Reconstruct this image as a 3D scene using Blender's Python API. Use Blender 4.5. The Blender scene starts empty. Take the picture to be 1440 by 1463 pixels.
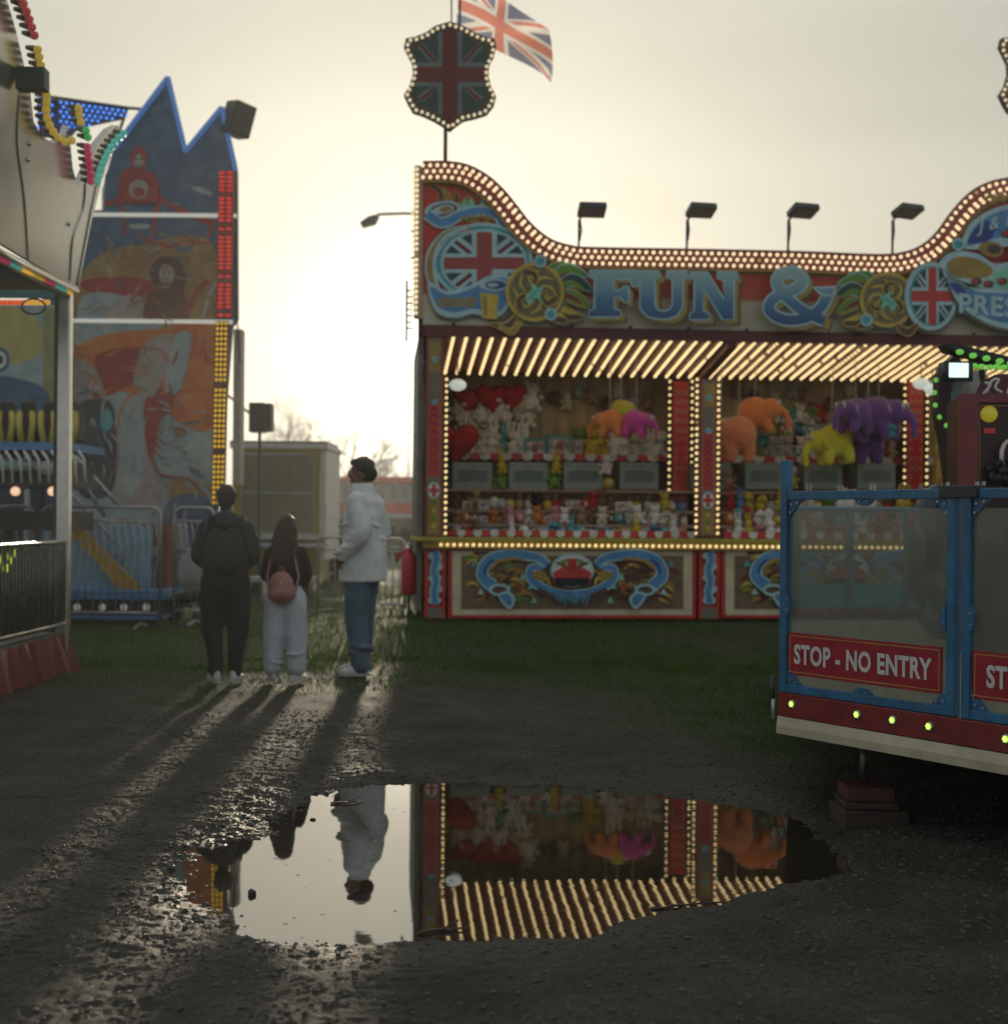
import bpy, bmesh, math, random
import numpy as np
from mathutils import Vector, Matrix, noise as mnoise
from mathutils.geometry import tessellate_polygon
random.seed(7); RNG = np.random.default_rng(7)
S = bpy.context.scene; COL = S.collection
PI = math.pi; rad = math.radians
# ------------------------------------------------------------ camera
FPX = 2057.0; CH = 1.28; ROLL = 0.008
Rv = Vector((1, 0, ROLL)).normalized(); Fv = Vector((0, 1, 0)); Uv = Rv.cross(Fv).normalized()
CAMP = Vector((0, 0, CH))
cd = bpy.data.cameras.new('camera'); cam = bpy.data.objects.new('camera', cd); COL.objects.link(cam)
cd.lens = 80; cd.sensor_width = 56; cd.sensor_fit = 'HORIZONTAL'; cd.shift_y = 10.5/1463
cd.clip_end = 3000; cd.clip_start = 0.05
cd.dof.use_dof = True; cd.dof.focus_distance = 5.9; cd.dof.aperture_fstop = 4.2
cam.matrix_world = Matrix((( Rv.x, Uv.x, -Fv.x, 0), (Rv.y, Uv.y, -Fv.y, 0), (Rv.z, Uv.z, -Fv.z, CH), (0,0,0,1)))
S.camera = cam
def ray(px, py):
    return Rv*((px-720)/FPX) + Uv*((742-py)/FPX) + Fv
def P(px, py, D):
    d = ray(px, py); return CAMP + d*(D/d.y)
def G(px, py, z=0.0):
    d = ray(px, py); return CAMP + d*((z-CH)/d.z)
def hitplane(px, py, o, n):
    d = ray(px, py); return CAMP + d*((o-CAMP).dot(n)/d.dot(n))
class Fr:
    def __init__(s, o, ang):
        s.o = Vector((o[0], o[1], 0)); s.ang = ang
        s.U = Vector((math.cos(ang), math.sin(ang), 0)); s.V = Vector((-math.sin(ang), math.cos(ang), 0))
    def at(s, u, v, z): return s.o + s.U*u + s.V*v + Vector((0,0,z))
    def hit(s, px, py, v=0): return hitplane(px, py, s.o+s.V*v, s.V)
    def px(s, px, py, v=0):
        h = s.hit(px, py, v); return ((h-s.o).dot(s.U), h.z)
# ------------------------------------------------------------ materials
def new_mat(name):
    m = bpy.data.materials.new(name); m.use_nodes = True
    nt = m.node_tree; nt.nodes.clear()
    out = nt.nodes.new('ShaderNodeOutputMaterial'); b = nt.nodes.new('ShaderNodeBsdfPrincipled')
    nt.links.new(b.outputs[0], out.inputs[0]); return m, nt, b
def noise_col(nt, stops, scale=5, detail=5, coord='Object', stretch=None):
    tc = nt.nodes.new('ShaderNodeTexCoord'); n = nt.nodes.new('ShaderNodeTexNoise')
    n.inputs['Scale'].default_value = scale; n.inputs['Detail'].default_value = detail; n.inputs['Roughness'].default_value = .6
    if stretch:
        mp = nt.nodes.new('ShaderNodeMapping'); mp.inputs['Scale'].default_value = stretch
        nt.links.new(tc.outputs[coord], mp.inputs[0]); nt.links.new(mp.outputs[0], n.inputs[0])
    else: nt.links.new(tc.outputs[coord], n.inputs[0])
    r = nt.nodes.new('ShaderNodeValToRGB'); e = r.color_ramp.elements
    while len(e) < len(stops): e.new(.5)
    for i, (p, c) in enumerate(stops): e[i].position = p; e[i].color = (*c, 1)
    nt.links.new(n.outputs[0], r.inputs[0]); return r.outputs[0], n
def mul(c, k): return tuple(min(1, x*k) for x in c)
def mat(name, col, rough=.55, metal=0, var=.18, scale=6, bump=0, bscale=60, emit=0, ecol=None, spec=.5, stretch=None, coat=0):
    m, nt, b = new_mat(name)
    c, n = noise_col(nt, [(.3, mul(col, 1-var)), (.7, mul(col, 1+var))], scale, 5, 'Object', stretch)
    nt.links.new(c, b.inputs['Base Color'])
    b.inputs['Metallic'].default_value = metal; b.inputs['Specular IOR Level'].default_value = spec
    mr = nt.nodes.new('ShaderNodeMapRange'); mr.inputs[3].default_value = max(.03, rough-.12); mr.inputs[4].default_value = min(1, rough+.12)
    nt.links.new(n.outputs[0], mr.inputs[0]); nt.links.new(mr.outputs[0], b.inputs['Roughness'])
    if coat: b.inputs['Coat Weight'].default_value = coat; b.inputs['Coat Roughness'].default_value = .12
    if emit:
        b.inputs['Emission Color'].default_value = (*(ecol or col), 1); b.inputs['Emission Strength'].default_value = emit
    if bump:
        tc = nt.nodes.new('ShaderNodeTexCoord'); n2 = nt.nodes.new('ShaderNodeTexNoise'); n2.inputs['Scale'].default_value = bscale; n2.inputs['Detail'].default_value = 4
        bp = nt.nodes.new('ShaderNodeBump'); bp.inputs['Strength'].default_value = bump; bp.inputs['Distance'].default_value = .01
        nt.links.new(tc.outputs['Object'], n2.inputs[0]); nt.links.new(n2.outputs[0], bp.inputs['Height']); nt.links.new(bp.outputs[0], b.inputs['Normal'])
    return m
def zgrad_mat(name, stops, z0, z1, rough=.45, var=.12, scale=5):
    """paint blended by the signwriter from one colour to the next up the board (object z)"""
    m, nt, b = new_mat(name)
    tc = nt.nodes.new('ShaderNodeTexCoord'); sx = nt.nodes.new('ShaderNodeSeparateXYZ'); mr = nt.nodes.new('ShaderNodeMapRange')
    nt.links.new(tc.outputs['Object'], sx.inputs[0]); nt.links.new(sx.outputs[2], mr.inputs[0])
    mr.inputs[1].default_value = z0; mr.inputs[2].default_value = z1
    r = nt.nodes.new('ShaderNodeValToRGB'); e = r.color_ramp.elements
    while len(e) < len(stops): e.new(.5)
    for i, (p, c) in enumerate(stops): e[i].position = p; e[i].color = (*c, 1)
    nt.links.new(mr.outputs[0], r.inputs[0])
    c2, n = noise_col(nt, [(.3, (1-var,)*3), (.7, (1, 1, 1))], scale)
    mx = nt.nodes.new('ShaderNodeMix'); mx.data_type = 'RGBA'; mx.blend_type = 'MULTIPLY'; mx.inputs[0].default_value = 1
    nt.links.new(r.outputs[0], mx.inputs[6]); nt.links.new(c2, mx.inputs[7]); nt.links.new(mx.outputs[2], b.inputs['Base Color'])
    b.inputs['Roughness'].default_value = rough
    return m
K = {}
def c(name, *a, **k):
    if name not in K: K[name] = mat(name, *a, **k)
    return K[name]
def emis(name, col, st):
    if name not in K:
        m, nt, b = new_mat(name)
        b.inputs['Base Color'].default_value = (*mul(col, .6), 1); b.inputs['Roughness'].default_value = .3
        cc, n = noise_col(nt, [(.3, mul(col, .8)), (.7, col)], 25)
        nt.links.new(cc, b.inputs['Emission Color']); b.inputs['Emission Strength'].default_value = st
        K[name] = m
    return K[name]
RED = c('red_paint', (.56, .045, .03), .4); DRED = c('dark_red_paint', (.16, .018, .018), .45)
CREAM = c('cream_paint', (.66, .58, .38), .5); GOLD = c('gold_paint', (.62, .44, .06), .45)
DGOLD = c('old_gold_paint', (.36, .24, .05), .5); BROWN = c('brown_paint', (.11, .055, .03), .5)
LBLUE = c('pale_blue_paint', (.42, .62, .64), .45); MBLUE = c('mid_blue_paint', (.09, .27, .50), .45)
DBLUE = c('deep_blue_paint', (.03, .06, .26), .45); TEAL = c('teal_paint', (.06, .36, .40), .45)
MINT = c('mint_paint', (.22, .62, .42), .45); GREEN = c('green_paint', (.12, .28, .035), .5)
DGREEN = c('dark_green_paint', (.02, .07, .05), .5); WHITE = c('white_paint', (.68, .68, .62), .45)
ORANGE = c('orange_paint', (.50, .16, .03), .5); PINK = c('pink_paint', (.62, .33, .25), .5)
BLACK = c('black_plastic', (.012, .012, .013), .45); DGREY = c('dark_grey_metal', (.05, .055, .055), .5, .3)
GALV = c('galvanised_steel', (.42, .43, .42), .38, .8, .25, 20); STEEL = c('brushed_steel', (.6, .58, .52), .22, .95, .15, 9)
CHROME = c('polished_metal', (.78, .76, .70), .13, 1, .1, 3); SKIN = c('brown_skin', (.20, .10, .065), .5, bump=.1)
RBLUE = c('blue_enamel', (.025, .13, .25), .42, 0, .34, 9, coat=.2)
# ------------------------------------------------------------ mesh builder
def _ico():
    bm = bmesh.new(); bmesh.ops.create_icosphere(bm, subdivisions=1, radius=1)
    v = [x.co.copy() for x in bm.verts]; f = [[y.index for y in x.verts] for x in bm.faces]; bm.free(); return v, f
ICO = _ico()
FR = {}
class MB:
    def __init__(s): s.v = []; s.f = []; s.mi = []; s.mats = []
    def add(s, vs, fs, m):
        if m not in s.mats: s.mats.append(m)
        k = s.mats.index(m); b = len(s.v); s.v += [tuple(x) for x in vs]
        s.f += [[b+i for i in f] for f in fs]; s.mi += [k]*len(fs); return s
    def box(s, a, b, m, fn=None):
        fn = fn or (lambda x, y, z: Vector((x, y, z)))
        vs = [fn(x, y, z) for x in (a[0], b[0]) for y in (a[1], b[1]) for z in (a[2], b[2])]
        return s.add(vs, [(0,1,3,2),(4,6,7,5),(0,4,5,1),(2,3,7,6),(0,2,6,4),(1,5,7,3)], m)
    def bpx(s, x0, y0, x1, y1, D, dep, m):
        """box whose front face stands at distance D and spans these sight lines"""
        a = P(x0, y1, D); b = P(x1, y0, D); return s.box((a.x, D, a.z), (b.x, D+dep, b.z), m)
    def tube(s, pts, r, m, n=8, cap=True, flat=None):
        pts = [Vector(p) for p in pts]; N = len(pts); rs = r if isinstance(r, (list, tuple)) else [r]*N
        vs = []; prev = None
        for i, p in enumerate(pts):
            t = (pts[min(i+1, N-1)]-pts[max(i-1, 0)]).normalized()
            if prev is None:
                a = Vector((0,0,1)) if abs(t.z) < .9 else Vector((1,0,0)); x = t.cross(a).normalized()
            else: x = (prev - t*prev.dot(t)).normalized()
            prev = x; y = t.cross(x)
            for k in range(n):
                q = 2*PI*k/n; vs.append(p + x*(math.cos(q)*rs[i]) + y*(math.sin(q)*rs[i]))
        fs = [(i*n+k, i*n+(k+1)%n, (i+1)*n+(k+1)%n, (i+1)*n+k) for i in range(N-1) for k in range(n)]
        if cap: fs += [tuple(range(n-1, -1, -1)), tuple((N-1)*n+k for k in range(n))]
        return s.add(vs, fs, m)
    def loft(s, secs, m, n=20, side=None):
        """secs: (centre, (ra, rb), side dir, other dir) ellipses"""
        vs = []
        for cc, (ra, rb), A, B in secs:
            for k in range(n):
                q = 2*PI*k/n; vs.append(Vector(cc) + A*(math.cos(q)*ra) + B*(math.sin(q)*rb))
        N = len(secs)
        fs = [(i*n+k, i*n+(k+1)%n, (i+1)*n+(k+1)%n, (i+1)*n+k) for i in range(N-1) for k in range(n)]
        fs += [tuple(range(n-1, -1, -1)), tuple((N-1)*n+k for k in range(n))]
        return s.add(vs, fs, m)
    def ico(s, cc, r, m):
        if not isinstance(r, tuple): r = (r, r, r)
        return s.add([Vector(cc)+Vector((v.x*r[0], v.y*r[1], v.z*r[2])) for v in ICO[0]], ICO[1], m)
    def ball(s, cc, r, m, n=14, rot=None):
        if not isinstance(r, tuple): r = (r, r, r)
        vs = []; R = n//2
        for i in range(1, R):
            a = PI*i/R
            for k in range(n):
                q = 2*PI*k/n; vs.append(Vector((math.sin(a)*math.cos(q)*r[0], math.sin(a)*math.sin(q)*r[1], math.cos(a)*r[2])))
        vs += [Vector((0,0,r[2])), Vector((0,0,-r[2]))]
        if rot: vs = [rot @ v for v in vs]
        vs = [v+Vector(cc) for v in vs]; T = len(vs)-2
        fs = [(i*n+k, (i+1)*n+k, (i+1)*n+(k+1)%n, i*n+(k+1)%n) for i in range(R-2) for k in range(n)]
        fs += [(T, k, (k+1)%n) for k in range(n)] + [(T+1, (R-2)*n+(k+1)%n, (R-2)*n+k) for k in range(n)]
        return s.add(vs, fs, m)
    def prism(s, pts, off, m):
        n = len(pts); off = Vector(off); vs = [Vector(p) for p in pts] + [Vector(p)+off for p in pts]
        fs = [tuple(range(n)), tuple(range(2*n-1, n-1, -1))] + [(i, (i+1)%n+0, (i+1)%n+n, i+n) for i in range(n)]
        return s.add(vs, fs, m)
    def face(s, pts, m): return s.add(pts, [tuple(range(len(pts)))], m)
    def build(s, name, parent=None, smooth=False, loc=None, bevel=0, **tags):
        me = bpy.data.meshes.new(name)
        v = s.v
        if parent is not None: Mi = FR[parent.name]; v = [tuple(Mi @ Vector(x)) for x in v]
        elif loc is not None: v = [(x[0]-loc[0], x[1]-loc[1], x[2]-loc[2]) for x in v]
        me.from_pydata(v, [], s.f)
        for m in s.mats: me.materials.append(m)
        me.polygons.foreach_set('material_index', s.mi)
        if smooth: me.polygons.foreach_set('use_smooth', [True]*len(s.f))
        me.update()
        o = bpy.data.objects.new(name, me); COL.objects.link(o)
        if parent is not None: o.parent = parent; FR[o.name] = FR[parent.name]
        elif loc is not None: o.location = loc
        if bevel:
            bv = o.modifiers.new('bevel', 'BEVEL'); bv.width = bevel; bv.segments = 2; bv.limit_method = 'ANGLE'
        for k, x in tags.items(): o[{'cat': 'category'}.get(k, k)] = x
        return o
def root(name, loc, label, cat, rz=0, group=None):
    o = bpy.data.objects.new(name, None); COL.objects.link(o); o.location = loc; o.rotation_euler = (0, 0, rz)
    o.empty_display_size = .1
    o['label'] = label; o['category'] = cat
    if group: o['group'] = group
    FR[o.name] = (Matrix.Translation(Vector(loc)) @ Matrix.Rotation(rz, 4, 'Z')).inverted()
    return o
def copy_thing(o, loc, rz=None, label=None, scale=None):
    r = o.copy(); COL.objects.link(r); r.location = loc
    if rz is not None: r.rotation_euler = (0, 0, rz)
    if scale: r.scale = (scale,)*3
    if label: r['label'] = label
    for ch in o.children:
        k = ch.copy(); COL.objects.link(k); k.parent = r
        for g in ch.children:
            q = g.copy(); COL.objects.link(q); q.parent = k
    return r
def remesh(mb, voxel, it=6, fac=.5):
    """fuse the overlapping volumes of a builder into one continuous skin"""
    me = bpy.data.meshes.new('tmp'); me.from_pydata(mb.v, [], mb.f); me.update()
    o = bpy.data.objects.new('tmp', me); COL.objects.link(o)
    r = o.modifiers.new('r', 'REMESH'); r.mode = 'VOXEL'; r.voxel_size = voxel; r.use_smooth_shade = True
    if it: s = o.modifiers.new('s', 'SMOOTH'); s.iterations = it; s.factor = fac
    dg = bpy.context.evaluated_depsgraph_get(); ev = o.evaluated_get(dg)
    m2 = bpy.data.meshes.new_from_object(ev)
    bpy.data.objects.remove(o); bpy.data.meshes.remove(me); return m2
def blob(name, mb, voxel, m, parent=None, it=6, **tags):
    me = remesh(mb, voxel, it); me.materials.clear(); me.materials.append(m); me.name = name
    if parent is not None: me.transform(FR[parent.name])
    for p in me.polygons: p.use_smooth = True
    o = bpy.data.objects.new(name, me); COL.objects.link(o)
    if parent is not None: o.parent = parent; FR[o.name] = FR[parent.name]
    for k, x in tags.items(): o[k] = x
    return o
def cr(pts, n=8, closed=False):
    """smooth curve through the points"""
    pts = [Vector((p[0], p[1], p[2] if len(p) > 2 else 0)) for p in pts]; N = len(pts); out = []
    for i in range(N if closed else N-1):
        g = lambda j: pts[j % N] if closed else pts[max(0, min(N-1, j))]
        a, b, cc, d = g(i-1), g(i), g(i+1), g(i+2)
        for k in range(n):
            t = k/n
            out.append(.5*((2*b)+(cc-a)*t+(2*a-5*b+4*cc-d)*t*t+(3*b-a-3*cc+d)*t**3))
    if not closed: out.append(pts[-1])
    return out
class Paint:
    """coats of paint laid on a board one over another; fn(x, y, d) gives the point d in front of the board"""
    def __init__(s, fn, mb=None, step=.0006, d0=.001): s.fn = fn; s.mb = mb or MB(); s.d = d0; s.step = step
    def poly(s, pts, m, curve=False):
        if curve: pts = cr(pts, 6, True)
        s.mb.face([s.fn(p[0], p[1], s.d) for p in pts], m); s.d += s.step; return s
    def ell(s, x, y, rx, ry, m, n=26, a=0):
        ca, sa = math.cos(a), math.sin(a)
        return s.poly([(x+math.cos(2*PI*k/n)*rx*ca-math.sin(2*PI*k/n)*ry*sa, y+math.cos(2*PI*k/n)*rx*sa+math.sin(2*PI*k/n)*ry*ca) for k in range(n)], m)
    def stroke(s, pts, w, m, closed=False, smooth=True, w2=None, n=6):
        q = cr(pts, n, closed) if smooth else [Vector((p[0], p[1], 0)) for p in pts]
        N = len(q); L = []
        for i, p in enumerate(q):
            a = q[(i-1) % N] if closed else q[max(i-1, 0)]; b = q[(i+1) % N] if closed else q[min(i+1, N-1)]
            t = (b-a).normalized() if (b-a).length > 1e-6 else Vector((1, 0, 0)); nn = Vector((-t.y, t.x, 0)); f = i/(N-1)
            ww = w if w2 is None else (w + (w2-w)*f if not isinstance(w2, tuple) else w2[0]+(w-w2[0])*math.sin(PI*min(1, f*1.0)) )
            d = s.d + i*.00001
            L.append((s.fn(p.x+nn.x*ww/2, p.y+nn.y*ww/2, d), s.fn(p.x-nn.x*ww/2, p.y-nn.y*ww/2, d)))
        vs = [x for y in L for x in y]; fs = [(2*i, 2*i+1, 2*i+3, 2*i+2) for i in range(N-1)]
        if closed: fs.append((2*N-2, 2*N-1, 1, 0))
        s.mb.add(vs, fs, m); s.d += s.step + N*.00001; return s
    def rib(s, pts, w, m, edge, ew=2.5, w2=None, closed=False):
        e2 = None if w2 is None else (w2+2*ew if not isinstance(w2, tuple) else (w2[0]+ew,))
        s.stroke(pts, w+2*ew, edge, closed, w2=e2); return s.stroke(pts, w, m, closed, w2=w2)
    def union(s, x, y, rx, ry, clip=None, red=RED):
        """union flag filling an ellipse (or the outline 'clip')"""
        n = 36; out = clip or [(x+rx*math.cos(2*PI*k/n), y+ry*math.sin(2*PI*k/n)) for k in range(n)]
        def cut(poly):  # clip 'poly' by the convex-ish outline about (x,y)
            res = poly
            for i in range(len(out)):
                a = out[i]; b = out[(i+1) % len(out)]; new = []
                sgn = (b[0]-a[0])*(y-a[1])-(b[1]-a[1])*(x-a[0]); sg = 1 if sgn > 0 else -1
                ins = lambda p: sg*((b[0]-a[0])*(p[1]-a[1])-(b[1]-a[1])*(p[0]-a[0])) >= 0
                for j in range(len(res)):
                    p, q = res[j], res[(j+1) % len(res)]
                    if ins(p): new.append(p)
                    if ins(p) != ins(q):
                        d1 = (b[0]-a[0])*(p[1]-a[1])-(b[1]-a[1])*(p[0]-a[0]); d2 = (b[0]-a[0])*(q[1]-a[1])-(b[1]-a[1])*(q[0]-a[0])
                        t = d1/(d1-d2); new.append((p[0]+(q[0]-p[0])*t, p[1]+(q[1]-p[1])*t))
                res = new
                if len(res) < 3: return None
            return res
        s.poly(out, DGREEN)
        def bar(x0, y0, x1, y1, w, m):
            L = math.hypot(x1-x0, y1-y0); nx, ny = -(y1-y0)/L*w/2, (x1-x0)/L*w/2
            r = cut([(x0+nx, y0+ny), (x1+nx, y1+ny), (x1-nx, y1-ny), (x0-nx, y0-ny)])
            if r: s.poly(r, m)
        R = 1.3
        for sg in (1, -1):
            bar(x-rx*R, y-sg*ry*R, x+rx*R, y+sg*ry*R, rx*.30, LBLUE)
        for sg in (1, -1):
            for e in (1, -1): bar(x+e*rx*.3, y+e*sg*ry*.3+2*.01*rx, x+e*rx*R, y+e*sg*ry*R+.02*rx, rx*.10, DRED)
        bar(x-rx*R, y, x+rx*R, y, ry*.62, LBLUE); bar(x, y-ry*R, x, y+ry*R, rx*.62, LBLUE)
        bar(x-rx*R, y, x+rx*R, y, ry*.38, red); bar(x, y-ry*R, x, y+ry*R, rx*.38, red)
        return s
def text_mesh(s_, bold=.02):
    cu = bpy.data.curves.new('t', 'FONT'); cu.body = s_; cu.size = 1; cu.space_character = 1.07; cu.offset = bold; cu.resolution_u = 3; cu.fill_mode = 'FRONT'
    o = bpy.data.objects.new('t', cu); COL.objects.link(o); dg = bpy.context.evaluated_depsgraph_get()
    me = bpy.data.meshes.new_from_object(o.evaluated_get(dg)); bpy.data.objects.remove(o)
    vs = [v.co.copy() for v in me.vertices]; fs = [list(p.vertices) for p in me.polygons]; bpy.data.meshes.remove(me)
    x0 = min(v.x for v in vs); x1 = max(v.x for v in vs); y0 = min(v.y for v in vs); y1 = max(v.y for v in vs)
    return [((v.x-x0)/(x1-x0), (v.y-y0)/(y1-y0)) for v in vs], fs   # unit box, y up
# ------------------------------------------------------------ sky, sun
SAZ = math.atan2((625-720)/FPX, 1); SEL = rad(6.2)
SD = Vector((math.sin(SAZ)*math.cos(SEL), math.cos(SAZ)*math.cos(SEL), math.sin(SEL)))
W = bpy.data.worlds.new('World'); S.world = W; W.use_nodes = True; nt = W.node_tree; nt.nodes.clear()
N = nt.nodes.new; L = nt.links.new
wo = N('ShaderNodeOutputWorld'); b1 = N('ShaderNodeBackground'); b2 = N('ShaderNodeBackground'); ad = N('ShaderNodeAddShader')
sky = N('ShaderNodeTexSky'); sky.sky_type = 'NISHITA'; sky.sun_disc = False; sky.sun_elevation = SEL; sky.sun_rotation = SAZ; sky.dust_density = 5; sky.air_density = 1.2
L(sky.outputs[0], b1.inputs[0]); b1.inputs[1].default_value = .005
tc = N('ShaderNodeTexCoord')
def mth(op, a, b=None, cl=False):
    n = N('ShaderNodeMath'); n.operation = op; n.use_clamp = cl
    for i, x in enumerate((a, b)):
        if x is None: continue
        if isinstance(x, (int, float)): n.inputs[i].default_value = x
        else: L(x, n.inputs[i])
    return n.outputs[0]
nrm = N('ShaderNodeVectorMath'); nrm.operation = 'NORMALIZE'; L(tc.outputs['Generated'], nrm.inputs[0])
dt = N('ShaderNodeVectorMath'); dt.operation = 'DOT_PRODUCT'; L(nrm.outputs[0], dt.inputs[0]); dt.inputs[1].default_value = SD
dot = dt.outputs['Value']; cpos = mth('MAXIMUM', dot, 0.0)
half = mth('POWER', mth('MULTIPLY', mth('ADD', dot, 1.0), .5), 3.0)
# thin high cloud, stretched along the horizon
mp = N('ShaderNodeMapping'); mp.inputs['Scale'].default_value = (1.2, 1.2, 7); L(nrm.outputs[0], mp.inputs[0])
cn = N('ShaderNodeTexNoise'); cn.inputs['Scale'].default_value = 1.6; cn.inputs['Detail'].default_value = 5; cn.inputs['Roughness'].default_value = .45; L(mp.outputs[0], cn.inputs[0])
cl = mth('ADD', mth('MULTIPLY', cn.outputs[0], .42), .79)
lum = mth('MULTIPLY', mth('ADD', mth('ADD', mth('MULTIPLY', half, .06), .40), mth('MULTIPLY', mth('POWER', cpos, 12.0), .27)), cl)
glow = mth('ADD', mth('MULTIPLY', mth('POWER', cpos, 60.0), .42), mth('MULTIPLY', mth('POWER', cpos, 500.0), 2.2))
tot = mth('ADD', lum, glow)
cr_ = N('ShaderNodeValToRGB'); e = cr_.color_ramp.elements
e[0].position = 0; e[0].color = (.90, .96, 1, 1); e[1].position = 1; e[1].color = (.985, .965, .81, 1); x_ = e.new(.72); x_.color = (.955, .98, .87, 1)
L(half, cr_.inputs[0]); L(cr_.outputs[0], b2.inputs[0]); L(tot, b2.inputs[1])
L(b1.outputs[0], ad.inputs[0]); L(b2.outputs[0], ad.inputs[1]); L(ad.outputs[0], wo.inputs[0])
sl = bpy.data.lights.new('sun', 'SUN'); sl.energy = 2.6; sl.angle = rad(2.0); sl.color = (1, .84, .62)
so = bpy.data.objects.new('sun', sl); COL.objects.link(so); so.rotation_euler = SD.to_track_quat('Z', 'Y').to_euler(); so.location = SD*50
S.view_settings.view_transform = 'Standard'; S.view_settings.look = 'None'; S.view_settings.exposure = 0; S.view_settings.gamma = 1
S.render.resolution_x = 1007; S.render.resolution_y = 1024
# ------------------------------------------------------------ ground, puddle
PUD = [(250,1275),(262,1238),(300,1215),(335,1203),(392,1192),(402,1168),(438,1138),(540,1119),(650,1118),(800,1123),(940,1136),(1060,1153),(1150,1178),(1208,1212),(1218,1248),(1175,1262),(1100,1275),(1000,1296),(900,1312),(835,1336),(740,1345),(600,1349),(480,1356),(350,1352),(300,1315)]
WZ = -.035
PW = np.array([[G(x, y, WZ).x, G(x, y, WZ).y] for x, y in PUD])
def vnoise(x, y, seed):
    r = np.random.default_rng(seed); T = r.random((256, 256)); xi = np.floor(x).astype(int); yi = np.floor(y).astype(int); fx = x-xi; fy = y-yi
    fx = fx*fx*(3-2*fx); fy = fy*fy*(3-2*fy); g = lambda a, b: T[a & 255, b & 255]
    return (g(xi, yi)*(1-fx)+g(xi+1, yi)*fx)*(1-fy)+(g(xi, yi+1)*(1-fx)+g(xi+1, yi+1)*fx)*fy - .5
def sdist(x, y):
    d = np.full(x.shape, 1e9); ins = np.zeros(x.shape, bool); n = len(PW)
    for i in range(n):
        a = PW[i]; b = PW[(i+1) % n]; e = b-a; wx = x-a[0]; wy = y-a[1]
        t = np.clip((wx*e[0]+wy*e[1])/(e@e), 0, 1); d = np.minimum(d, np.hypot(wx-e[0]*t, wy-e[1]*t))
        c1 = (a[1] > y) != (b[1] > y)
        with np.errstate(divide='ignore', invalid='ignore'): xx = a[0]+(y-a[1])*e[0]/(e[1] if abs(e[1]) > 1e-9 else 1e-9)
        ins ^= c1 & (x < xx)
    return np.where(ins, -d, d)
def sstep(t):
    t = np.clip(t, 0, 1); return t*t*(3-2*t)
def height(x, y):
    near = (np.abs(x) < 12) & (y > 0) & (y < 30)
    sd = np.full(x.shape, 9.0); q = (x > -3.5) & (x < 4) & (y > 2.5) & (y < 9.5)
    sd[q] = sdist(x[q], y[q])
    left = np.clip((-.75-x)/.5, 0, 1)   # the gravelly shallow end
    wob = vnoise(x*3.1, y*3.1, 5)*.06 + vnoise(x*9, y*9, 6)*.045 + vnoise(x*23, y*23, 7)*.03
    s2 = sd + wob*np.clip(1.3-np.abs(sd), 0, 1)
    z = .035*np.tanh(s2/(.16+.22*left)) - .035
    f = np.exp(-((y-6)/14)**2)*.6+.4
    z += np.where(sd < 3, 1, 1)*(vnoise(x*.9, y*.9, 1)*.030 + vnoise(x*3.3, y*3.3, 2)*.014)*np.clip(.35+np.abs(sd)*1.5, 0, 1)
    am = 1 + .3*left*(np.abs(sd) < .5)
    z += (vnoise(x*11, y*11, 3)*.0065 + vnoise(x*29, y*29, 4)*.0065 + vnoise(x*63, y*63, 8)*.0065)*am
    deep = np.clip((-sd-.10)/.1, 0, 1)*(1-left*.75); z = np.where(deep > 0, z*(1-deep)+np.minimum(z, WZ-.012)*deep, z)
    rise = .166*sstep((y-11.9)/3.0)*sstep((x+2.6)/1.5)*(1-sstep((y-20)/12))
    far = (y > 14) | (y < 2) | (np.abs(x) > 8)
    z = np.where(far, vnoise(x*.9, y*.9, 1)*.03-.003, z) + rise
    return z, sd
def axis(a, b, st, lo, hi, gr=1.06):
    out = list(np.arange(a, b+1e-6, st)); s = st; x = out[-1]
    while x < hi: s *= gr; x += s; out.append(x)
    s = st; x = a; pre = []
    while x > lo: s *= gr; x -= s; pre.append(x)
    return np.array(pre[::-1]+out)
gx = axis(-2.6, 3.0, .0105, -95, 95, 1.05); gy = axis(3.2, 8.6, .0115, -22, 150, 1.035)
XX, YY = np.meshgrid(gx, gy); ZZ, SDm = height(XX, YY)
nx, ny = len(gx), len(gy)
co = np.stack([XX.ravel(), YY.ravel(), ZZ.ravel()], 1).astype(np.float32)
ii = np.arange(nx*ny).reshape(ny, nx); Q = np.stack([ii[:-1, :-1], ii[:-1, 1:], ii[1:, 1:], ii[1:, :-1]], -1).reshape(-1, 4)
me = bpy.data.meshes.new('ground'); me.vertices.add(len(co)); me.vertices.foreach_set('co', co.ravel())
me.loops.add(Q.size); me.loops.foreach_set('vertex_index', Q.ravel().astype(np.int32))
me.polygons.add(len(Q)); me.polygons.foreach_set('loop_start', np.arange(0, Q.size, 4, dtype=np.int32)); me.polygons.foreach_set('loop_total', np.full(len(Q), 4, np.int32))
me.polygons.foreach_set('use_smooth', np.ones(len(Q), bool)); me.update()
def grassness(x, y):
    """1 where turf grows, 0 on trodden gravel"""
    edge = 11.0 - 3.0*np.clip((x-.2)/1.4, 0, 1) + vnoise(x*.8, y*.8, 11)*1.6 + vnoise(x*2.7, y*2.7, 12)*.8
    g = np.clip((y-edge)/2.6+.5, 0, 1)*np.clip(1.25+vnoise(x*1.9, y*1.3, 13)*1.9, 0, 1)
    path = np.exp(-((x-3)/1.6)**2)*np.clip((y-13)/2, 0, 1)
    return np.clip(g*(1-.5*path), 0, 1)
ga = me.attributes.new('turf', 'FLOAT', 'POINT'); ga.data.foreach_set('value', grassness(XX, YY).ravel().astype(np.float32))
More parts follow.
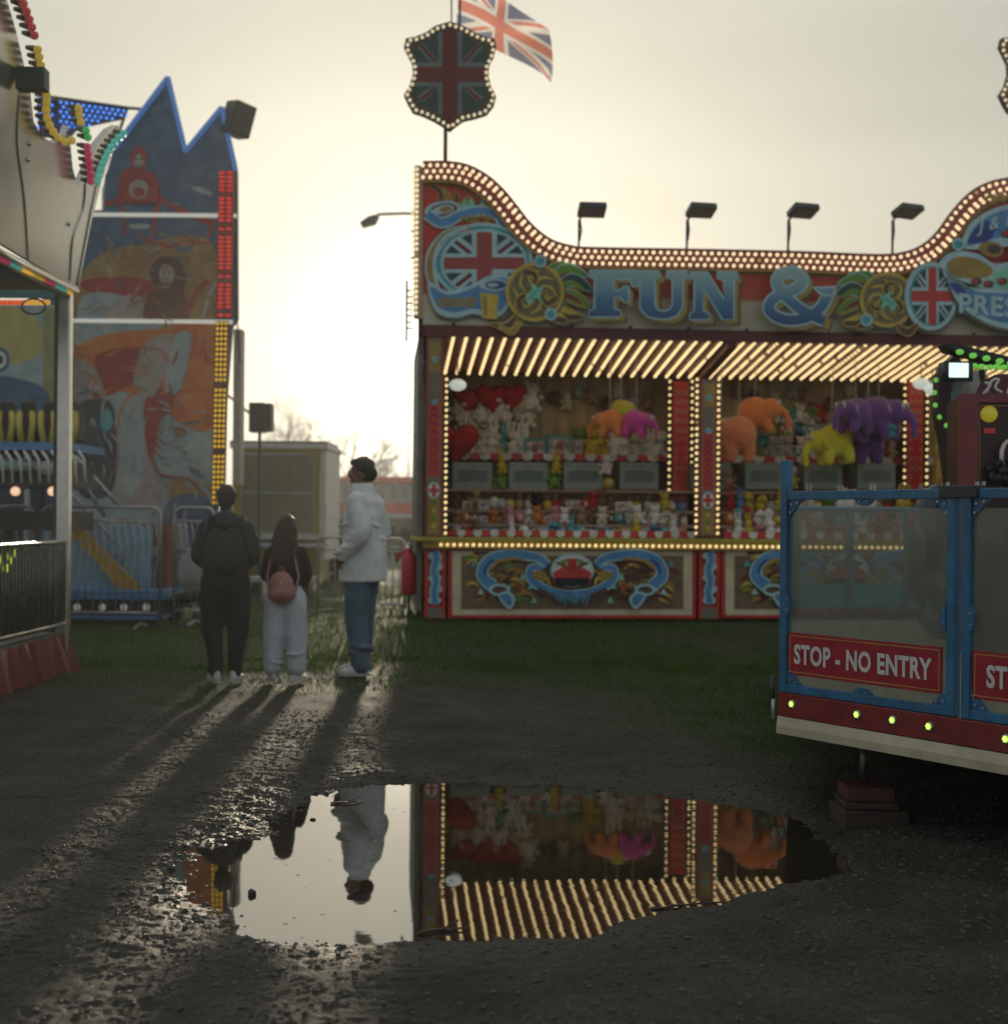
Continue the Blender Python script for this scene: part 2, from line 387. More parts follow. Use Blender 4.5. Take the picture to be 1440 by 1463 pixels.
wet = np.clip(1-SDm/.45, 0, 1)+vnoise(XX*2.3, YY*2.3, 21)*.5; wet = np.clip(wet*np.where(SDm < 1.2, 1, 0)+np.clip(.22+vnoise(XX*1.1, YY*1.1, 22)*.6, 0, 1), 0, 1)
wa = me.attributes.new('wet', 'FLOAT', 'POINT'); wa.data.foreach_set('value', wet.ravel().astype(np.float32))
gm, nt, b = new_mat('trodden_gravel_and_mud'); N = nt.nodes.new; L = nt.links.new
c1, n1 = noise_col(nt, [(.32, (.022, .0205, .0155)), (.5, (.045, .0415, .032)), (.72, (.080, .073, .056))], 2.2, 8)
c2, n2 = noise_col(nt, [(.38, (.35, .35, .35)), (.5, (.9, .9, .9)), (.58, (1.5, 1.5, 1.45)), (.7, (3.4, 3.3, 3.0))], 75, 5)
mx = N('ShaderNodeMix'); mx.data_type = 'RGBA'; mx.blend_type = 'MULTIPLY'; mx.inputs[0].default_value = .8; L(c1, mx.inputs[6]); L(c2, mx.inputs[7])
c3, n3 = noise_col(nt, [(.3, (.018, .034, .008)), (.7, (.042, .078, .016))], 3, 8)
at = N('ShaderNodeAttribute'); at.attribute_name = 'turf'
mg = N('ShaderNodeMix'); mg.data_type = 'RGBA'; L(at.outputs['Fac'], mg.inputs[0]); L(mx.outputs[2], mg.inputs[6]); L(c3, mg.inputs[7])
aw = N('ShaderNodeAttribute'); aw.attribute_name = 'wet'
dk = N('ShaderNodeMix'); dk.data_type = 'RGBA'; dk.blend_type = 'MULTIPLY'; L(aw.outputs['Fac'], dk.inputs[0]); L(mg.outputs[2], dk.inputs[6]); dk.inputs[7].default_value = (.55, .53, .5, 1)
L(dk.outputs[2], b.inputs['Base Color']); b.inputs['Specular IOR Level'].default_value = .32
rr = N('ShaderNodeMapRange'); rr.inputs[3].default_value = .80; rr.inputs[4].default_value = .50; L(aw.outputs['Fac'], rr.inputs[0])
ra = N('ShaderNodeMath'); ra.operation = 'ADD'; L(rr.outputs[0], ra.inputs[0])
rs = N('ShaderNodeMath'); rs.operation = 'MULTIPLY_ADD'; L(n2.outputs[0], rs.inputs[0]); rs.inputs[1].default_value = .5; rs.inputs[2].default_value = -.25; L(rs.outputs[0], ra.inputs[1]); L(ra.outputs[0], b.inputs['Roughness'])
tc2 = N('ShaderNodeTexCoord'); v1 = N('ShaderNodeTexVoronoi'); v1.inputs['Scale'].default_value = 110; L(tc2.outputs['Object'], v1.inputs[0])
nb = N('ShaderNodeTexNoise'); nb.inputs['Scale'].default_value = 38; nb.inputs['Detail'].default_value = 7; nb.inputs['Roughness'].default_value = .7; L(tc2.outputs['Object'], nb.inputs[0])
bp = N('ShaderNodeBump'); bp.inputs['Strength'].default_value = 1.0; bp.inputs['Distance'].default_value = .012; L(nb.outputs[0], bp.inputs['Height'])
bq = N('ShaderNodeBump'); bq.inputs['Strength'].default_value = .5; bq.inputs['Distance'].default_value = .005; bq.invert = True; L(v1.outputs[0], bq.inputs['Height']); L(bp.outputs[0], bq.inputs['Normal']); L(bq.outputs[0], b.inputs['Normal'])
me.materials.append(gm); go = bpy.data.objects.new('ground', me); COL.objects.link(go); go['kind'] = 'structure'
# water
wm, nt, b = new_mat('muddy_water'); N = nt.nodes.new; L = nt.links.new
cw, nw = noise_col(nt, [(.3, (.020, .016, .010)), (.7, (.045, .036, .022))], 3)
L(cw, b.inputs['Base Color']); b.inputs['Roughness'].default_value = .015; b.inputs['IOR'].default_value = 3.3; b.inputs['Specular IOR Level'].default_value = .5
tcw = N('ShaderNodeTexCoord'); nn = N('ShaderNodeTexNoise'); nn.inputs['Scale'].default_value = 9; nn.inputs['Detail'].default_value = 2; L(tcw.outputs['Object'], nn.inputs[0])
bb = N('ShaderNodeBump'); bb.inputs['Strength'].default_value = .006; bb.inputs['Distance'].default_value = .02; L(nn.outputs[0], bb.inputs['Height']); L(bb.outputs[0], b.inputs['Normal'])
mb = MB(); cx, cy = PW.mean(0); R0 = [(cx+(p[0]-cx)*1.25, cy+(p[1]-cy)*1.28) for p in PW]
mb.face([Vector((x, y, WZ)) for x, y in R0], wm); mb.build('puddle_water', kind='structure')
# loose stones on the gravel: nobody could count them
ST = bpy.data.materials; stone = mat('wet_stone', (.066, .062, .052), .58, 0, .6, 5, bump=.3, bscale=120)
def scatter_stones(n, lo, hi, xr, yr, cond=None):
    x = RNG.uniform(*xr, n); y = RNG.uniform(*yr, n); z, sd = height(x, y); g = grassness(x, y); vs = []; fs = []
    base = np.array([tuple(v) for v in ICO[0]]); fa = np.array(ICO[1]); k = 0
    for i in range(n):
        if g[i] > .5 or (cond and not cond(x[i], y[i], z[i], sd[i])): continue
        r = lo+(hi-lo)*RNG.random()**3.2
        sc = r*np.array([RNG.uniform(.8, 1.5), RNG.uniform(.7, 1.2), RNG.uniform(.45, .8)]); a = RNG.uniform(0, 6.28)
        v = base*sc*(1+RNG.uniform(-.22, .22, (len(base), 1))); ca, sa = math.cos(a), math.sin(a)
        v = np.stack([v[:, 0]*ca-v[:, 1]*sa+x[i], v[:, 0]*sa+v[:, 1]*ca+y[i], v[:, 2]+max(z[i], WZ-.004)+r*.12], 1)
        vs.append(v); fs.append(fa+k*len(base)); k += 1
    return np.concatenate(vs), np.concatenate(fs)
va, fa_ = scatter_stones(26000, .0018, .0105, (-2.6, 2.9), (3.3, 9.5), lambda x, y, z, sd: z > WZ-.003)
vc, fc = scatter_stones(9000, .003, .011, (-2.6, 2.9), (3.3, 6.5), lambda x, y, z, sd: z > WZ-.003 and random.random() < .3)
vb, fb = scatter_stones(2600, .003, .012, (-1.9, -.4), (4.1, 6.9), lambda x, y, z, sd: -.35 < sd < .3 and z > WZ-.012)
V_ = np.concatenate([va, vb, vc]); F_ = np.concatenate([fa_, fb+len(va), fc+len(va)+len(vb)])
mb = MB(); mb.mats = [stone]; mb.v = [tuple(q) for q in V_]; mb.f = F_.tolist(); mb.mi = [0]*len(mb.f)
mb.build('loose_gravel', smooth=True, kind='stuff', label='small wet stones and grit strewn over the mud around the puddle', category='gravel')
# a few larger stones lying in and by the water, and twigs
def rock(px, py, r, label, sc=(1.2, 1, .8)):
    p = G(px, py, WZ+.0); bm = bmesh.new(); bmesh.ops.create_icosphere(bm, subdivisions=3, radius=r)
    for v in bm.verts:
        n_ = mnoise.noise(v.co*(2.2/r)+Vector((px, 0, 0)))*.35+mnoise.noise(v.co*(6/r))*.12; v.co *= 1+n_; v.co.x *= sc[0]; v.co.y *= sc[1]; v.co.z *= sc[2]
    m_ = bpy.data.meshes.new('stone'); bm.to_mesh(m_); bm.free(); m_.materials.append(c('dark_stone', (.035, .03, .026), .4, bump=.4))
    for q in m_.polygons: q.use_smooth = True
    o = bpy.data.objects.new('stone', m_); COL.objects.link(o); o.location = (p.x, p.y, WZ+r*.35); o['label'] = label; o['category'] = 'stone'
rock(360, 1279, .014, 'dark pointed stone standing in the bright part of the puddle', (1, 1, 1.1))
rock(244, 1243, .014, 'dark round stone at the far left rim of the puddle')
rock(407, 1166, .013, 'small dark stone on the bank in front of the girl', (1.3, 1, .8))
rock(640, 1331, .010, 'small stone beside the twig at the near edge of the puddle', (1.8, 1, .6))
rock(447, 1172, .009, 'tiny stone in the water by the far bank', (1.4, 1, .6))
def twig(p0, p1, r, label, n=9):
    a = G(*p0, WZ); b_ = G(*p1, WZ); pts = [a.lerp(b_, i/n)+Vector((random.uniform(-1, 1)*r*2, random.uniform(-1, 1)*r*2, r*.7+random.random()*r)) for i in range(n+1)]
    mb = MB(); mb.tube(pts, [r*(1.1-.7*i/n) for i in range(n+1)], c('wet_bark', (.05, .035, .022), .5, bump=.4), 6)
    q = pts[n//2]; mb.tube([q, q+Vector((.03, .03, .008)), q+Vector((.05, .07, .01))], r*.5, c('wet_bark', (.05, .035, .022)), 5)
    mb.build('twig', smooth=True, loc=a, label=label, category='twig')
twig((598, 1336), (668, 1327), .006, 'short dark twig lying in the near edge of the puddle')
twig((930, 1300), (1062, 1290), .005, 'long thin twig along the near right edge of the puddle')
twig((472, 1150), (522, 1147), .005, 'dark twig on the far bank in front of the man in the white jacket')
# leaves and debris floating
lf = c('dead_leaf', (.06, .045, .02), .5); mb = MB()
spots = [(585,1232),(548,1268),(435,1268),(420,1312),(408,1320),(432,1340),(510,1331),(650,1300),(760,1165),(880,1160),(930,1270),(700,1225),(1150,1250)]
spots += [(random.uniform(380, 1100), random.uniform(1150, 1335)) for _ in range(46)]
for px, py in spots:
    p = G(px, py, WZ+.0012); r = random.uniform(.002, .009); a = random.uniform(0, 6.28)
    mb.face([p+Vector((math.cos(a+t)*r*k, math.sin(a+t)*r*k*.5, random.uniform(0, .0012))) for t, k in ((0, 1.5), (1, .8), (2.2, 1), (3.3, 1.4), (4.4, .7), (5.4, 1))], lf)
mb.build('floating_leaf_scraps', kind='stuff', label='scraps of leaf and grit floating on the puddle', category='leaf litter')
# grass
def blades(n, xr, yr, hh, w, thr=.3, seed=3):
    r = np.random.default_rng(seed); x = r.uniform(*xr, n); y = yr[0]+(yr[1]-yr[0])*r.random(n)**1.15; g = grassness(x, y); k = (r.random(n) < g*(.55+.9*(vnoise(x*4, y*4, 31)+.5))) & (g > thr)
    x = x[k]; y = y[k]; z, _ = height(x, y); n = len(x); h = r.uniform(*hh, n)*(.5+g[k]*.6)*(.7+.9*(vnoise(x*2, y*2, 33)+.5)); a = r.uniform(0, 6.28, n); ww = w*r.uniform(.6, 1.4, n)
    lx = r.normal(0, .35, n)*h; ly = r.normal(0, .35, n)*h; dx = np.cos(a)*ww; dy = np.sin(a)*ww
    v = np.stack([np.stack([x-dx, y-dy, z-.005], 1), np.stack([x+dx, y+dy, z-.005], 1), np.stack([x+lx*.5+dx*.6, y+ly*.5+dy*.6, z+h*.6], 1), np.stack([x+lx, y+ly, z+h], 1)], 1).reshape(-1, 3)
    b = np.arange(n)*4; f = np.stack([np.stack([b, b+1, b+2], 1), np.stack([b, b+2, b+3], 1)], 1).reshape(-1, 3)
    m_ = bpy.data.meshes.new('grass'); m_.from_pydata(v.tolist(), [], f.tolist()); return m_
gmat = bpy.data.materials.new('grass_blades'); gmat.use_nodes = True; nt = gmat.node_tree; b = nt.nodes['Principled BSDF']
cg, _ = noise_col(nt, [(.3, (.04, .09, .012)), (.55, (.09, .165, .022)), (.8, (.17, .17, .05))], 5, 6)
nt.links.new(cg, b.inputs['Base Color']); b.inputs['Roughness'].default_value = .75; b.inputs['Specular IOR Level'].default_value = .15; b.inputs['Subsurface Weight'].default_value = 0
tr = nt.nodes.new('ShaderNodeBsdfTranslucent'); nt.links.new(cg, tr.inputs[0]); ms = nt.nodes.new('ShaderNodeMixShader'); ms.inputs[0].default_value = .4
nt.links.new(b.outputs[0], ms.inputs[1]); nt.links.new(tr.outputs[0], ms.inputs[2]); nt.links.new(ms.outputs[0], nt.nodes['Material Output'].inputs[0])
for i, (n, xr, yr, hh, w) in enumerate([(90000, (-4.5, 5.5), (7.4, 13), (.008, .030), .0035), (90000, (-8, 10), (12, 24), (.015, .05), .006)]):
    m_ = blades(n, xr, yr, hh, w, seed=3+i); m_.materials.append(gmat)
    o = bpy.data.objects.new('grass', m_); COL.objects.link(o); o['kind'] = 'stuff'; o['category'] = 'grass'
    o['label'] = ['short worn grass growing behind the puddle', 'rougher green grass growing up to the foot of the stall and rides'][i]
# ------------------------------------------------------------ prize stall
KS = .87                                   # the stall stands on slightly higher ground than the puddle
F = Fr((-1.052*KS, 18.03*KS), math.atan(.086)); Zc = lambda z: CH+(z-CH)*KS
F.o = Vector((F.hit(600, 887).x, F.hit(600, 887).y, 0)); BZ = Zc(0)
stall = root('prize_stall', (F.o.x, F.o.y, BZ), 'red and cream fairground prize stall with a painted bulb-lit fascia reading FUN &', 'stall', F.ang)
f3 = lambda u, v, z: F.at(u, v, z)
BULB = emis('warm_bulb', (1, .80, .48), 1.15); BULBY = emis('yellow_bulb', (1, .76, .34), 1.2); AWN = emis('awning_bulb', (1, .74, .36), 1.5)
BULBD = emis('spent_bulb', (1, .6, .3), .25)
SGN = zgrad_mat('sign_field_paint', [(0, (.60, .56, .40)), (.44, (.62, .55, .38)), (.52, (.55, .10, .06)), (1, (.58, .05, .03))], F.px(900, 465)[1]-BZ, F.px(900, 385)[1]-BZ)
PROF = [(604,231),(640,231),(668,236),(695,250),(718,270),(738,294),(758,319),(785,341),(815,351),(850,354),(1020,357),(1150,360),(1250,364),(1290,361),(1318,350),(1340,330),(1362,300),(1385,276),(1412,261),(1445,254),(1500,250),(1560,254)]
top = cr(PROF, 6)
fnS = lambda v0: (lambda x, y, d: F.hit(x, y, v0-d))
# sign board: thick board following the swept profile
mb = MB(); out = [(p.x, p.y) for p in top] + [(1560, 482), (604, 464)]
mb.prism([F.hit(x, y, 0) for x, y in out], F.V*.08, SGN)
board = mb.build('sign_board', stall)
pt = Paint(fnS(0)); 
N_ = len(top); nor = []
for i in range(N_):
    t = (top[min(i+1, N_-1)]-top[max(0, i-1)]).normalized(); nor.append(Vector((-t.y, t.x, 0)))
off = lambda k: [top[i]+nor[i]*k for i in range(N_)]
band = MB()
def strip(mb, a, b, d, m):
    vs = [F.hit(p.x, p.y, -d) for p in a]+[F.hit(p.x, p.y, -d) for p in b]; n = len(a)
    mb.add(vs, [(i, i+1, n+i+1, n+i) for i in range(n-1)], m)
a, b_ = off(0), off(27); d = .05
strip(band, a, b_, d, c('bulb_board_red', (.22, .05, .035), .5)); strip(band, off(27), off(29.5), d+.004, DGOLD); strip(band, off(-1.5), off(1), d+.004, DRED)
n = len(a)
for L_, dd in ((off(-1.5), 0), (off(29.5), 0)):
    vs = [F.hit(p.x, p.y, 0) for p in L_]+[F.hit(p.x, p.y, -d-.004) for p in L_]; band.add(vs, [(i, i+1, n+i+1, n+i) for i in range(n-1)], DRED)
strip(band, off(29.5), off(34), .004, DGOLD)
band.build('bulb_board', stall)
def resample(pts, step):
    out = [pts[0].copy()]; acc = 0
    for i in range(1, len(pts)):
        a, b = pts[i-1], pts[i]; L_ = (b-a).length; s = step-acc
        while s <= L_: out.append(a.lerp(b, s/L_)); s += step
        acc = (acc+L_) % step
    return out
bulbs = []
for r_, k in enumerate((5, 13.5, 22)):
    pts = resample(off(k), 10.4)
    for i, p in enumerate(pts):
        q = p + Vector((5.2 if r_ == 1 else 0, 0, 0)); 
        if q.x < 1500: bulbs.append(F.hit(q.x, q.y, -.075))
bulbs.sort(key=lambda p: (p-CAMP).length)
mbb = MB(); mbb.ico((0, 0, 0), .0235, BULB); bm0 = None
for p in bulbs[:100]:
    if bm0 is None:
        bm0 = mbb.build('bulb', smooth=True); o = bm0
    else: o = bm0.copy(); COL.objects.link(o)
    o.parent = stall; o.location = FR[stall.name] @ p
mb = MB()
for i, p in enumerate(bulbs[100:]): mb.ico(p, .0235, BULBD if (i*37) % 101 == 5 else BULB)
mb.build('bulb_rows', stall, True, kind='stuff')
def brun(name, pts, r, m, par=None, back=None):
    mb = MB()
    if back: mb.tube([pts[0]+F.V*.03, pts[-1]+F.V*.03], back[0], back[1], 4)
    for i, p in enumerate(pts): mb.ico(p, r*random.uniform(.92, 1.05), BULBD if random.random() < .012 else m)
    return mb.build(name, par or stall, True)
lerp = lambda a, b, n: [a.lerp(b, i/(n-1)) for i in range(n)]
# ---- painted work on the fascia
pt = Paint(fnS(0), d0=.006)
def scroll(cx, cy, r, turns, w, m, edge, start=0, dirn=1, ew=1.2, sq=1):
    pts = []
    for i in range(int(turns*10)+1):
        t = i/10; rr = r*(1-.72*t/turns); a = start+dirn*t*2*PI; pts.append((cx+math.cos(a)*rr, cy+math.sin(a)*rr*sq))
    pt.rib(pts, w, m, edge, ew, w2=w*.35)
def leaf(x0, y0, x1, y1, bend, w, m, edge, ew=1.3):
    mx_, my_ = (x0+x1)/2, (y0+y1)/2; dx, dy = x1-x0, y1-y0
    mx_ += -dy*bend; my_ += dx*bend
    q = [(x0, y0), (mx_, my_), (x1, y1)]; pt.stroke(q, w+ew*2, edge, w2=(ew*2.4,)); pt.stroke(q, w, m, w2=(.3,))
# upper left: dark gold acanthus, blue ribbon, oval of union flag
for k in range(6): leaf(622+k*9, 300-k*3, 612+k*19, 262+k*5.5, .35, 7, DGOLD if k % 2 else BROWN, GOLD, .8)
for k in range(4): leaf(684+k*11, 318+k*7, 668+k*16, 292+k*8, -.4, 6, DGOLD, GOLD, .7)
pt.ell(632, 300, 26, 13, LBLUE, a=-.15); pt.ell(633, 300, 21, 9.5, DRED, a=-.15); pt.ell(634, 299, 15, 6.5, LBLUE, a=-.15); pt.ell(637, 299, 9, 4.5, DGOLD, a=-.15)
for x, y in ((664, 290), (674, 288), (690, 292)): pt.poly([(x-6, y+7), (x-1, y-9), (x+5, y+7)], MINT)
pt.rib([(610, 305), (632, 318), (660, 306), (688, 301), (712, 309), (716, 322)], 12, MBLUE, LBLUE, 3, w2=8)
for k in range(6): pt.ell(662+k*8, 309+(k-2.5)**2*.35, 3.4, 3, DGOLD)
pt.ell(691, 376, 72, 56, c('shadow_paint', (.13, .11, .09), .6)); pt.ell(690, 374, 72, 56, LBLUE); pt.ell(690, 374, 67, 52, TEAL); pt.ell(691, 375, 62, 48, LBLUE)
pt.union(692, 376, 58, 45, red=c('faded_red_paint', (.36, .06, .05), .45))
pt.rib([(672, 326), (640, 334), (618, 362), (615, 394), (628, 420)], 10, DGOLD, LBLUE, 3, w2=(5,))
pt.rib([(668, 324), (634, 340), (620, 375), (626, 412)], 3, LBLUE, LBLUE, 1)
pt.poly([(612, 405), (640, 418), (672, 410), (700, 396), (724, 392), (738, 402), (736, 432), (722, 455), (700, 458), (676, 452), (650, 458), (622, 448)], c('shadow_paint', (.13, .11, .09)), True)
pt.poly([(611, 403), (638, 415), (670, 408), (698, 394), (720, 391), (732, 402), (730, 430), (716, 450), (698, 454), (676, 448), (650, 454), (622, 444)], LBLUE, True)
pt.poly([(615, 410), (640, 421), (672, 413), (700, 400), (720, 397), (727, 406), (724, 428), (712, 445), (676, 441), (650, 446), (626, 438)], MBLUE, True)
for k in range(7): pt.poly([(626+k*8, 426-(k > 4)*2), (632+k*8, 425), (631+k*8, 438), (625+k*8, 439)], DGOLD)
pt.ell(706, 407, 21, 9, LBLUE); pt.ell(708, 407, 15, 6, DBLUE); pt.ell(704, 407, 8, 3, LBLUE)
pt.poly([(685, 418), (712, 421), (710, 456), (690, 455)], GOLD); pt.poly([(689, 422), (696, 422), (696, 452), (692, 452)], DGOLD)
def rosette(cx, cy, s, fl=1):
    """gold ring of scrolls with a fan of green leaves beside it"""
    X = lambda x: cx+fl*x*s; Y = lambda y: cy+y*s
    SH = c('shadow_paint', (.13, .11, .09))
    for k, (x, y, bx) in enumerate([(62, -38, .4), (78, -24, .38), (84, -2, .3), (80, 22, .1), (70, 38, -.2), (48, 44, -.3)]):
        x0, y0 = X(26), Y(2); x1, y1 = X(x), Y(y)
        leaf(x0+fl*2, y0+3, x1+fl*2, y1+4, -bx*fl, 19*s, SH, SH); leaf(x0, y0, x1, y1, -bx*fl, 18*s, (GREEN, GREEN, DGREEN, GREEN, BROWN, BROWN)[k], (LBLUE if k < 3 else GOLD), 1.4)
        leaf(x0, y0, x0+(x1-x0)*.85, y0+(y1-y0)*.85, -bx*fl*.9, 7*s, (GOLD, DRED, GREEN, DRED, GOLD, GOLD)[k], GOLD, .5)
    pt.ell(X(2), Y(3), 43*s, 43*s, SH); pt.ell(X(0), Y(0), 43*s, 43*s, GOLD); pt.ell(X(0), Y(0), 39*s, 39*s, DGOLD); pt.ell(X(0), Y(0), 36*s, 36*s, c('rosette_olive', (.17, .15, .07), .5, var=.3, scale=14)); [pt.stroke([(X(math.cos(a_)*12), Y(math.sin(a_)*12)), (X(math.cos(a_+.5)*24), Y(math.sin(a_+.5)*24)), (X(math.cos(a_+1.0)*33), Y(math.sin(a_+1.0)*33))], 4*s, GOLD, w2=(1,)) for a_ in [k_*PI/4 for k_ in range(8)]]
    for a0, rr in ((0.3, 20), (2.3, 20), (4.3, 20)):
        xx, yy = X(math.cos(a0)*19), Y(math.sin(a0)*19); q = [(xx+math.cos(a0*fl+t*1.1)*(13-t*2.2)*s, yy+math.sin(a0*fl+t*1.1)*(13-t*2.2)*s) for t in range(5)]
        pt.stroke(q, 13*s, GOLD, w2=4*s); pt.stroke(q, 9*s, BROWN, w2=2*s)
    pt.poly([(X(-14), Y(6)), (X(-4), Y(-4)), (X(-6), Y(-14)), (X(6), Y(-6)), (X(14), Y(-10)), (X(8), Y(4)), (X(12), Y(16)), (X(0), Y(9)), (X(-8), Y(18))], MINT, True)
    pt.stroke([(X(-8), Y(10)), (X(0), Y(0)), (X(8), Y(-4))], 2.5*s, TEAL)
rosette(764, 417, .98); pt.ell(772, 373, 9, 9, LBLUE); pt.ell(772, 373, 6, 6, TEAL); pt.ell(787, 449, 9, 9, LBLUE); pt.ell(787, 449, 6, 6, TEAL)
leaf(700, 462, 740, 446, .3, 9, BROWN, GOLD); leaf(712, 464, 745, 458, .4, 7, DGOLD, GOLD)
rosette(1268, 428, .92, -1); pt.ell(1238, 457, 9, 9, LBLUE); pt.ell(1238, 457, 6, 6, TEAL)
# right-hand flag oval and press ribbon bowl
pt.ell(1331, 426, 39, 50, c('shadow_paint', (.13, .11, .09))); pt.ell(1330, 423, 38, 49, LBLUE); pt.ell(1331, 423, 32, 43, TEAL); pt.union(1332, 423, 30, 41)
leaf(1280, 462, 1312, 462, .4, 10, BROWN, GOLD)
LB = LBLUE
pt.poly([(1374, 352), (1384, 322), (1410, 302), (1445, 291), (1500, 286), (1560, 290), (1560, 345), (1440, 352), (1400, 356)], LB, True)
pt.poly([(1381, 350), (1391, 326), (1413, 308), (1445, 298), (1500, 292), (1560, 296), (1560, 332), (1440, 338), (1400, 347)], MBLUE, True)
pt.poly([(1383, 347), (1392, 328), (1408, 314), (1420, 330), (1412, 344)], DBLUE, True)
pt.poly([(1342, 375), (1362, 359), (1396, 362), (1420, 376), (1446, 372), (1460, 360), (1560, 352), (1560, 430), (1440, 420), (1370, 400), (1350, 392)], LB, True)
pt.poly([(1352, 380), (1366, 367), (1392, 369), (1416, 382), (1410, 396), (1368, 396)], DGOLD, True); pt.ell(1416, 356, 18, 11, DGOLD, a=.15); pt.ell(1420, 356, 10, 7, BROWN, a=.1)
pt.poly([(1418, 394), (1436, 384), (1470, 380), (1560, 384), (1560, 420), (1440, 414)], MINT, True)
for x, y in ((1395, 402), (1412, 406), (1432, 402), (1438, 334), (1452, 398)): pt.ell(x, y, 8, 5.5, BROWN); pt.ell(x-2, y-1, 4, 3, RED)
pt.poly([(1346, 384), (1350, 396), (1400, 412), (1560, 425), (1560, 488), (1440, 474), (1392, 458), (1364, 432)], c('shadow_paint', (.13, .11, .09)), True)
pt.poly([(1349, 384), (1353, 398), (1400, 412), (1560, 423), (1560, 483), (1440, 470), (1394, 453), (1366, 428)], LB, True)
pt.poly([(1355, 402), (1400, 417), (1560, 428), (1560, 472), (1440, 462), (1396, 446), (1370, 424)], MBLUE, True)
pt.poly([(1357, 404), (1376, 411), (1384, 436), (1370, 422)], DBLUE, True)
def paint_text(s_, x0, y0, x1, y1, m, slope=0, skew=0, bold=.02, sh=None):
    vs, fs = text_mesh(s_, bold)
    for (dx, dy, mm) in ([(1.5, 1.5, sh)] if sh else [])+[(0, 0, m)]:
        q = [pt.fn(x0+dx+(x1-x0)*u+skew*(w-.5), y1+dy+(y0-y1)*w+slope*(x1-x0)*u, pt.d) for u, w in vs]
        pt.mb.add(q, fs, mm); pt.d += pt.step
paint_text('PRESS', 1370, 418, 1472, 447, LB, .10, 0, .03, DBLUE)
paint_text('J & R O', 1397, 313, 1478, 338, LB, -.2, 4, .02, DBLUE)
pt.ell(1369, 349, 9, 9, LB); pt.ell(1369, 349, 6, 6, TEAL)
for k in range(5): leaf(1420+k*14, 292-k*2, 1406+k*15, 283-k*1.5, .5, 6, DGOLD, GOLD, .7)
# FUN &
LET = {
 'F': [(0,0),(1,0),(1,.34),(.90,.34),(.84,.17),(.50,.17),(.50,.43),(.66,.43),(.72,.34),(.80,.34),(.80,.68),(.72,.68),(.66,.57),(.50,.57),(.50,.84),(.64,.88),(.64,1),(0,1),(0,.88),(.12,.84),(.12,.16),(0,.12)],
 'U': [(0,0),(.46,0),(.46,.12),(.36,.16),(.36,.70),(.42,.82),(.54,.86),(.66,.82),(.72,.70),(.72,.16),(.60,.12),(.60,0),(1,0),(1,.12),(.90,.16),(.90,.74),(.80,.93),(.62,1),(.44,1),(.22,.94),(.10,.78),(.10,.16),(0,.12)],
 'N': [(0,0),(.36,0),(.72,.60),(.72,.16),(.58,.12),(.58,0),(1,0),(1,.12),(.92,.16),(.92,1),(.70,1),(.27,.32),(.27,.84),(.40,.88),(.40,1),(0,1),(0,.88),(.10,.84),(.10,.16),(0,.12)]}
LETG = zgrad_mat('letter_blue_paint', [(0, (.035, .10, .24)), (.35, (.07, .20, .36)), (.7, (.24, .44, .48)), (1, (.38, .55, .53))], F.px(950, 460)[1]-BZ, F.px(950, 388)[1]-BZ, .38)
LGOLD = c('letter_gold', (.36, .27, .07), .45)
def letter(poly, x0, y0, x1, y1, skew=0):
    q = [(x0+(x1-x0)*a+skew*(.5-b), y0+(y1-y0)*b) for a, b in poly]
    for k in range(8, 0, -1): pt.poly([(x+k*1.25, y+k*1.15) for x, y in q], BROWN if k > 6 else LGOLD if k < 6 else DGOLD)
    pt.stroke(q, 4.2, LBLUE, True, smooth=False); pt.poly(q, LETG)
letter(LET['F'], 842, 387, 911, 452, 0); letter(LET['U'], 908, 388, 982, 455, 0); letter(LET['N'], 986, 389, 1053, 456, 0)
amp = [(1186, 414), (1172, 440), (1148, 455), (1118, 456), (1099, 443), (1106, 426), (1138, 412), (1147, 399), (1134, 389), (1116, 392), (1110, 405), (1124, 425), (1150, 446), (1178, 458)]
for k in range(8, 0, -1): pt.stroke([(x+k*1.25, y+k*1.15) for x, y in amp], 15, BROWN if k > 6 else LGOLD)
pt.stroke(amp, 19, LBLUE); pt.stroke(amp, 14, LETG)
for q in ([(1160, 410), (1196, 408), (1192, 424), (1172, 422)],): pt.poly(q, LBLUE); pt.poly([(1164, 412), (1192, 411), (1189, 421), (1174, 419)], LETG)
pt.mb.build('fascia_painting', stall)
# ---- carcass
MAR = c('maroon_paint', (.13, .028, .022), .5); SIDE = c('side_panel_grey', (.19, .18, .15), .6, var=.25)
fr = lambda x, y, v=0: F.px(x, y, v)
zS = fr(900, 469)[1]; u0 = fr(604, 700)[0]; u1 = fr(1560, 700)[0]; z0c = fr(900, 776)[1]; DEP = 2.4
mb = MB()
mb.box((u0, -.03, zS-.13), (u1, .10, zS-.005), MAR, f3)                         # rail under the sign
for k in range(12): mb.box((u0+.3+k*.65, -.04, zS-.02), (u0+.34+k*.65, -.032, zS+.02), DGREY, f3)
mb.build('head_rail', stall)
mb = MB(); mb.box((u0-.06, .085, Zc(.12)), (u0-.0, DEP, Zc(3.55)), SIDE, f3); mb.box((u0-.06, .085, Zc(3.55)+.001), (u0, .35, fr(604, 232)[1]-.02), MAR, f3)
mb.build('side_wall', stall)
mb = MB(); mb.box((u0, DEP-.05, Zc(.1)), (u1, DEP, Zc(3.55)), c('back_cloth', (.50, .37, .20), .8, var=.35, scale=2.2, stretch=(3, 1, .6)), f3); mb.build('back_wall', stall)
mb = MB(); mb.box((u0-.05, .09, Zc(3.56)), (u1, DEP+.02, Zc(3.62)), MAR, f3); mb.build('roof', stall)
mb = MB(); mb.box((u0, .12, Zc(.06)), (u1, DEP-.06, Zc(.16)), MAR, f3); mb.build('floor', stall)
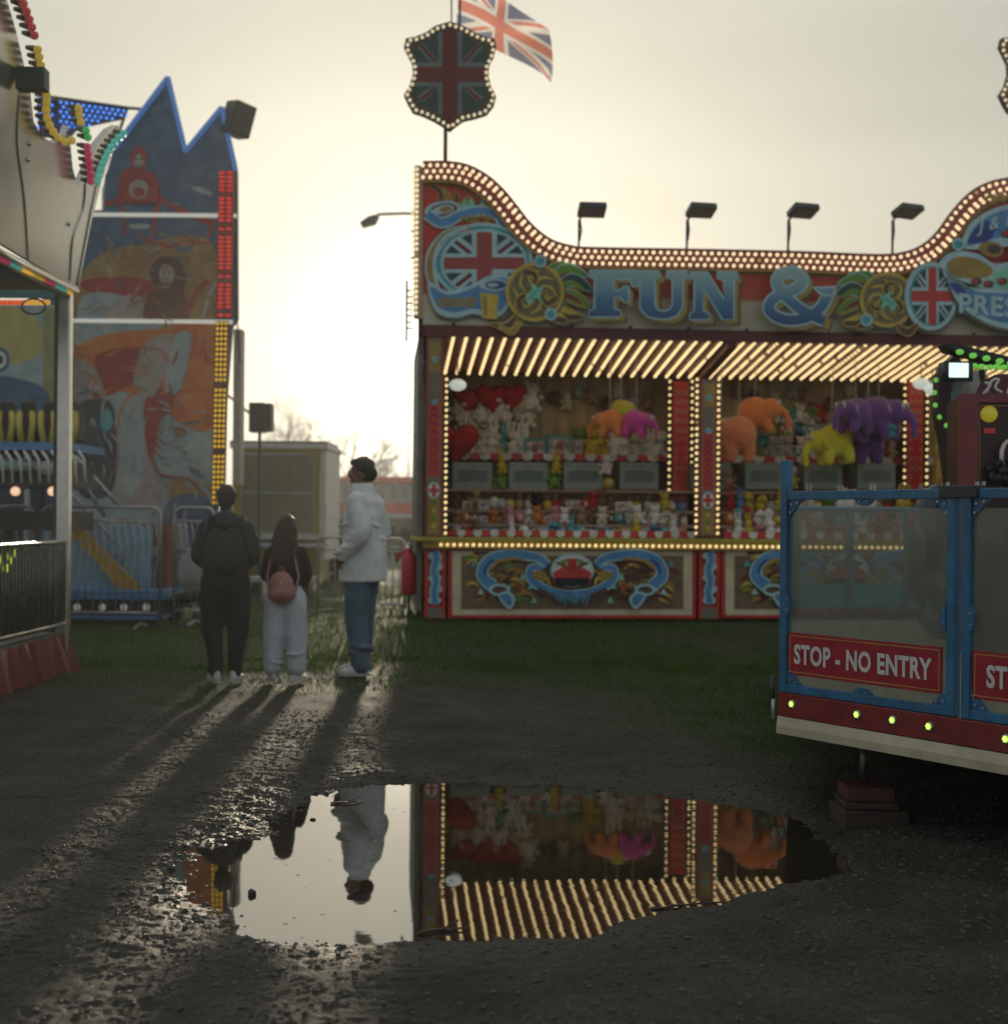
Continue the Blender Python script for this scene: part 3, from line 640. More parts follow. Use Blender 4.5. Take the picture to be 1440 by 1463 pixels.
# struts behind the sign
mb = MB()
for uu in (.5, 1.9, 3.5, 5.0, 6.6): mb.tube([f3(uu, .09, Zc(3.62)), f3(uu, .09, fr(700, 380)[1])], .022, DGREY, 6); mb.tube([f3(uu, .10, Zc(4.1)), f3(uu, 1.0, Zc(3.62))], .02, DGREY, 6)
mb.build('sign_brace', stall)
# side return with bulb rows and lattice, seen edge on
mb = MB(); uL = fr(596, 300)[0]
mb.box((uL-.03, .0, fr(596, 455)[1]), (u0-.001, .07, fr(600, 236)[1]), c('return_board', (.40, .30, .2), .5), f3)
for k in range(7): mb.box((uL-.10, .04+.0, fr(600, 470-k*9)[1]), (uL-.035, .06, fr(600, 467-k*9)[1]), GALV, f3)
mb.box((uL-.12, .03, fr(596, 488)[1]), (uL-.09, .06, fr(596, 400)[1]), GALV, f3)
mb.build('return_board', stall)
brun('bulb_strip', [f3(uL-.005, -.01-.0*i, fr(600, 242+i*7.6)[1]) for i in range(28)], .022, BULB)
brun('bulb_strip', [f3(uL-.05, .035, fr(600, 246+i*7.6)[1]) for i in range(27)], .022, BULB)
# columns
def column(x0, x1, v, ytop, ybot, roundel, base=True, step=.07):
    ua, z1 = fr(x0, ytop, v); ub, _ = fr(x1, ytop, v); _, z0 = fr(x0, ybot, v)
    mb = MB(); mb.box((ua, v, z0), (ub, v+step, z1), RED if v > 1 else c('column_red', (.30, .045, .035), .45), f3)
    w = ub-ua; uc = (ua+ub)/2
    col = mb.build('column', stall, bevel=.004)
    p = Paint(lambda u, z, d: f3(u, v-d, z), d0=.001)
    if base:
        m1 = DGOLD; p.poly([(ua+w*.12, z0+.02), (ub-w*.12, z0+.02), (ub-w*.12, z1-.02), (ua+w*.12, z1-.02)], c('column_drab', (.20, .16, .11), .5))
        H = z1-z0
        for a, b, m in ((.02, .27, DGOLD), (.30, .66, RED), (.68, .80, c('column_drab', (.20, .16, .11))), (.82, .97, DGOLD)):
            p.poly([(ua+w*.2, z0+H*a), (ub-w*.2, z0+H*a), (ub-w*.2, z0+H*b), (ua+w*.2, z0+H*b)], m)
        for k in range(9):
            zz = z0+H*(.32+k*.038); p.stroke([(uc-w*.22, zz), (uc, zz+.05), (uc+w*.22, zz)], .016, DRED, smooth=False)
        for k in range(6):
            zz = z0+H*(.04+k*.04); p.poly([(uc, zz), (uc+w*.16, zz+.03), (uc, zz+.06), (uc-w*.16, zz+.03)], GREEN if k % 2 else GOLD)
        for zz in (z0+H*.67, z0+H*.88): p.ell(uc, zz, w*.17, w*.17, LBLUE); p.ell(uc, zz, w*.12, w*.12, TEAL)
        rz = z0+H*roundel; p.ell(uc, rz, w*.36, w*.48, LBLUE); p.ell(uc, rz, w*.30, w*.40, WHITE)
        for q in ([(uc-w*.3, rz-.02), (uc+w*.3, rz-.02), (uc+w*.3, rz+.02), (uc-w*.3, rz+.02)], [(uc-.02, rz-w*.38), (uc+.02, rz-w*.38), (uc+.02, rz+w*.38), (uc-.02, rz+w*.38)]): p.poly(q, RED)
    else:
        H = z1-z0
        for k in range(14):
            zz = z0+H*(.38+k*.043); p.stroke([(uc-w*.4, zz), (uc, zz+.06), (uc+w*.4, zz)], .012, PINK, smooth=False); p.stroke([(uc-w*.4, zz+.06), (uc, zz), (uc+w*.4, zz+.06)], .012, PINK, smooth=False)
        for a in (.62, .46): p.poly([(uc-w*.2, z0+H*a), (uc+w*.2, z0+H*a), (uc+w*.2, z0+H*(a+.12)), (uc-w*.2, z0+H*(a+.12))], c('bright_red_paint', (.62, .02, .02), .35))
        p.poly([(uc-w*.4, z0+.02), (uc+w*.4, z0+.02), (uc+w*.4, z0+H*.34), (uc-w*.4, z0+H*.34)], DGOLD)
        p.ell(uc, z0+H*.40, w*.44, w*.62, GREEN); p.ell(uc, z0+H*.39, w*.36, w*.52, LBLUE); p.ell(uc, z0+H*.39, w*.28, w*.42, WHITE)
        for q in ([(uc-w*.2, z0+H*.39-.015), (uc+w*.2, z0+H*.39-.015), (uc+w*.2, z0+H*.39+.015), (uc-w*.2, z0+H*.39+.015)], [(uc-.013, z0+H*.39-w*.4), (uc+.013, z0+H*.39-w*.4), (uc+.013, z0+H*.39+w*.4), (uc-.013, z0+H*.39+w*.4)]): p.poly(q, RED)
    p.mb.build('painted_column_front', stall)
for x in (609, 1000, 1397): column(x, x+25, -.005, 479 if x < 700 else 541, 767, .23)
# lower painted pilasters under the counter
for x in (607, 999, 1398):
    ua, za = fr(x, 782, -.012); ub, zb = fr(x+29, 886, -.012); mb = MB(); mb.box((ua, -.012, zb), (ub, .08, za), RED, f3); mb.build('pilaster', stall, bevel=.004)
    p = Paint(fnS(-.012)); p.poly([(x+5, 786), (x+24, 786), (x+24, 866), (x+5, 866)], DRED)
    for k in range(5): p.ell(x+14+(k % 2)*2, 794+k*16, 9.5, 6, LBLUE)
    p.rib([(x+14, 787), (x+17, 800), (x+13, 815), (x+16, 830), (x+13, 846), (x+15, 863)], 8, MBLUE, LBLUE, 2.4)
    p.poly([(x+4, 869), (x+25, 869), (x+25, 884), (x+4, 884)], SIDE); p.mb.build('pilaster_painting', stall)
# rear columns with partitions
for x in (962, 1297):
    column(x, x+23, 1.61, 545, 860, 0, False)
    ua, _ = fr(x+12, 700, 1.61); mb = MB(); mb.box((ua+.14, 1.69, Zc(.17)), (ua+.17, DEP-.06, Zc(3.3)), DRED, f3); mb.build('partition', stall)
for x, yb in ((957, 700), (989, 690), (1293, 760), (1325, 740)):
    a, z1 = fr(x, 545, 1.56); _, zb = fr(x, yb, 1.56); brun('bulb_strip', lerp(f3(a, 1.56, z1), f3(a, 1.56, zb), int((yb-545)/9.0)), .020, BULBY, back=(.02, DGREY))
for x in (638, 996, 1027, 1392):
    a, z1 = fr(x, 542, -.03); _, zb = fr(x, 762, -.03); brun('bulb_strip', lerp(f3(a, -.03, z1), f3(a, -.03, zb), 26), .020, BULBY, back=(.018, DGREY))
# awning: a sloping ceiling carrying rows of bulbs
zf = zS-.10; zb_ = fr(900, 537, 1.6)[1]
mb = MB()
AW = c('awning_board', (.17, .045, .03), .5)
mb.prism([f3(u0+.05, .0, zf), f3(u1, .0, zf), f3(u1, 1.6, zb_+.02), f3(u0+.05, 1.6, zb_+.02)], Vector((0, 0, .03)), AW); mb.build('awning', stall)
def ceil(u, t): return f3(u, t*1.6, zf+(zb_+.02-zf)*t-.03)
us = []
ua = fr(648, 484)[0]; ub = fr(1031, 490)[0]
for k in range(22): us.append(ua+(ub-ua)*k/21)
uc_ = fr(1063, 490)[0]; ud = fr(1440, 497)[0]
for k in range(29): us.append(uc_+(ud-uc_)*k/24)
for k, u in enumerate(us):
    n_ = 19 if k not in (6, 8, 25, 33) else 15
    brun('bulb_strip', [ceil(u-.02*t, .02+.96*t) for t in [i/(n_-1) for i in range(n_)]], .0215, AWN)
mb = MB(); uu = fr(1046, 488)[0]; mb.prism([ceil(uu-.05, .0), ceil(uu+.05, 0), ceil(uu+.05, 1), ceil(uu-.05, 1)], Vector((0, 0, -.07)), MAR); mb.build('awning_beam', stall)
# counter ledge
mb = MB(); YEL = c('yellow_ledge_paint', (.42, .34, .04), .4)
za = fr(800, 769, -.10)[1]; zz = fr(800, 775, -.10)[1]
mb.box((u0-.12, -.10, zz), (u1, .45, za), YEL, f3); mb.build('counter', stall, bevel=.006)
uA = fr(630, 778, -.09)[0]; uB = fr(1395, 783, -.09)[0]; ncb = 86
brun('bulb_strip', [f3(uA+(uB-uA)*i/(ncb-1), -.085, zz-.035) for i in range(ncb)], .021, BULBY)
mb = MB(); mb.box((u0, -.06, zz-.075), (u1, .0, zz-.001), DGOLD, f3); mb.build('counter_rail', stall)
# red and white valances behind the counter and on the middle shelf
def valance(name, ua, ub, v, z, h, n):
    mb = MB(); w = (ub-ua)/n
    for k in range(n):
        m = WHITE if k % 2 else RED; q = [f3(ua+w*(k+a), v, z+b*h) for a, b in ((0, 1), (0, .35), (.2, .1), (.5, 0), (.8, .1), (1, .35), (1, 1))]
        mb.prism(q, F.V*.006, m)
    mb.build(name, stall)
BAYS = [(640, 990), (1030, 1385)]
# dado panels
def dado(x0, x1):
    ua, z1 = fr(x0, 786, 0); ub, z0 = fr(x1, 884, 0)
    mb = MB(); mb.box((ua, 0, z0), (ub, .05, z1), RED, f3); mb.build('counter_front', stall, bevel=.003)
    W_ = x1-x0; X = lambda t: x0+t*W_; p = Paint(fnS(0)); 
    p.poly([(X(.015), 787), (X(.985), 787), (X(.985), 879), (X(.015), 879)], CREAM); p.poly([(X(.05), 794), (X(.95), 794), (X(.95), 871), (X(.05), 871)], c('panel_drab', (.20, .13, .07), .5, var=.3, scale=9))
    p.poly([(X(.10), 788), (X(.22), 788), (X(.22), 793), (X(.1), 793)], DRED)
    rng = random.Random(x0)
    for fl in (0, 1):
        XX_ = (lambda t: X(1-t)) if fl else X
        for k in range(46):
            x = .055+rng.random()*(.24 if k < 34 else .38); y = 799+rng.random()*66; a = rng.uniform(-.9, .9)
            p.stroke([(XX_(x), y), (XX_(x+.03), y-7*math.cos(a)), (XX_(x+.05+a*.02), y-1+a*4)], 4.5, rng.choice((DGOLD, GOLD, BROWN, DRED, GREEN)), w2=(.6,))
        for x, y, m in ((.10, 806, TEAL), (.13, 846, LBLUE), (.16, 850, DRED), (.25, 836, MINT), (.33, 838, MINT), (.345, 858, MINT), (.30, 825, MINT)): p.poly([(XX_(x-.012), y+4), (XX_(x), y-6), (XX_(x+.014), y+3)], m)
        for k in range(7):
            x = .22+k*.026; p.stroke([(XX_(x), 832+(k % 2)*9), (XX_(x+.02), 826+(k % 3)*8), (XX_(x+.035), 838)], 5, (BROWN, DGOLD, RED, DGOLD, BROWN, GREEN, GOLD)[k], w2=(.6,))
        p.rib([(XX_(.18), 838), (XX_(.135), 822), (XX_(.165), 800), (XX_(.25), 792), (XX_(.36), 797), (XX_(.40), 808)], 15, MBLUE, LBLUE, 2.2, w2=9)
        p.stroke([(XX_(.17), 812), (XX_(.21), 801), (XX_(.30), 798)], 6, DGOLD, w2=3); p.stroke([(XX_(.145), 820), (XX_(.155), 808), (XX_(.18), 800)], 4, DBLUE)
        p.ell(XX_(.205), 843, W_*.043, 9, LBLUE); p.ell(XX_(.205), 843, W_*.03, 5, BROWN)
        p.poly([(XX_(.20), 850), (XX_(.24), 845), (XX_(.27), 856), (XX_(.25), 870), (XX_(.225), 866)], LBLUE, True); p.poly([(XX_(.21), 852), (XX_(.24), 849), (XX_(.258), 858), (XX_(.245), 866)], MBLUE, True)
        p.rib([(XX_(.5), 852), (XX_(.41), 846), (XX_(.335), 828), (XX_(.335), 812), (XX_(.38), 812)], 13, MBLUE, LBLUE, 2, w2=6)
        p.ell(XX_(.365), 822, W_*.03, 7, DGOLD)
        p.stroke([(XX_(.36), 842), (XX_(.43), 853), (XX_(.5), 857)], 7, BROWN, w2=5)
    p.ell(X(.5), 815, W_*.088, 24, LBLUE); p.ell(X(.5), 815, W_*.078, 21, WHITE); 
    for s_ in (-1, 1):
        p.poly([(X(.5+s_*.02), 798), (X(.5+s_*.055), 803), (X(.5+s_*.03), 812)], GREEN); p.stroke([(X(.5+s_*.015), 812), (X(.5+s_*.065), 804)], 3, DRED, smooth=False)
    p.poly([(X(.422), 818), (X(.46), 811), (X(.5), 809), (X(.54), 811), (X(.578), 818), (X(.57), 834), (X(.5), 838), (X(.43), 834)], RED); p.poly([(X(.48), 811), (X(.48), 798), (X(.52), 798), (X(.52), 811)], RED); p.poly([(X(.43), 826), (X(.57), 826), (X(.565), 835), (X(.5), 838), (X(.435), 835)], BLACK)
    for k in range(9): p.poly([(X(.5+(k-4)*.017-.007), 852), (X(.5+(k-4)*.017+.007), 852), (X(.5+(k-4)*.013), 862+abs(k % 3)*3)], TEAL if k % 2 else MBLUE)
    p.mb.build('counter_front_painting', stall)
for x in ((641, 994), (1031, 1390), (1430, 1560)): dado(*x)
mb = MB(); mb.box((u0, -.03, BZ+.03), (u1, .02, fr(800, 884)[1]-.002), DRED, f3); mb.build('kick_rail', stall)
mb = MB()
for u in (.13, 1.65, 3.3, 4.9, 6.4): mb.box((u, .05, BZ-.05), (u+.18, .25, BZ+.03), c('wood_packing', (.10, .07, .045), .8), f3)
mb.build('packing_block', stall)
# ---- shelves
SHV = [(2.05, 654), (1.50, 700), (1.13, 729), (.83, 749), (.54, 768)]
shz = []
for v, y in SHV:
    z = fr(800, y, v)[1]; shz.append(z)
    mb = MB(); mb.box((u0+.02, v-.16, z-.03), (u1, v+.25, z), c('shelf_board', (.42, .28, .18), .6), f3); mb.build('shelf', stall)
for x0, x1 in BAYS:
    ua, ub = fr(x0, 760, .5)[0], fr(x1, 760, .5)[0]; valance('valance', ua, ub, .37, shz[4]+.0, .08, 30)
    ua, ub = fr(x0, 655, 1.88)[0], fr(x1-20, 655, 1.88)[0]; valance('valance', ua, ub, 1.87, shz[0]-.05, .09, 22)
# ---- prizes
plush_mats = {}
def pm(cname, col):
    k = 'plush_'+cname
    if k not in plush_mats: plush_mats[k] = mat(k, col, .9, 0, .22, 30, bump=.5, bscale=150)
    return plush_mats[k]
PC = {'cream': (.66, .58, .44), 'white': (.80, .78, .72), 'brown': (.20, .10, .055), 'red': (.45, .03, .03), 'pink': (.60, .26, .30), 'grey': (.42, .43, .42), 'yellow': (.60, .46, .05),
      'green': (.20, .34, .07), 'blue': (.10, .24, .42), 'black': (.02, .02, .022), 'orange': (.60, .22, .04), 'tan': (.38, .25, .13), 'turquoise': (.10, .38, .40)}
EYE = c('button_eye', (.01, .01, .01), .2)
def proto_mesh(kind):
    mb = MB(); m = pm('cream', PC['cream']); B = lambda *a: mb.ball(a[0], a[1], m, 10)
    if kind == 'teddy':
        B((0, 0, .11), (.085, .075, .10)); B((0, -.01, .235), (.07, .062, .062)); B((0, -.065, .225), (.03, .03, .025)); [B((s*.055, 0, .285), (.026, .015, .026)) for s in (-1, 1)]
        [B((s*.085, -.04, .15), (.028, .045, .028)) for s in (-1, 1)]; [B((s*.06, -.09, .035), (.034, .065, .034)) for s in (-1, 1)]
        [mb.ball((s*.025, -.068, .25), .008, EYE, 6) for s in (-1, 1)]
    elif kind == 'bunny':
        B((0, 0, .10), (.07, .065, .10)); B((0, -.01, .22), (.055, .05, .055)); [B((s*.026, 0, .32), (.017, .012, .07)) for s in (-1, 1)]; [B((s*.06, -.05, .12), (.022, .04, .022)) for s in (-1, 1)]; [B((s*.045, -.08, .03), (.028, .055, .03)) for s in (-1, 1)]
        [mb.ball((s*.02, -.055, .23), .007, EYE, 6) for s in (-1, 1)]
    elif kind == 'dog':
        B((0, .02, .09), (.075, .10, .085)); B((0, -.06, .19), (.062, .06, .058)); B((0, -.12, .175), (.03, .035, .025)); [B((s*.065, -.05, .17), (.016, .03, .05)) for s in (-1, 1)]; [B((s*.05, -.09, .03), (.027, .04, .035)) for s in (-1, 1)]
        [mb.ball((s*.022, -.112, .205), .008, EYE, 6) for s in (-1, 1)]
    elif kind == 'box':
        mb.box((-.09, -.05, 0), (.09, .05, .15), m); mb.box((-.075, -.053, .02), (.075, -.0505, .13), c('printed_card', (.45, .40, .36), .5, var=.8, scale=18)); mb.ball((0, -.05, .075), (.03, .012, .04), c('toy_inside', (.3, .1, .1), .5, var=.6, scale=20), 8)
    elif kind == 'ball': B((0, 0, .09), .09); mb.ball((0, -.045, .10), (.04, .05, .05), WHITE, 8)
    elif kind == 'doll':
        mb.loft([((0, 0, z), (r, r*.8), Vector((1,0,0)), Vector((0,1,0))) for z, r in ((0, .055), (.06, .06), (.12, .04), (.15, .022))], m, 10); mb.ball((0, 0, .19), (.04, .038, .045), SKIN, 8); mb.ball((0, .012, .20), (.045, .04, .048), c('doll_hair', (.10, .05, .02)), 8); [B((s*.05, -.01, .10), (.014, .016, .045)) for s in (-1, 1)]
    elif kind == 'heart':
        q = [];
        for k in range(28):
            t = 2*PI*k/28; q.append((.011*16*math.sin(t)**3, (13*math.cos(t)-5*math.cos(2*t)-2*math.cos(3*t)-math.cos(4*t))*.011+.18))
        for d_, s_ in ((0, 1),): 
            n = len(q); vs = [Vector((0, -.06, .20)), Vector((0, .06, .20))]+[Vector((x, 0, y)) for x, y in q]+[Vector((x*.8, -.045, .2+(y-.2)*.8)) for x, y in q]+[Vector((x*.8, .045, .2+(y-.2)*.8)) for x, y in q]
            fs = []
            for k in range(n): k2 = (k+1) % n; fs += [(2+k, 2+k2, 2+n+k2, 2+n+k), (2+n+k, 2+n+k2, 0), (2+k2, 2+k, 2+2*n+k, 2+2*n+k2), (2+2*n+k2, 2+2*n+k, 1)]
            mb.add(vs, fs, m)
    o = mb.build('tmp', smooth=(kind != 'box')); me = o.data; bpy.data.objects.remove(o); me.name = kind; return me
PM = {k: proto_mesh(k) for k in ('teddy', 'bunny', 'dog', 'box', 'ball', 'doll', 'heart')}
ORD = 'first second third fourth fifth sixth seventh eighth ninth tenth eleventh twelfth thirteenth fourteenth fifteenth sixteenth seventeenth eighteenth nineteenth twentieth'.split()+['twenty-first', 'twenty-second', 'twenty-third', 'twenty-fourth', 'twenty-fifth', 'twenty-sixth']
NM = {'teddy': 'teddy_bear', 'bunny': 'toy_rabbit', 'dog': 'toy_dog', 'box': 'boxed_toy', 'ball': 'plush_ball', 'doll': 'doll', 'heart': 'heart_cushion'}
CT = {'teddy': 'teddy bear', 'bunny': 'toy rabbit', 'dog': 'toy dog', 'box': 'boxed toy', 'ball': 'plush ball', 'doll': 'doll', 'heart': 'cushion'}
def prize(kind, cn, p, s, label, tilt=0, group=None):
    o = bpy.data.objects.new(NM[kind], PM[kind]); COL.objects.link(o); o.location = p; o.scale = (s*KS,)*3
    o.rotation_euler = (tilt, random.uniform(-.12, .12), F.ang+random.uniform(-.4, .4) if kind not in ('box',) else F.ang)
    o.material_slots[0].link = 'OBJECT'; o.material_slots[0].material = pm(cn, PC[cn])
    o['label'] = label; o['category'] = CT[kind]
    if group: o['group'] = group
    return o
BN = ['left bay', 'right bay']; SN = ['top shelf', 'crate shelf', 'third shelf', 'fourth shelf', 'front ledge']
def row(bay, sh, n, kinds, cols, s, xa=None, xb=None, base=0):
    v, y = SHV[sh]; xa = xa or BAYS[bay][0]+6; xb = xb or BAYS[bay][1]-(24 if v > 1.5 else 8)
    for i in range(n):
        x = xa+(xb-xa)*(i+.5)/n+random.uniform(-1.5, 1.5); u = fr(x, y, v)[0]; k = random.choice(kinds); cn = random.choice(cols)
        prize(k, cn, f3(u, v+random.uniform(-.05, .08), shz[sh]), s*random.uniform(.88, 1.12), '%s %s, %s from the left on the %s, %s' % (cn, CT[k], ORD[i+base], SN[sh], BN[bay]), group='prizes on the %s of the stall' % SN[sh])
row(0, 0, 8, ['bunny', 'teddy'], ['white', 'cream', 'white', 'turquoise'], 1.4, 655, 752)
row(0, 0, 4, ['box'], ['grey', 'turquoise', 'grey', 'white'], 1.9, 752, 824, 8)
row(0, 0, 4, ['teddy', 'ball'], ['yellow', 'green', 'yellow'], 1.5, 826, 872, 12)
row(0, 0, 8, ['bunny', 'dog'], ['pink', 'white', 'cream', 'white'], 1.5, 872, 955, 16)
row(1, 0, 9, ['dog', 'teddy', 'ball'], ['turquoise', 'grey', 'white', 'red', 'green', 'grey'], 1.15, 1090, 1180)
row(1, 0, 9, ['teddy', 'dog', 'bunny'], ['white', 'tan', 'red', 'cream', 'brown'], 1.15, 1190, 1290, 9)
row(0, 2, 26, ['doll', 'teddy', 'ball', 'box', 'doll'], ['brown', 'red', 'black', 'yellow', 'grey', 'tan', 'white', 'blue', 'cream', 'white', 'cream', 'grey'], .88)
row(1, 2, 24, ['doll', 'teddy', 'bunny', 'dog'], ['brown', 'red', 'grey', 'white', 'yellow', 'tan', 'blue', 'green', 'cream'], 1.0)
row(0, 3, 26, ['teddy', 'ball', 'dog', 'box', 'doll'], ['grey', 'tan', 'cream', 'white', 'brown', 'white', 'cream', 'orange', 'turquoise', 'pink'], .80)
row(1, 3, 25, ['teddy', 'ball', 'dog'], ['turquoise', 'yellow', 'red', 'white', 'brown', 'orange', 'cream'], .9)
row(0, 4, 25, ['box', 'ball', 'bunny', 'dog', 'box'], ['grey', 'white', 'turquoise', 'blue', 'pink', 'orange', 'yellow', 'brown'], .8)
row(1, 4, 24, ['dog', 'ball', 'bunny', 'box', 'teddy'], ['orange', 'white', 'yellow', 'cream', 'pink', 'tan', 'red'], .85)
# things hung or piled on the back wall
for b in (0, 1):
    for i in range(9):
        x = (772+i*19, 1050+i*27)[b]+random.uniform(-3, 3); y = 556+(i*7 % 3)*9; u, z = fr(x, y, 2.25); cn = ('tan', 'brown', 'cream', 'grey')[i % 4]
        prize('dog' if i % 2 else 'teddy', cn, f3(u, 2.25, z-.12), .9, '%s %s pinned high on the back wall, %s from the left, %s' % (cn, 'toy dog' if i % 2 else 'teddy bear', ORD[i], BN[b]), group='toys pinned high on the back wall')
for i, (x, y, s, t) in enumerate(((664, 592, 1.2, 'by the lamp'), (703, 594, 1.45, 'left one of the touching pair'), (730, 590, 1.35, 'right one of the touching pair'), (648, 668, 1.9, 'low at the left above the crates'))):
    u, z = fr(x, y, 2.15); prize('heart', 'red', f3(u, 2.15 if i < 3 else 1.7, z), s, 'red heart cushion on the back wall, '+t, group='red heart cushions')
for i, (x, y) in enumerate(((662, 612), (688, 606), (715, 606), (742, 604), (758, 590), (755, 614), (672, 630), (700, 628), (726, 630), (652, 604))):
    u, z = fr(x, y, 2.2); prize(('teddy', 'bunny')[i % 2], ('white', 'cream')[i % 3 == 0], f3(u, 2.2, z), 1.5, 'pale %s under the red hearts on the back wall, %s of its heap' % (('teddy bear', 'toy rabbit')[i % 2], ORD[i]), group='pale plush toys hung under the hearts')
for i in range(26):
    x = 1092+(i % 9)*10.5+(i//9)*3; y = 640-(i//9)*17; u, z = fr(x, y, 2.2); k = ('dog', 'teddy', 'ball')[i % 3]; cn = ('turquoise', 'white', 'grey', 'green', 'red', 'white', 'blue')[i % 7]
    prize(k, cn, f3(u, 2.2, z), 1.0, '%s %s heaped between the hanging elephants, %s along the %s row' % (cn, CT[k], ORD[i % 9], ORD[i//9]), group='plush heap between the elephants')
for i in range(16):
    x = 1200+(i % 8)*12; y = 646-(i//8)*20; u, z = fr(x, y, 2.2); k = ('bunny', 'teddy', 'dog')[i % 3]; cn = ('white', 'brown', 'tan', 'cream', 'red')[i % 5]
    prize(k, cn, f3(u, 2.2, z), 1.1, '%s %s heaped behind the purple elephants, %s along the %s row' % (cn, CT[k], ORD[i % 8], ORD[i//8]), group='plush heap behind the purple elephants')
for i, (x, y, k, cn) in enumerate(((716, 690, 'teddy', 'green'), (717, 668, 'bunny', 'yellow'), (792, 690, 'teddy', 'green'), (793, 668, 'bunny', 'yellow'), (868, 690, 'ball', 'yellow'), (866, 670, 'teddy', 'white'), (1042, 690, 'teddy', 'tan'), (1130, 690, 'teddy', 'yellow'), (1131, 672, 'ball', 'cream'))):
    u, z = fr(x, y, 1.40); prize(k, cn, f3(u, 1.40, z-.08), .95, '%s %s hung between the grey crates, %s of these from the left' % (cn, CT[k], ORD[i]), group='toys hung between the crates')
# grey slotted crates
CRG = c('crate_grey_green', (.27, .33, .27), .5)
def crate(x0, x1, y0, y1, lab, proto=[None]):
    v = 1.40; u, z = fr((x0+x1)/2, y1, v)
    if proto[0] is None:
        r = root('slotted_crate', tuple(f3(u, v, z)), lab, 'crate', F.ang, 'grey slotted crates'); w = .235; h = .32
        M_ = FR[r.name].inverted(); fn = lambda x, y, zz: M_ @ Vector((x, y, zz)); mb = MB()
        for a, b in (((-w, 0, 0), (w, .02, .09)), ((-w, 0, .22), (w, .02, h)), ((-w, 0, .09), (-w+.06, .02, .22)), ((w-.06, 0, .09), (w, .02, .22)), ((-w, .021, 0), (-w+.02, .3, h)), ((w-.02, .021, 0), (w, .3, h)), ((-w+.021, .28, 0), (w-.021, .3, h)), ((-w+.021, .021, 0), (w-.021, .279, .02))): mb.box(a, b, CRG, fn)
        mb.build('body', r)
        mb = MB(); mb.box((-w+.02, .03, .02), (w-.02, .26, h-.05), c('crate_inside', (.06, .065, .06), .8), fn); mb.build('contents', r)
        mb = MB()
        for k in range(11): x = -w+.075+k*(2*w-.15)/10; mb.box((x-.009, .004, .091), (x+.009, .016, .219), CRG, fn)
        mb.build('slats', r); proto[0] = r; return r
    return copy_thing(proto[0], f3(u, v, z), None, lab)
for i, (x0, x1) in enumerate(((642, 708), (724, 786), (802, 864), (880, 946), (1030, 1044), (1062, 1122), (1146, 1206), (1222, 1282))):
    if i == 4: x0 -= 40
    crate(x0, x1, 657, 699, ['leftmost grey slotted crate in the left bay', 'second grey slotted crate from the left column', 'third grey slotted crate, left of the magenta elephant', 'grey slotted crate under the magenta elephant', 'grey crate cut off by the middle column', 'grey slotted crate under the orange elephants', 'grey slotted crate under the yellow elephant', 'grey slotted crate under the purple elephants'][i])
# third bay: yellow goods seen past the rear column
for i, (x0, y0, x1, y1, m) in enumerate(((1338, 655, 1356, 760, c('yellow_card', (.60, .42, .05), .5, var=.4, scale=9)), (1360, 650, 1384, 745, c('yellow_card', (.60, .42, .05))), (1336, 590, 1372, 650, c('lime_card', (.40, .42, .06), .5, var=.5, scale=8)))):
    r = MB(); (a, z1), (b, z0) = fr(x0, y0, 1.2), fr(x1, y1, 1.2); r.box((a, 1.2, z0), (b, 1.32, z1), m, f3)
    r.box((a+.02, 1.197, z0+.3*(z1-z0)), (b-.02, 1.199, z0+.75*(z1-z0)), c('orange_print', (.6, .22, .03), .5, var=.7, scale=12), f3)
    r.box((a+.02, 1.197, z0+.05*(z1-z0)), (b-.02, 1.199, z0+.12*(z1-z0)), RED, f3)
    r.build('toy_packet', loc=f3(a, 1.2, z0), label=['tall yellow packet beside the red rear column', 'yellow packet behind the blue post, right of its neighbour', 'lime and orange packet above the tall yellow ones'][i], category='packet')
# round white lamps hung under the awning
for i, (x, y) in enumerate(((654, 550), (1316, 548), (1332, 556))):
    u, z = fr(x, y, .9); mb = MB(); mb.ball(f3(u, .9, z), (.10, .10, .07), emis('frosted_lamp', (.85, .9, .8), .55), 14); mb.tube([f3(u, .9, z+.06), f3(u, .9, z+.35)], .008, DGREY, 5)
    mb.build('globe_lamp', smooth=True, loc=f3(u, .9, z), label=['round frosted lamp hung at the top left corner of the left bay', 'frosted lamp above the right rear column', 'second frosted lamp just right of the rear column top'][i], category='lamp')
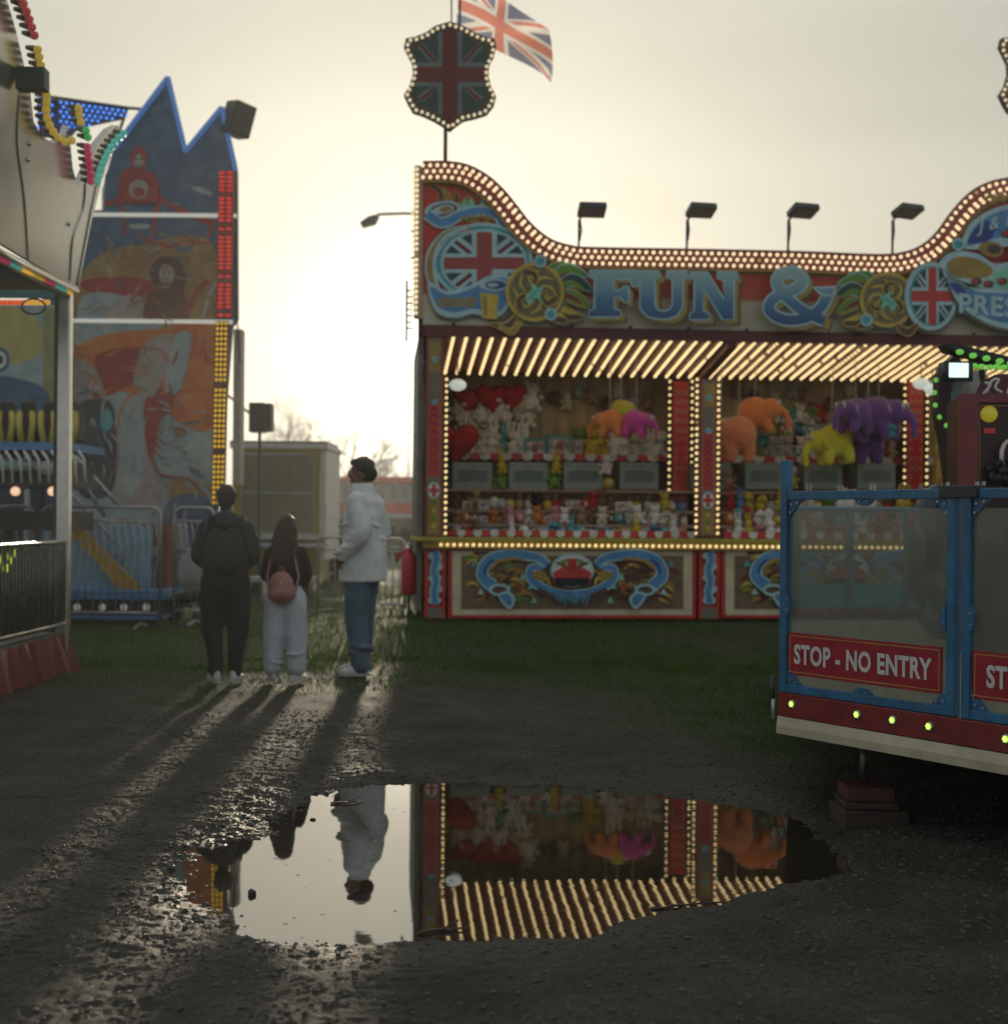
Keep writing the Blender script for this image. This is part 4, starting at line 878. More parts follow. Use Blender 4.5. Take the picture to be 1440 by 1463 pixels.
# ---- big hanging elephants
def elephant(x, y, v, s, col, cname, heading, pitch, label, eyes=False, group='hanging plush elephants'):
    s *= .92*(.68 if x < 1000 else .76); v = .45+v*.75; u, z = fr(x, y, v); loc = f3(u, v, z); r = root('plush_elephant', tuple(loc), label, 'soft toy', 0, group); m = mat('plush_fur_'+cname, col, .95, 0, .10, 12, bump=.9, bscale=70)
    m.node_tree.nodes['Principled BSDF'].inputs['Sheen Weight'].default_value = .5
    R = Matrix.Rotation(heading, 3, 'Z') @ Matrix.Rotation(pitch, 3, 'X'); T = lambda a: loc + R @ (Vector(a)*s); mb = MB()
    mb.ball(T((0, .02, .02)), (.215*s, .235*s, .22*s), m, 20, R); mb.ball(T((0, -.20, .05)), (.155*s, .15*s, .15*s), m, 18, R)
    for sx in (-1, 1):
        mb.tube([T((sx*.10, .12, -.08)), T((sx*.11, .14, -.16)), T((sx*.11, .14, -.24))], [.085*s, .080*s, .072*s], m, 12); mb.ball(T((sx*.11, .14, -.24)), .074*s, m, 12)
        mb.tube([T((sx*.10, -.10, -.08)), T((sx*.12, -.14, -.16)), T((sx*.12, -.15, -.22))], [.08*s, .07*s, .065*s], m, 12); mb.ball(T((sx*.12, -.15, -.22)), .068*s, m, 12)
        mb.ball(T((sx*.17, -.15, .04)), (.035*s, .085*s, .12*s), m, 14, R @ Matrix.Rotation(sx*.5, 3, 'Z'))
    q = [T(a) for a in ((0, -.30, .04), (0, -.38, -.02), (0, -.42, -.11), (0, -.41, -.20), (0, -.44, -.24))]; mb.tube(q, [.07*s, .058*s, .047*s, .04*s, .036*s], m, 12)
    mb.tube([T((0, .22, .02)), T((0, .27, -.03)), T((0, .28, -.10))], [.018*s, .015*s, .012*s], m, 8)
    blob('body', mb, .014, m, r, 8)
    for sx in (-1, 1):
        e = MB(); e.ball(T((sx*.075, -.315, .115)), (.04*s, .022*s, .05*s), WHITE, 12, R); e.ball(T((sx*.07, -.335, .112)), (.015*s, .012*s, .022*s), EYE, 10, R); e.build('eye', r, True)
    if eyes:
        for sx in (-1, 1):
            e = MB(); e.ball(T((sx*.19, -.16, .05)), (.014*s, .055*s, .085*s), c('pale_plush', (.6, .52, .5), .9), 12, R @ Matrix.Rotation(sx*.5, 3, 'Z')); e.build('ear_lining', r, True)
    e = MB(); e.tube([T((0, 0, .18)), Vector((loc.x, loc.y, zf-.04-v*.12))], .005, c('white_string', (.5, .5, .45), .7), 5); e.build('string', r)
    return r
PIK = (.72, .07, .34); ORG = (.90, .27, .06); YLO = (.78, .70, .03); PUR = (.20, .07, .30)
elephant(888, 588, .80, .95, (.62, .60, .04), 'lime', 2.6, -.2, 'yellow-green plush elephant at the back of the left bay cluster, behind orange and magenta')
elephant(872, 603, .42, .98, ORG, 'orange', 4.4, .1, 'orange plush elephant in the left bay, touching the magenta one', group='orange plush elephants')
elephant(908, 604, .30, 1.0, PIK, 'magenta', 1.2, .1, 'magenta plush elephant hanging in the left bay')
elephant(1030, 616, .75, .9, YLO, 'yellow', 2.9, 0, 'yellow plush elephant half hidden behind the middle column')
elephant(1080, 592, .70, 1.25, ORG, 'orange_b', 1.45, -.1, 'orange plush elephant facing right with its trunk out, upper of the pair', group='orange plush elephants')
elephant(1055, 622, .35, 1.35, (.80, .25, .08), 'orange_c', 3.25, -.25, 'large orange plush elephant seen from behind, lower left of the pair', group='orange plush elephants')
elephant(1190, 632, .60, 1.3, YLO, 'yellow_b', 4.9, .2, 'bright yellow plush elephant left of the purple ones')
elephant(1255, 596, .35, 1.45, PUR, 'purple', 1.0, 0, 'larger purple plush elephant, right one of the purple pair', True)
elephant(1222, 592, .22, 1.15, (.20, .07, .28), 'purple_b', -1.0, 0, 'smaller purple plush elephant, left one of the purple pair', True)
elephant(1240, 632, .70, 1.25, (.13, .045, .20), 'purple_c', 3.1, 0, 'dark purple plush elephant hanging low behind the purple pair')
u, z = fr(1273, 625, .5); prize('dog', 'turquoise', f3(u, .5, z), .7, 'small turquoise toy hanging below the right purple elephant')
# ---- shield signs on poles
def shield(px, lab, with_flag=True):
    loc = F.at(F.px(px, 300)[0], .03, F.px(px, 232)[1]); r = root('shield_sign', tuple(loc), lab, 'sign', F.ang, 'flag shields on poles above the stall')
    X = lambda x: x+px-643
    out = [(643,30),(662,36),(681,47),(693,52),(706,54),(709,66),(706,80),(699,92),(698,108),(701,122),(709,137),(706,150),(696,163),(680,168),(662,172),(650,181),(643,187),(635,181),(620,172),(605,165),(590,160),(583,148),(577,135),(585,122),(590,105),(589,90),(582,76),(577,66),(580,54),(593,52),(608,46),(622,36)]
    full = [(X(x), y) for x, y in out]; cx, cy = X(643), 106
    mb = MB(); mb.prism([F.hit(x, y, -.02) for x, y in full], F.V*.07, c('shield_black', (.035, .028, .022), .5)); mb.build('board', r)
    p = Paint(fnS(-.02)); inn = [(cx+(x-cx)*.83, cy+(y-cy)*.83) for x, y in full]; p.poly([(cx+(x-cx)*.88, cy+(y-cy)*.88) for x, y in full], BROWN); p.poly(inn, c('shield_green', (.03, .07, .055), .5))
    A, B_ = 52, 60
    def seg(pts, m): p.poly([(cx+x, cy+y) for x, y in pts], m)
    gb = c('shield_grey_blue', (.16, .20, .19), .5); dr = c('shield_red', (.16, .022, .018), .5)
    for sx in (-1, 1):
        for sy, yy in ((-1, 46), (1, 40)):
            seg([(sx*12, sy*14), (sx*24, sy*14), (sx*47, sy*(yy-8)), (sx*40, sy*yy)], gb)
            seg([(sx*18, sy*18), (sx*24, sy*18), (sx*44, sy*(yy-5)), (sx*40, sy*(yy-2))], dr)
    seg([(-48, -17), (48, -17), (50, 17), (-50, 17)], gb); seg([(-17, -61), (17, -61), (17, 55), (0, 66), (-17, 55)], gb)
    seg([(-49, -11), (49, -11), (51, 11), (-51, 11)], dr); seg([(-11, -63), (11, -63), (11, 60), (0, 68), (-11, 60)], dr)
    p.mb.build('flag_painting', r)
    edge = [(cx+(x-cx)*.935, cy+(y-cy)*.935) for x, y in full]; q = resample([Vector((x, y, 0)) for x, y in edge+[edge[0]]], 8.6)
    b0 = None
    for v in q[:-1]:
        if b0 is None: t = MB(); t.ico((0, 0, 0), .022, emis('dim_warm_bulb', (1, .82, .52), .72)); b0 = t.build('bulb', smooth=True); o = b0
        else: o = b0.copy(); COL.objects.link(o)
        o.parent = r; o.location = FR[r.name] @ F.hit(v.x, v.y, -.035)
    mb = MB(); mb.tube([F.at(F.px(px-7, 300)[0], .08, F.px(px, 260)[1]), F.at(F.px(px-7, 300)[0], .08, F.px(px, 60)[1])], .022, c('rusty_pole', (.16, .09, .05), .6), 8)
    mb.build('pole', r, True); return r
shield(643, 'bulb-edged shield sign with a union flag, on a pole over the stall left end')
shield(1494, 'second bulb-edged shield sign cut off by the right edge of the photograph')
# flag
fl = root('union_flag', tuple(F.hit(637, 178, .10)), 'union flag blowing from a thin pole behind the shield sign', 'flag')
mb = MB(); up = F.px(657, 100, .35)[0]
mb.tube([F.hit(637, 178, .10), F.hit(650, 120, .12), F.hit(657, 60, .2), F.hit(657, -60, .35)], .014, DGREY, 6); mb.tube([F.hit(645, 60, .12), F.hit(645, -60, .12)], .010, c('rusty_pole', (.16, .09, .05)), 6); mb.build('flagpole', fl)
FW, FH = 44, 24; vs = []
TL, TR, BR, BL = (652, -18), (722, -14), (783, 118), (662, 48)
def flag_pt(s_, t_):
    a = Vector((657+s_*124+t_*(-6)*(1-s_)+t_*s_*2, 0, 0)); ya = -34+s_*58+18*s_*s_*s_; yb = 44+s_*44+30*s_**2
    y = ya+(yb-ya)*t_; x = a.x+9*math.sin(s_*7+t_*2)*s_*(.6+t_*.5)
    return F.hit(x, y, .38+.16*math.sin(s_*9+t_*3)*(.3+s_)-.12*math.sin(t_*5+s_*4))
fm_ = {}
def cloth(n, col):
    m = mat('flag_cloth_'+n, col, .8, 0, .1, 5); nt = m.node_tree; tr = nt.nodes.new('ShaderNodeBsdfTranslucent'); tr.inputs[0].default_value = (*col, 1); ms = nt.nodes.new('ShaderNodeMixShader'); ms.inputs[0].default_value = .75
    o_ = [x for x in nt.nodes if x.type == 'OUTPUT_MATERIAL'][0]; nt.links.new(nt.nodes['Principled BSDF'].outputs[0], ms.inputs[1]); nt.links.new(tr.outputs[0], ms.inputs[2]); nt.links.new(ms.outputs[0], o_.inputs[0]); return m
fm_ = [cloth('blue', (.28, .30, .40)), cloth('white', (.90, .88, .84)), cloth('red', (.80, .32, .25))]
FW, FH = 150, 80; vs = [flag_pt(i/FW, j/FH) for j in range(FH+1) for i in range(FW+1)]
fs = []; mi = []
for j in range(FH):
    for i in range(FW):
        fs.append((j*(FW+1)+i, j*(FW+1)+i+1, (j+1)*(FW+1)+i+1, (j+1)*(FW+1)+i)); s_ = (i+.5)/FW*2-1; t_ = (j+.5)/FH*2-1
        X_, Y_ = s_*2, t_*1.0; k = 0; dd = min(abs(Y_-X_/2), abs(Y_+X_/2))*.894
        if dd < .20: k = 1
        sg = 1 if X_*Y_ > 0 else -1; d1 = (Y_-sg*X_/2)*.894*(1 if X_ > 0 else -1)*(sg)
        if 0 < d1 < .13: k = 2
        if abs(X_) < .34 or abs(Y_) < .34: k = 1
        if abs(X_) < .2 or abs(Y_) < .2: k = 2
        mi.append(k)
mb = MB(); mb.v = [tuple(v) for v in vs]; mb.f = fs; mb.mi = mi; mb.mats = fm_; mb.build('cloth', fl, True)
# floodlights
def flood(px, py, label, k, proto=[None]):
    v = .16; u, z = fr(px, py, v); _, zb = fr(px, 350, v); loc = f3(u, v, zb-.25)
    if proto[0]: return copy_thing(proto[0], loc, F.ang+k*.12, label)
    r = root('floodlight', tuple(loc), label, 'floodlight', F.ang, 'floodlights on stalks above the stall'); M_ = FR[r.name].inverted(); fn = lambda x, y, zz: M_ @ Vector((x, y, zz)); h = z-loc.z
    mb = MB(); mb.tube([fn(-.07, 0, 0), fn(-.07, 0, h-.08), fn(-.03, -.05, h-.02)], .014, DGREY, 6); mb.tube([fn(-.06, .0, h*.5), fn(-.04, .01, h*.7), fn(-.06, 0, h*.9)], .012, BLACK, 5); mb.build('pole', r)
    mb = MB(); R = Matrix.Rotation(-.35, 3, 'X'); g = lambda x, y, zz: fn(*(R @ Vector((x, y, zz)) + Vector((.06, -.1, h+.02))))
    mb.box((-.15, -.11, -.035), (.15, .11, .035), c('floodlight_case', (.035, .045, .04), .5), g)
    for i in range(9): mb.box((-.13+i*.03, -.09, .036), (-.12+i*.03, .09, .052), c('floodlight_case', (.035, .045, .04)), g)
    mb.build('lamp_housing', r, bevel=.006); mb = MB(); mb.box((-.13, -.09, -.04), (.13, .09, -.036), c('lamp_glass', (.2, .22, .2), .1), g); mb.build('glass', r); proto[0] = r; return r
for i, (x, y, l) in enumerate(((836, 305, 'leftmost floodlight above the stall, over the letter F'), (990, 312, 'second floodlight from the left above the stall, over the letter N'), (1134, 312, 'floodlight on a stalk above the ampersand'), (1282, 319, 'rightmost floodlight, before the fascia sweeps up'))): flood(x, y, l, i)
# ------------------------------------------------------------ people
def cmat(name, col, rough=.85, bump=.35, bs=90, var=.2, sc=9): return c(name, col, rough, 0, var, sc, bump, bs)
HAIR = mat('black_hair', (.012, .009, .007), .45, 0, .4, 40, bump=.5, bscale=160, stretch=(1, 1, .15))
SHOE = cmat('white_trainer_leather', (.62, .61, .58), .5, .1); SOLE = cmat('white_rubber', (.5, .5, .47), .6, .1)
Zx, Zy = Vector((1, 0, 0)), Vector((0, 1, 0))
def person(name_mats, loc, heading, H, label, arms, legs, build=1.0, hw=1.0, headturn=0, **k):
    """local frame: facing +Y, z up; all lengths for a 1.75 m figure"""
    sc = H/1.75; r = root('person', tuple(loc), label, 'person', heading)
    Mx = FR[r.name].inverted(); W_ = lambda p: Mx @ (Vector(p)*sc)
    def loft(mb, secs, m, n=22): mb.loft([(W_((x, y, z)), (a*sc, b*sc), Mx.to_3x3() @ Zx, Mx.to_3x3() @ Zy) for x, y, z, a, b in secs], m, n)
    def limb(mb, pts, rs, m, n=14):
        q = cr(pts, 5); R_ = []; 
        for i in range(len(q)):
            t = i/5; a = int(min(t, len(rs)-1)); b = min(a+1, len(rs)-1); R_.append((rs[a]+(rs[b]-rs[a])*(t-a))*sc)
        mb.tube([W_(p) for p in q], R_, m, n)
        mb.ball(W_(pts[0]), rs[0]*sc, m, n); mb.ball(W_(pts[-1]), rs[-1]*sc, m, n)
    B = build
    # body: one continuous skin
    mb = MB(); m = SKIN
    loft(mb, [(0, 0, .84, .13*B, .10*B), (0, 0, .95, .16*B, .115*B), (0, 0, 1.08, .135*B, .10*B), (0, 0, 1.25, .155*B, .11*B), (0, 0, 1.38, .165*B, .105*B), (0, 0, 1.44, .12, .085), (0, .005, 1.47, .065, .06), (0, .012, 1.56, .055, .058)], m)
    for s_, L in ((-1, legs[0]), (1, legs[1])):
        limb(mb, [(s_*.09*B, 0, .90)]+L, [.085*B, .058*B, .052*B, .036], m)
    Rh = Matrix.Rotation(headturn, 3, 'Z'); hz = 1.635; hp = lambda x, y, z: tuple(Rh @ Vector((x, y, z)) + Vector((0, .015, hz)))
    e = lambda p, q: mb.ball(W_(hp(*p)), tuple(x*sc for x in q), m, 20, Mx.to_3x3() @ Rh)
    e((0, -.005, .03), (.074*hw, .094*hw, .085*hw)); e((0, .025, -.03), (.058, .068, .075)); e((0, .055, -.075), (.034, .032, .026)); e((0, .062, .035), (.055, .03, .018))
    e((0, .102, -.012), (.013, .018, .022)); e((0, .10, .005), (.009, .012, .025)); e((0, .088, -.048), (.024, .014, .008)); e((0, .087, -.060), (.021, .013, .008))
    for s_ in (-1, 1): e((s_*.074, 0, -.005), (.010, .022, .030)); e((s_*.04, .065, -.02), (.022, .025, .022))
    for s_, A in ((-1, arms[0]), (1, arms[1])):
        sh, el, wr, hd = [Vector(x) for x in A]
        limb(mb, [sh, el, wr], [.046*B, .040*B, .027], m, 12)
        # hand: palm, four curled fingers and a thumb off the side
        d = (hd-wr).normalized(); side = d.cross(Vector((0, 0, 1))); side = (side.normalized() if side.length > .2 else Vector((0, 1, 0))); cu = d.cross(side)
        pc = wr+d*.05; limb(mb, [wr, wr+d*.085], [.026, .030], m, 10)
        for i in range(4):
            b0 = wr+d*.08+side*(i-1.5)*.019; Lf = (.062, .074, .070, .055)[i]; limb(mb, [b0, b0+d*Lf*.5+cu*.010, b0+d*Lf*.75+cu*.034, b0+d*Lf*.72+cu*.052], [.0092, .0088, .0082, .0075], m, 8)
        t0 = wr+d*.03-side*.026; limb(mb, [t0, t0+d*.03-side*.018+cu*.01, t0+d*.06-side*.014+cu*.03], [.013, .011, .009], m, 8)
    blob('body', mb, .0085*max(.8, sc), SKIN, r, 3)
    for s_ in (-1, 1):
        t = MB(); t.ball(W_(hp(s_*.030, .079, .006)), (.011*sc,)*3, c('eye_white', (.6, .58, .55), .2), 10); t.ball(W_(hp(s_*.030, .0875, .006)), (.0045*sc,)*3, EYE, 8); t.build('eye', r, True)
    # trousers
    tm = name_mats['trousers']; mb = MB(); tw = k.get('tw', [.105, .085, .072, .066])
    loft(mb, [(0, 0, 1.02, .155*B, .115*B), (0, -.01, .93, .172*B, .130*B), (0, -.012, .84, .172*B, .130*B), (0, -.005, .79, .12*B, .10*B)], tm)
    for s_, L in ((-1, legs[0]), (1, legs[1])):
        q = [(s_*.088*B, -.005, .88)]+[tuple(x) for x in L]; a, b = Vector(q[-2]), Vector(q[-1]); q[-1] = tuple(a.lerp(b, k.get('hem', .96)))
        limb(mb, q, [x*B if i < 2 else x for i, x in enumerate(tw)], tm, 18)
        for i in range(7):  # creases
            t = random.uniform(.35, .98); pp = Vector(q[1]).lerp(Vector(q[-1]), t); mb.ball(W_(pp+Vector((random.uniform(-.03, .03), random.uniform(-.04, .04), 0))), tuple(x*sc for x in (tw[2]*.95, tw[2]*.95, .018)), tm, 12, Matrix.Rotation(random.uniform(-.5, .5), 3, 'Y'))
    blob('trousers', mb, .011*sc, tm, r, 3)
    # shoes
    for s_, L in ((-1, legs[0]), (1, legs[1])):
        ax, ay, az = L[-1]; foot = k.get('foot', [0, 0])[0 if s_ < 0 else 1]; Rf = Matrix.Rotation(foot, 3, 'Z'); fp = lambda x, y, z: W_(Rf @ Vector((x, y, z)) + Vector((ax, ay, 0)))
        mb = MB(); R3 = Mx.to_3x3() @ Rf; eb = lambda p, q: mb.ball(fp(*p), tuple(x*sc for x in q), SHOE, 16, R3)
        eb((0, -.015, .05), (.040, .055, .045)); eb((0, .05, .042), (.043, .08, .038)); eb((0, .12, .030), (.044, .065, .030)); eb((0, -.02, .085), (.038, .045, .035))
        sh = blob('shoe', mb, .008, SHOE, r, 3)
        mb = MB(); n = 24; pts = [fp(math.cos(2*PI*i/n)*.048*(1 if math.sin(2*PI*i/n) > -.2 else .86), .055+math.sin(2*PI*i/n)*.135, 0) for i in range(n)]; mb.prism(pts, Vector((0, 0, .024*sc)), SOLE); mb.build('sole', sh, bevel=.005)
        mb = MB()
        for i in range(4): mb.tube([fp(-.022, .02+i*.022, .082-i*.009), fp(0, .024+i*.022, .089-i*.009), fp(.022, .02+i*.022, .082-i*.009)], .0035*sc, SOLE, 5)
        mb.build('laces', sh, True)
    # top
    jm = name_mats['top']; mb = MB(); loft(mb, k['torso'], jm, 26)
    sl = k.get('sl', [.075, .068, .062, .05])
    for s_, A in ((-1, arms[0]), (1, arms[1])):
        sh, el, wr, hd = [Vector(x) for x in A]; limb(mb, [sh, sh.lerp(el, .5)+Vector((s_*.006, 0, 0)), el, wr], sl, jm, 16)
        for i in range(6):
            t = random.random(); pp = (sh.lerp(el, t) if random.random() < .5 else el.lerp(wr, t)); mb.ball(W_(pp), tuple(x*sc for x in (sl[1]*1.12, sl[1]*1.12, .016)), jm, 12, Matrix.Rotation(random.uniform(-.6, .6), 3, 'X'))
        
    for f in k.get('folds', []): mb.ball(W_(f[0]), tuple(x*sc for x in f[1]), jm, 14, Mx.to_3x3() @ Matrix.Rotation(f[2], 3, 'Y'))
    top_ = blob('jacket' if k.get('jacket', True) else 'top', mb, .010, jm, r, 3)
    return r, W_, Mx, hp, sc, limb, loft, top_
# young person in black with a backpack
loc = G(321, 976); loc.z = .012
D1 = (.165, .19)
r1, W_, Mx, hp, sc, limb, loft, tp = person({'trousers': cmat('black_jogger_cloth', (.014, .013, .013)), 'top': cmat('dark_navy_hoodie_cloth', (.022, .028, .036))}, loc, rad(8), 1.50,
  'person in a dark hooded jacket and black trousers with a black backpack, seen from behind', build=1.1, hw=1.08,
  arms=[[(-.175, 0, 1.38), (-.235, .03, 1.12), (-.13, .22, 1.02), (-.06, .28, 1.05)], [(.175, 0, 1.38), (.235, .03, 1.12), (.13, .22, 1.02), (.06, .28, 1.05)]],
  legs=[[(-.115, .01, .50), (-.09, -.02, .30), (-.075, -.03, .085)], [(.115, .01, .50), (.10, -.02, .30), (.09, -.03, .085)]], tw=[.118, .094, .074, .056], hem=1.0, foot=[.35, -.35],
  torso=[(0, 0, .86, .185, .145), (0, 0, .94, .205, .155), (0, 0, 1.10, .205, .155), (0, 0, 1.28, .215, .15), (0, 0, 1.38, .20, .135), (0, 0, 1.44, .14, .11), (0, -.01, 1.49, .09, .085)], sl=[.072, .078, .074, .052],
  folds=[((0, -.07, 1.46), (.14, .085, .07), 0), ((0, -.11, 1.42), (.11, .06, .06), 0), ((.08, 0, 1.02), (.12, .155, .02), .3), ((-.08, 0, 1.2), (.12, .155, .02), -.2), ((0, 0, .88), (.19, .15, .025), 0)])
mb = MB(); e = lambda p, q, n=18: mb.ball(W_(hp(*p)), tuple(x*sc for x in q), HAIR, n)
e((0, -.012, .045), (.088, .108, .094)); e((0, -.055, .0), (.082, .065, .085)); e((0, -.06, -.05), (.055, .045, .06))
for i in range(60):
    a = random.uniform(0, 6.28); t = random.uniform(-.3, 1.3); e((.084*math.cos(a)*math.cos(t), -.02+.1*math.sin(a)*math.cos(t)*(1 if math.sin(a) < 0 else .5), .045+.09*math.sin(t)), (.014, .014, .012), 6)
blob('hair', mb, .008, HAIR, r1, 1)
mb = MB(); BP = cmat('black_backpack_nylon', (.012, .012, .013), .7)
for x in (-.06, .06): mb.ball(W_((x, -.23, 1.17)), (.12*sc, .085*sc, .22*sc), BP, 18)
mb.ball(W_((0, -.25, 1.15)), (.14*sc, .08*sc, .20*sc), BP, 18); mb.ball(W_((0, -.29, 1.07)), (.105*sc, .06*sc, .10*sc), BP, 16)
bk = blob('backpack', mb, .011, BP, r1, 4)
for s_ in (-1, 1):
    mb = MB(); mb.tube([W_((s_*.12, -.22, 1.02)), W_((s_*.19, -.17, 1.2)), W_((s_*.16, -.17, 1.40)), W_((s_*.15, -.04, 1.485)), W_((s_*.16, .10, 1.44))], .021*sc, BP, 8); mb.build('strap', bk, True)
mb = MB(); mb.tube([W_((0, -.18, 1.37)), W_((.03, -.2, 1.43)), W_((-.03, -.2, 1.43)), W_((0, -.18, 1.37))], .008, BP, 6); mb.build('handle', bk, True)
mb = MB(); mb.box((-.03, -.008, -.045), (.03, .008, .045), cmat('pale_cloth', (.5, .42, .45)), lambda x, y, z: W_((.20+x, .06+y-.06, .90+z))); mb.build('pocket_cloth', r1, bevel=.004)
# girl with long dark hair and a pink rucksack
loc = G(407, 975); loc.z = .012
r2, W_, Mx, hp, sc, limb, loft, tp = person({'trousers': cmat('pale_blue_denim', (.50, .54, .57), .8), 'top': cmat('black_jumper_knit', (.015, .012, .012))}, loc, rad(-4), 1.27,
  'girl with long dark hair, black top, pale wide jeans and a dusky pink rucksack', build=1.10, hw=1.22,
  arms=[[(-.165, 0, 1.38), (-.225, .02, 1.13), (-.14, .22, 1.03), (-.06, .28, 1.06)], [(.165, 0, 1.38), (.225, .02, 1.13), (.14, .22, 1.03), (.06, .28, 1.06)]],
  legs=[[(-.115, .0, .50), (-.125, -.01, .30), (-.125, -.02, .085)], [(.115, .0, .50), (.125, -.01, .30), (.125, -.02, .085)]], tw=[.12, .112, .108, .105], hem=.70, foot=[.5, -.45], jacket=False,
  torso=[(0, 0, 1.00, .165, .125), (0, 0, 1.08, .175, .13), (0, 0, 1.25, .185, .13), (0, 0, 1.38, .185, .12), (0, 0, 1.44, .13, .10), (0, 0, 1.48, .08, .075)], sl=[.062, .062, .062, .045])
mb = MB(); HAIR2 = mat('long_dark_hair', (.022, .011, .007), .4, 0, .4, 40, bump=.5, bscale=160, stretch=(1, 1, .15))
e = lambda p, q, n=18: mb.ball(W_(hp(*p)), tuple(x*sc for x in q), HAIR2, n)
e((0, -.015, .05), (.102, .118, .102)); e((0, -.06, -.03), (.112, .085, .12)); e((0, -.08, -.16), (.128, .075, .14)); e((0, -.10, -.30), (.128, .065, .14)); e((0, -.12, -.40), (.10, .055, .10))
for s_ in (-1, 1): e((s_*.085, -.02, -.10), (.04, .06, .15)); e((s_*.105, -.05, -.26), (.045, .05, .14))
for i in range(26):
    x = random.uniform(-.12, .12); mb.tube([W_(hp(x*.5, -.11, .06)), W_(hp(x*.9, -.16, -.12)), W_(hp(x, -.17, -.30)), W_(hp(x*.9, -.17, -.44-random.random()*.07))], [.012, .014, .012, .004], HAIR2, 6)
blob('hair', mb, .0085, HAIR2, r2, 1)
BP = cmat('dusky_pink_leather', (.36, .15, .14), .6, .25); mb = MB()
mb.ball(W_((0, -.215, 1.02)), (.135*sc, .075*sc, .165*sc), BP, 20); mb.ball(W_((0, -.20, .94)), (.15*sc, .085*sc, .11*sc), BP, 20); mb.ball(W_((0, -.265, .95)), (.10*sc, .045*sc, .075*sc), BP, 18)
bk = blob('rucksack', mb, .009, BP, r2, 5)
for s_ in (-1, 1):
    mb = MB(); mb.tube([W_((s_*.13, -.17, .90)), W_((s_*.17, -.13, 1.12)), W_((s_*.12, -.15, 1.36)), W_((s_*.11, -.03, 1.45)), W_((s_*.12, .09, 1.40))], .012*sc, cmat('pink_strap', (.5, .25, .27)), 8); mb.build('strap', bk, True)
mb = MB(); mb.ball(W_((.01, -.295, 1.06)), (.012, .006, .02), GOLD, 8); mb.tube([W_((-.03, -.2, 1.16)), W_((-.02, -.22, 1.22)), W_((.02, -.22, 1.22)), W_((.03, -.2, 1.16))], .006, BP, 6); mb.build('clasp', bk, True)
# tall man in a pale jacket, in profile to the left
loc = G(517, 966); loc.z = .012
r3, W_, Mx, hp, sc, limb, loft, tp = person({'trousers': cmat('mid_blue_denim', (.085, .135, .18), .8), 'top': cmat('off_white_jacket_cloth', (.70, .72, .70), .75, .25)}, loc, rad(78), 1.745,
  'man in an off-white jacket and blue jeans standing in profile, hands in pockets', build=1.06, headturn=.12,
  arms=[[(-.205, -.01, 1.40), (-.265, -.07, 1.14), (-.20, .10, .98), (-.15, .14, .93)], [(.205, -.01, 1.40), (.265, -.07, 1.14), (.20, .10, .98), (.15, .14, .93)]],
  legs=[[(-.095, .02, .50), (-.10, .0, .30), (-.10, -.03, .085)], [(.095, .02, .50), (.11, .03, .30), (.12, .06, .085)]], tw=[.112, .092, .084, .076], hem=1.0, foot=[.08, -.05],
  torso=[(0, .0, .76, .215, .195), (0, -.005, .82, .215, .195), (0, -.01, .98, .205, .185), (0, -.015, 1.15, .21, .175), (0, -.02, 1.30, .225, .17), (0, -.02, 1.40, .205, .145), (0, -.005, 1.47, .12, .105), (0, .005, 1.54, .085, .085)], sl=[.088, .086, .080, .062],
  folds=[((0, -.02, 1.10), (.20, .19, .018), .1), ((0, 0, .90), (.20, .20, .02), -.08), ((-.1, 0, 1.2), (.12, .19, .015), .3), ((0, 0, .78), (.222, .20, .016), 0)])
mb = MB(); e = lambda p, q, n=18: mb.ball(W_(hp(*p)), tuple(x*sc for x in q), HAIR, n)
e((0, -.018, .052), (.081, .098, .080)); e((0, -.055, .0), (.075, .055, .075)); e((0, .045, .088), (.055, .045, .032))
for i in range(70):
    a = random.uniform(0, 6.28); t = random.uniform(.1, 1.4); e((.078*math.cos(a)*math.cos(t), -.015+.09*math.sin(a)*math.cos(t), .055+.08*math.sin(t)), (.012, .012, .010), 6)
blob('hair', mb, .008, HAIR, r3, 1)
mb = MB(); loft(mb, [(0, .0, 1.46, .118, .105), (0, .004, 1.50, .098, .095), (0, .008, 1.555, .085, .088)], cmat('off_white_jacket_cloth', (.70, .72, .70))); mb.build('collar', r3, True)
# ------------------------------------------------------------ background: kiosk, buildings, lamp, trees, barrier
HD = 22.5
k0 = P(329, 860, HD); ks = root('ticket_kiosk', (P(398, 860, HD).x, HD, 0), 'yellow trailer kiosk with a grey shuttered window and flat white roof, behind the black-clad person', 'kiosk')
YK = c('mustard_panel', (.30, .23, .02), .5, var=.2); WH = c('white_trim', (.50, .50, .46), .5); SH = c('grey_shutter', (.16, .155, .09), .55, .1)
mb = MB(); mb.bpx(331, 640, 455, 800, HD, 1.9, YK); mb.bpx(455.2, 642, 466, 800, HD+.02, 1.9, WH); mb.build('body', ks)
mb = MB(); mb.bpx(328, 634, 468, 640.5, HD-.06, 2.05, WH); mb.bpx(328, 630.5, 468, 633.8, HD+.3, 1.5, DGREY); mb.build('roof', ks, bevel=.01)
sh = MB(); sh.bpx(345, 650, 447, 762, HD-.03, .05, SH); sh = sh.build('shutter', ks)
mb = MB()
for x in (344, 372, 412, 446): mb.bpx(x, 648, x+2, 763, HD-.05, .03, GALV)
for y in (648, 703, 762): mb.bpx(346.2, y, 445.8, y+1.6, HD-.048, .02, GALV)
mb.build('frame', sh)
mb = MB(); mb.bpx(329, 764, 470, 770, HD-.25, .24, WH); mb.bpx(329, 776, 470, 781, HD-.2, .2, STEEL); mb.build('counter', ks)
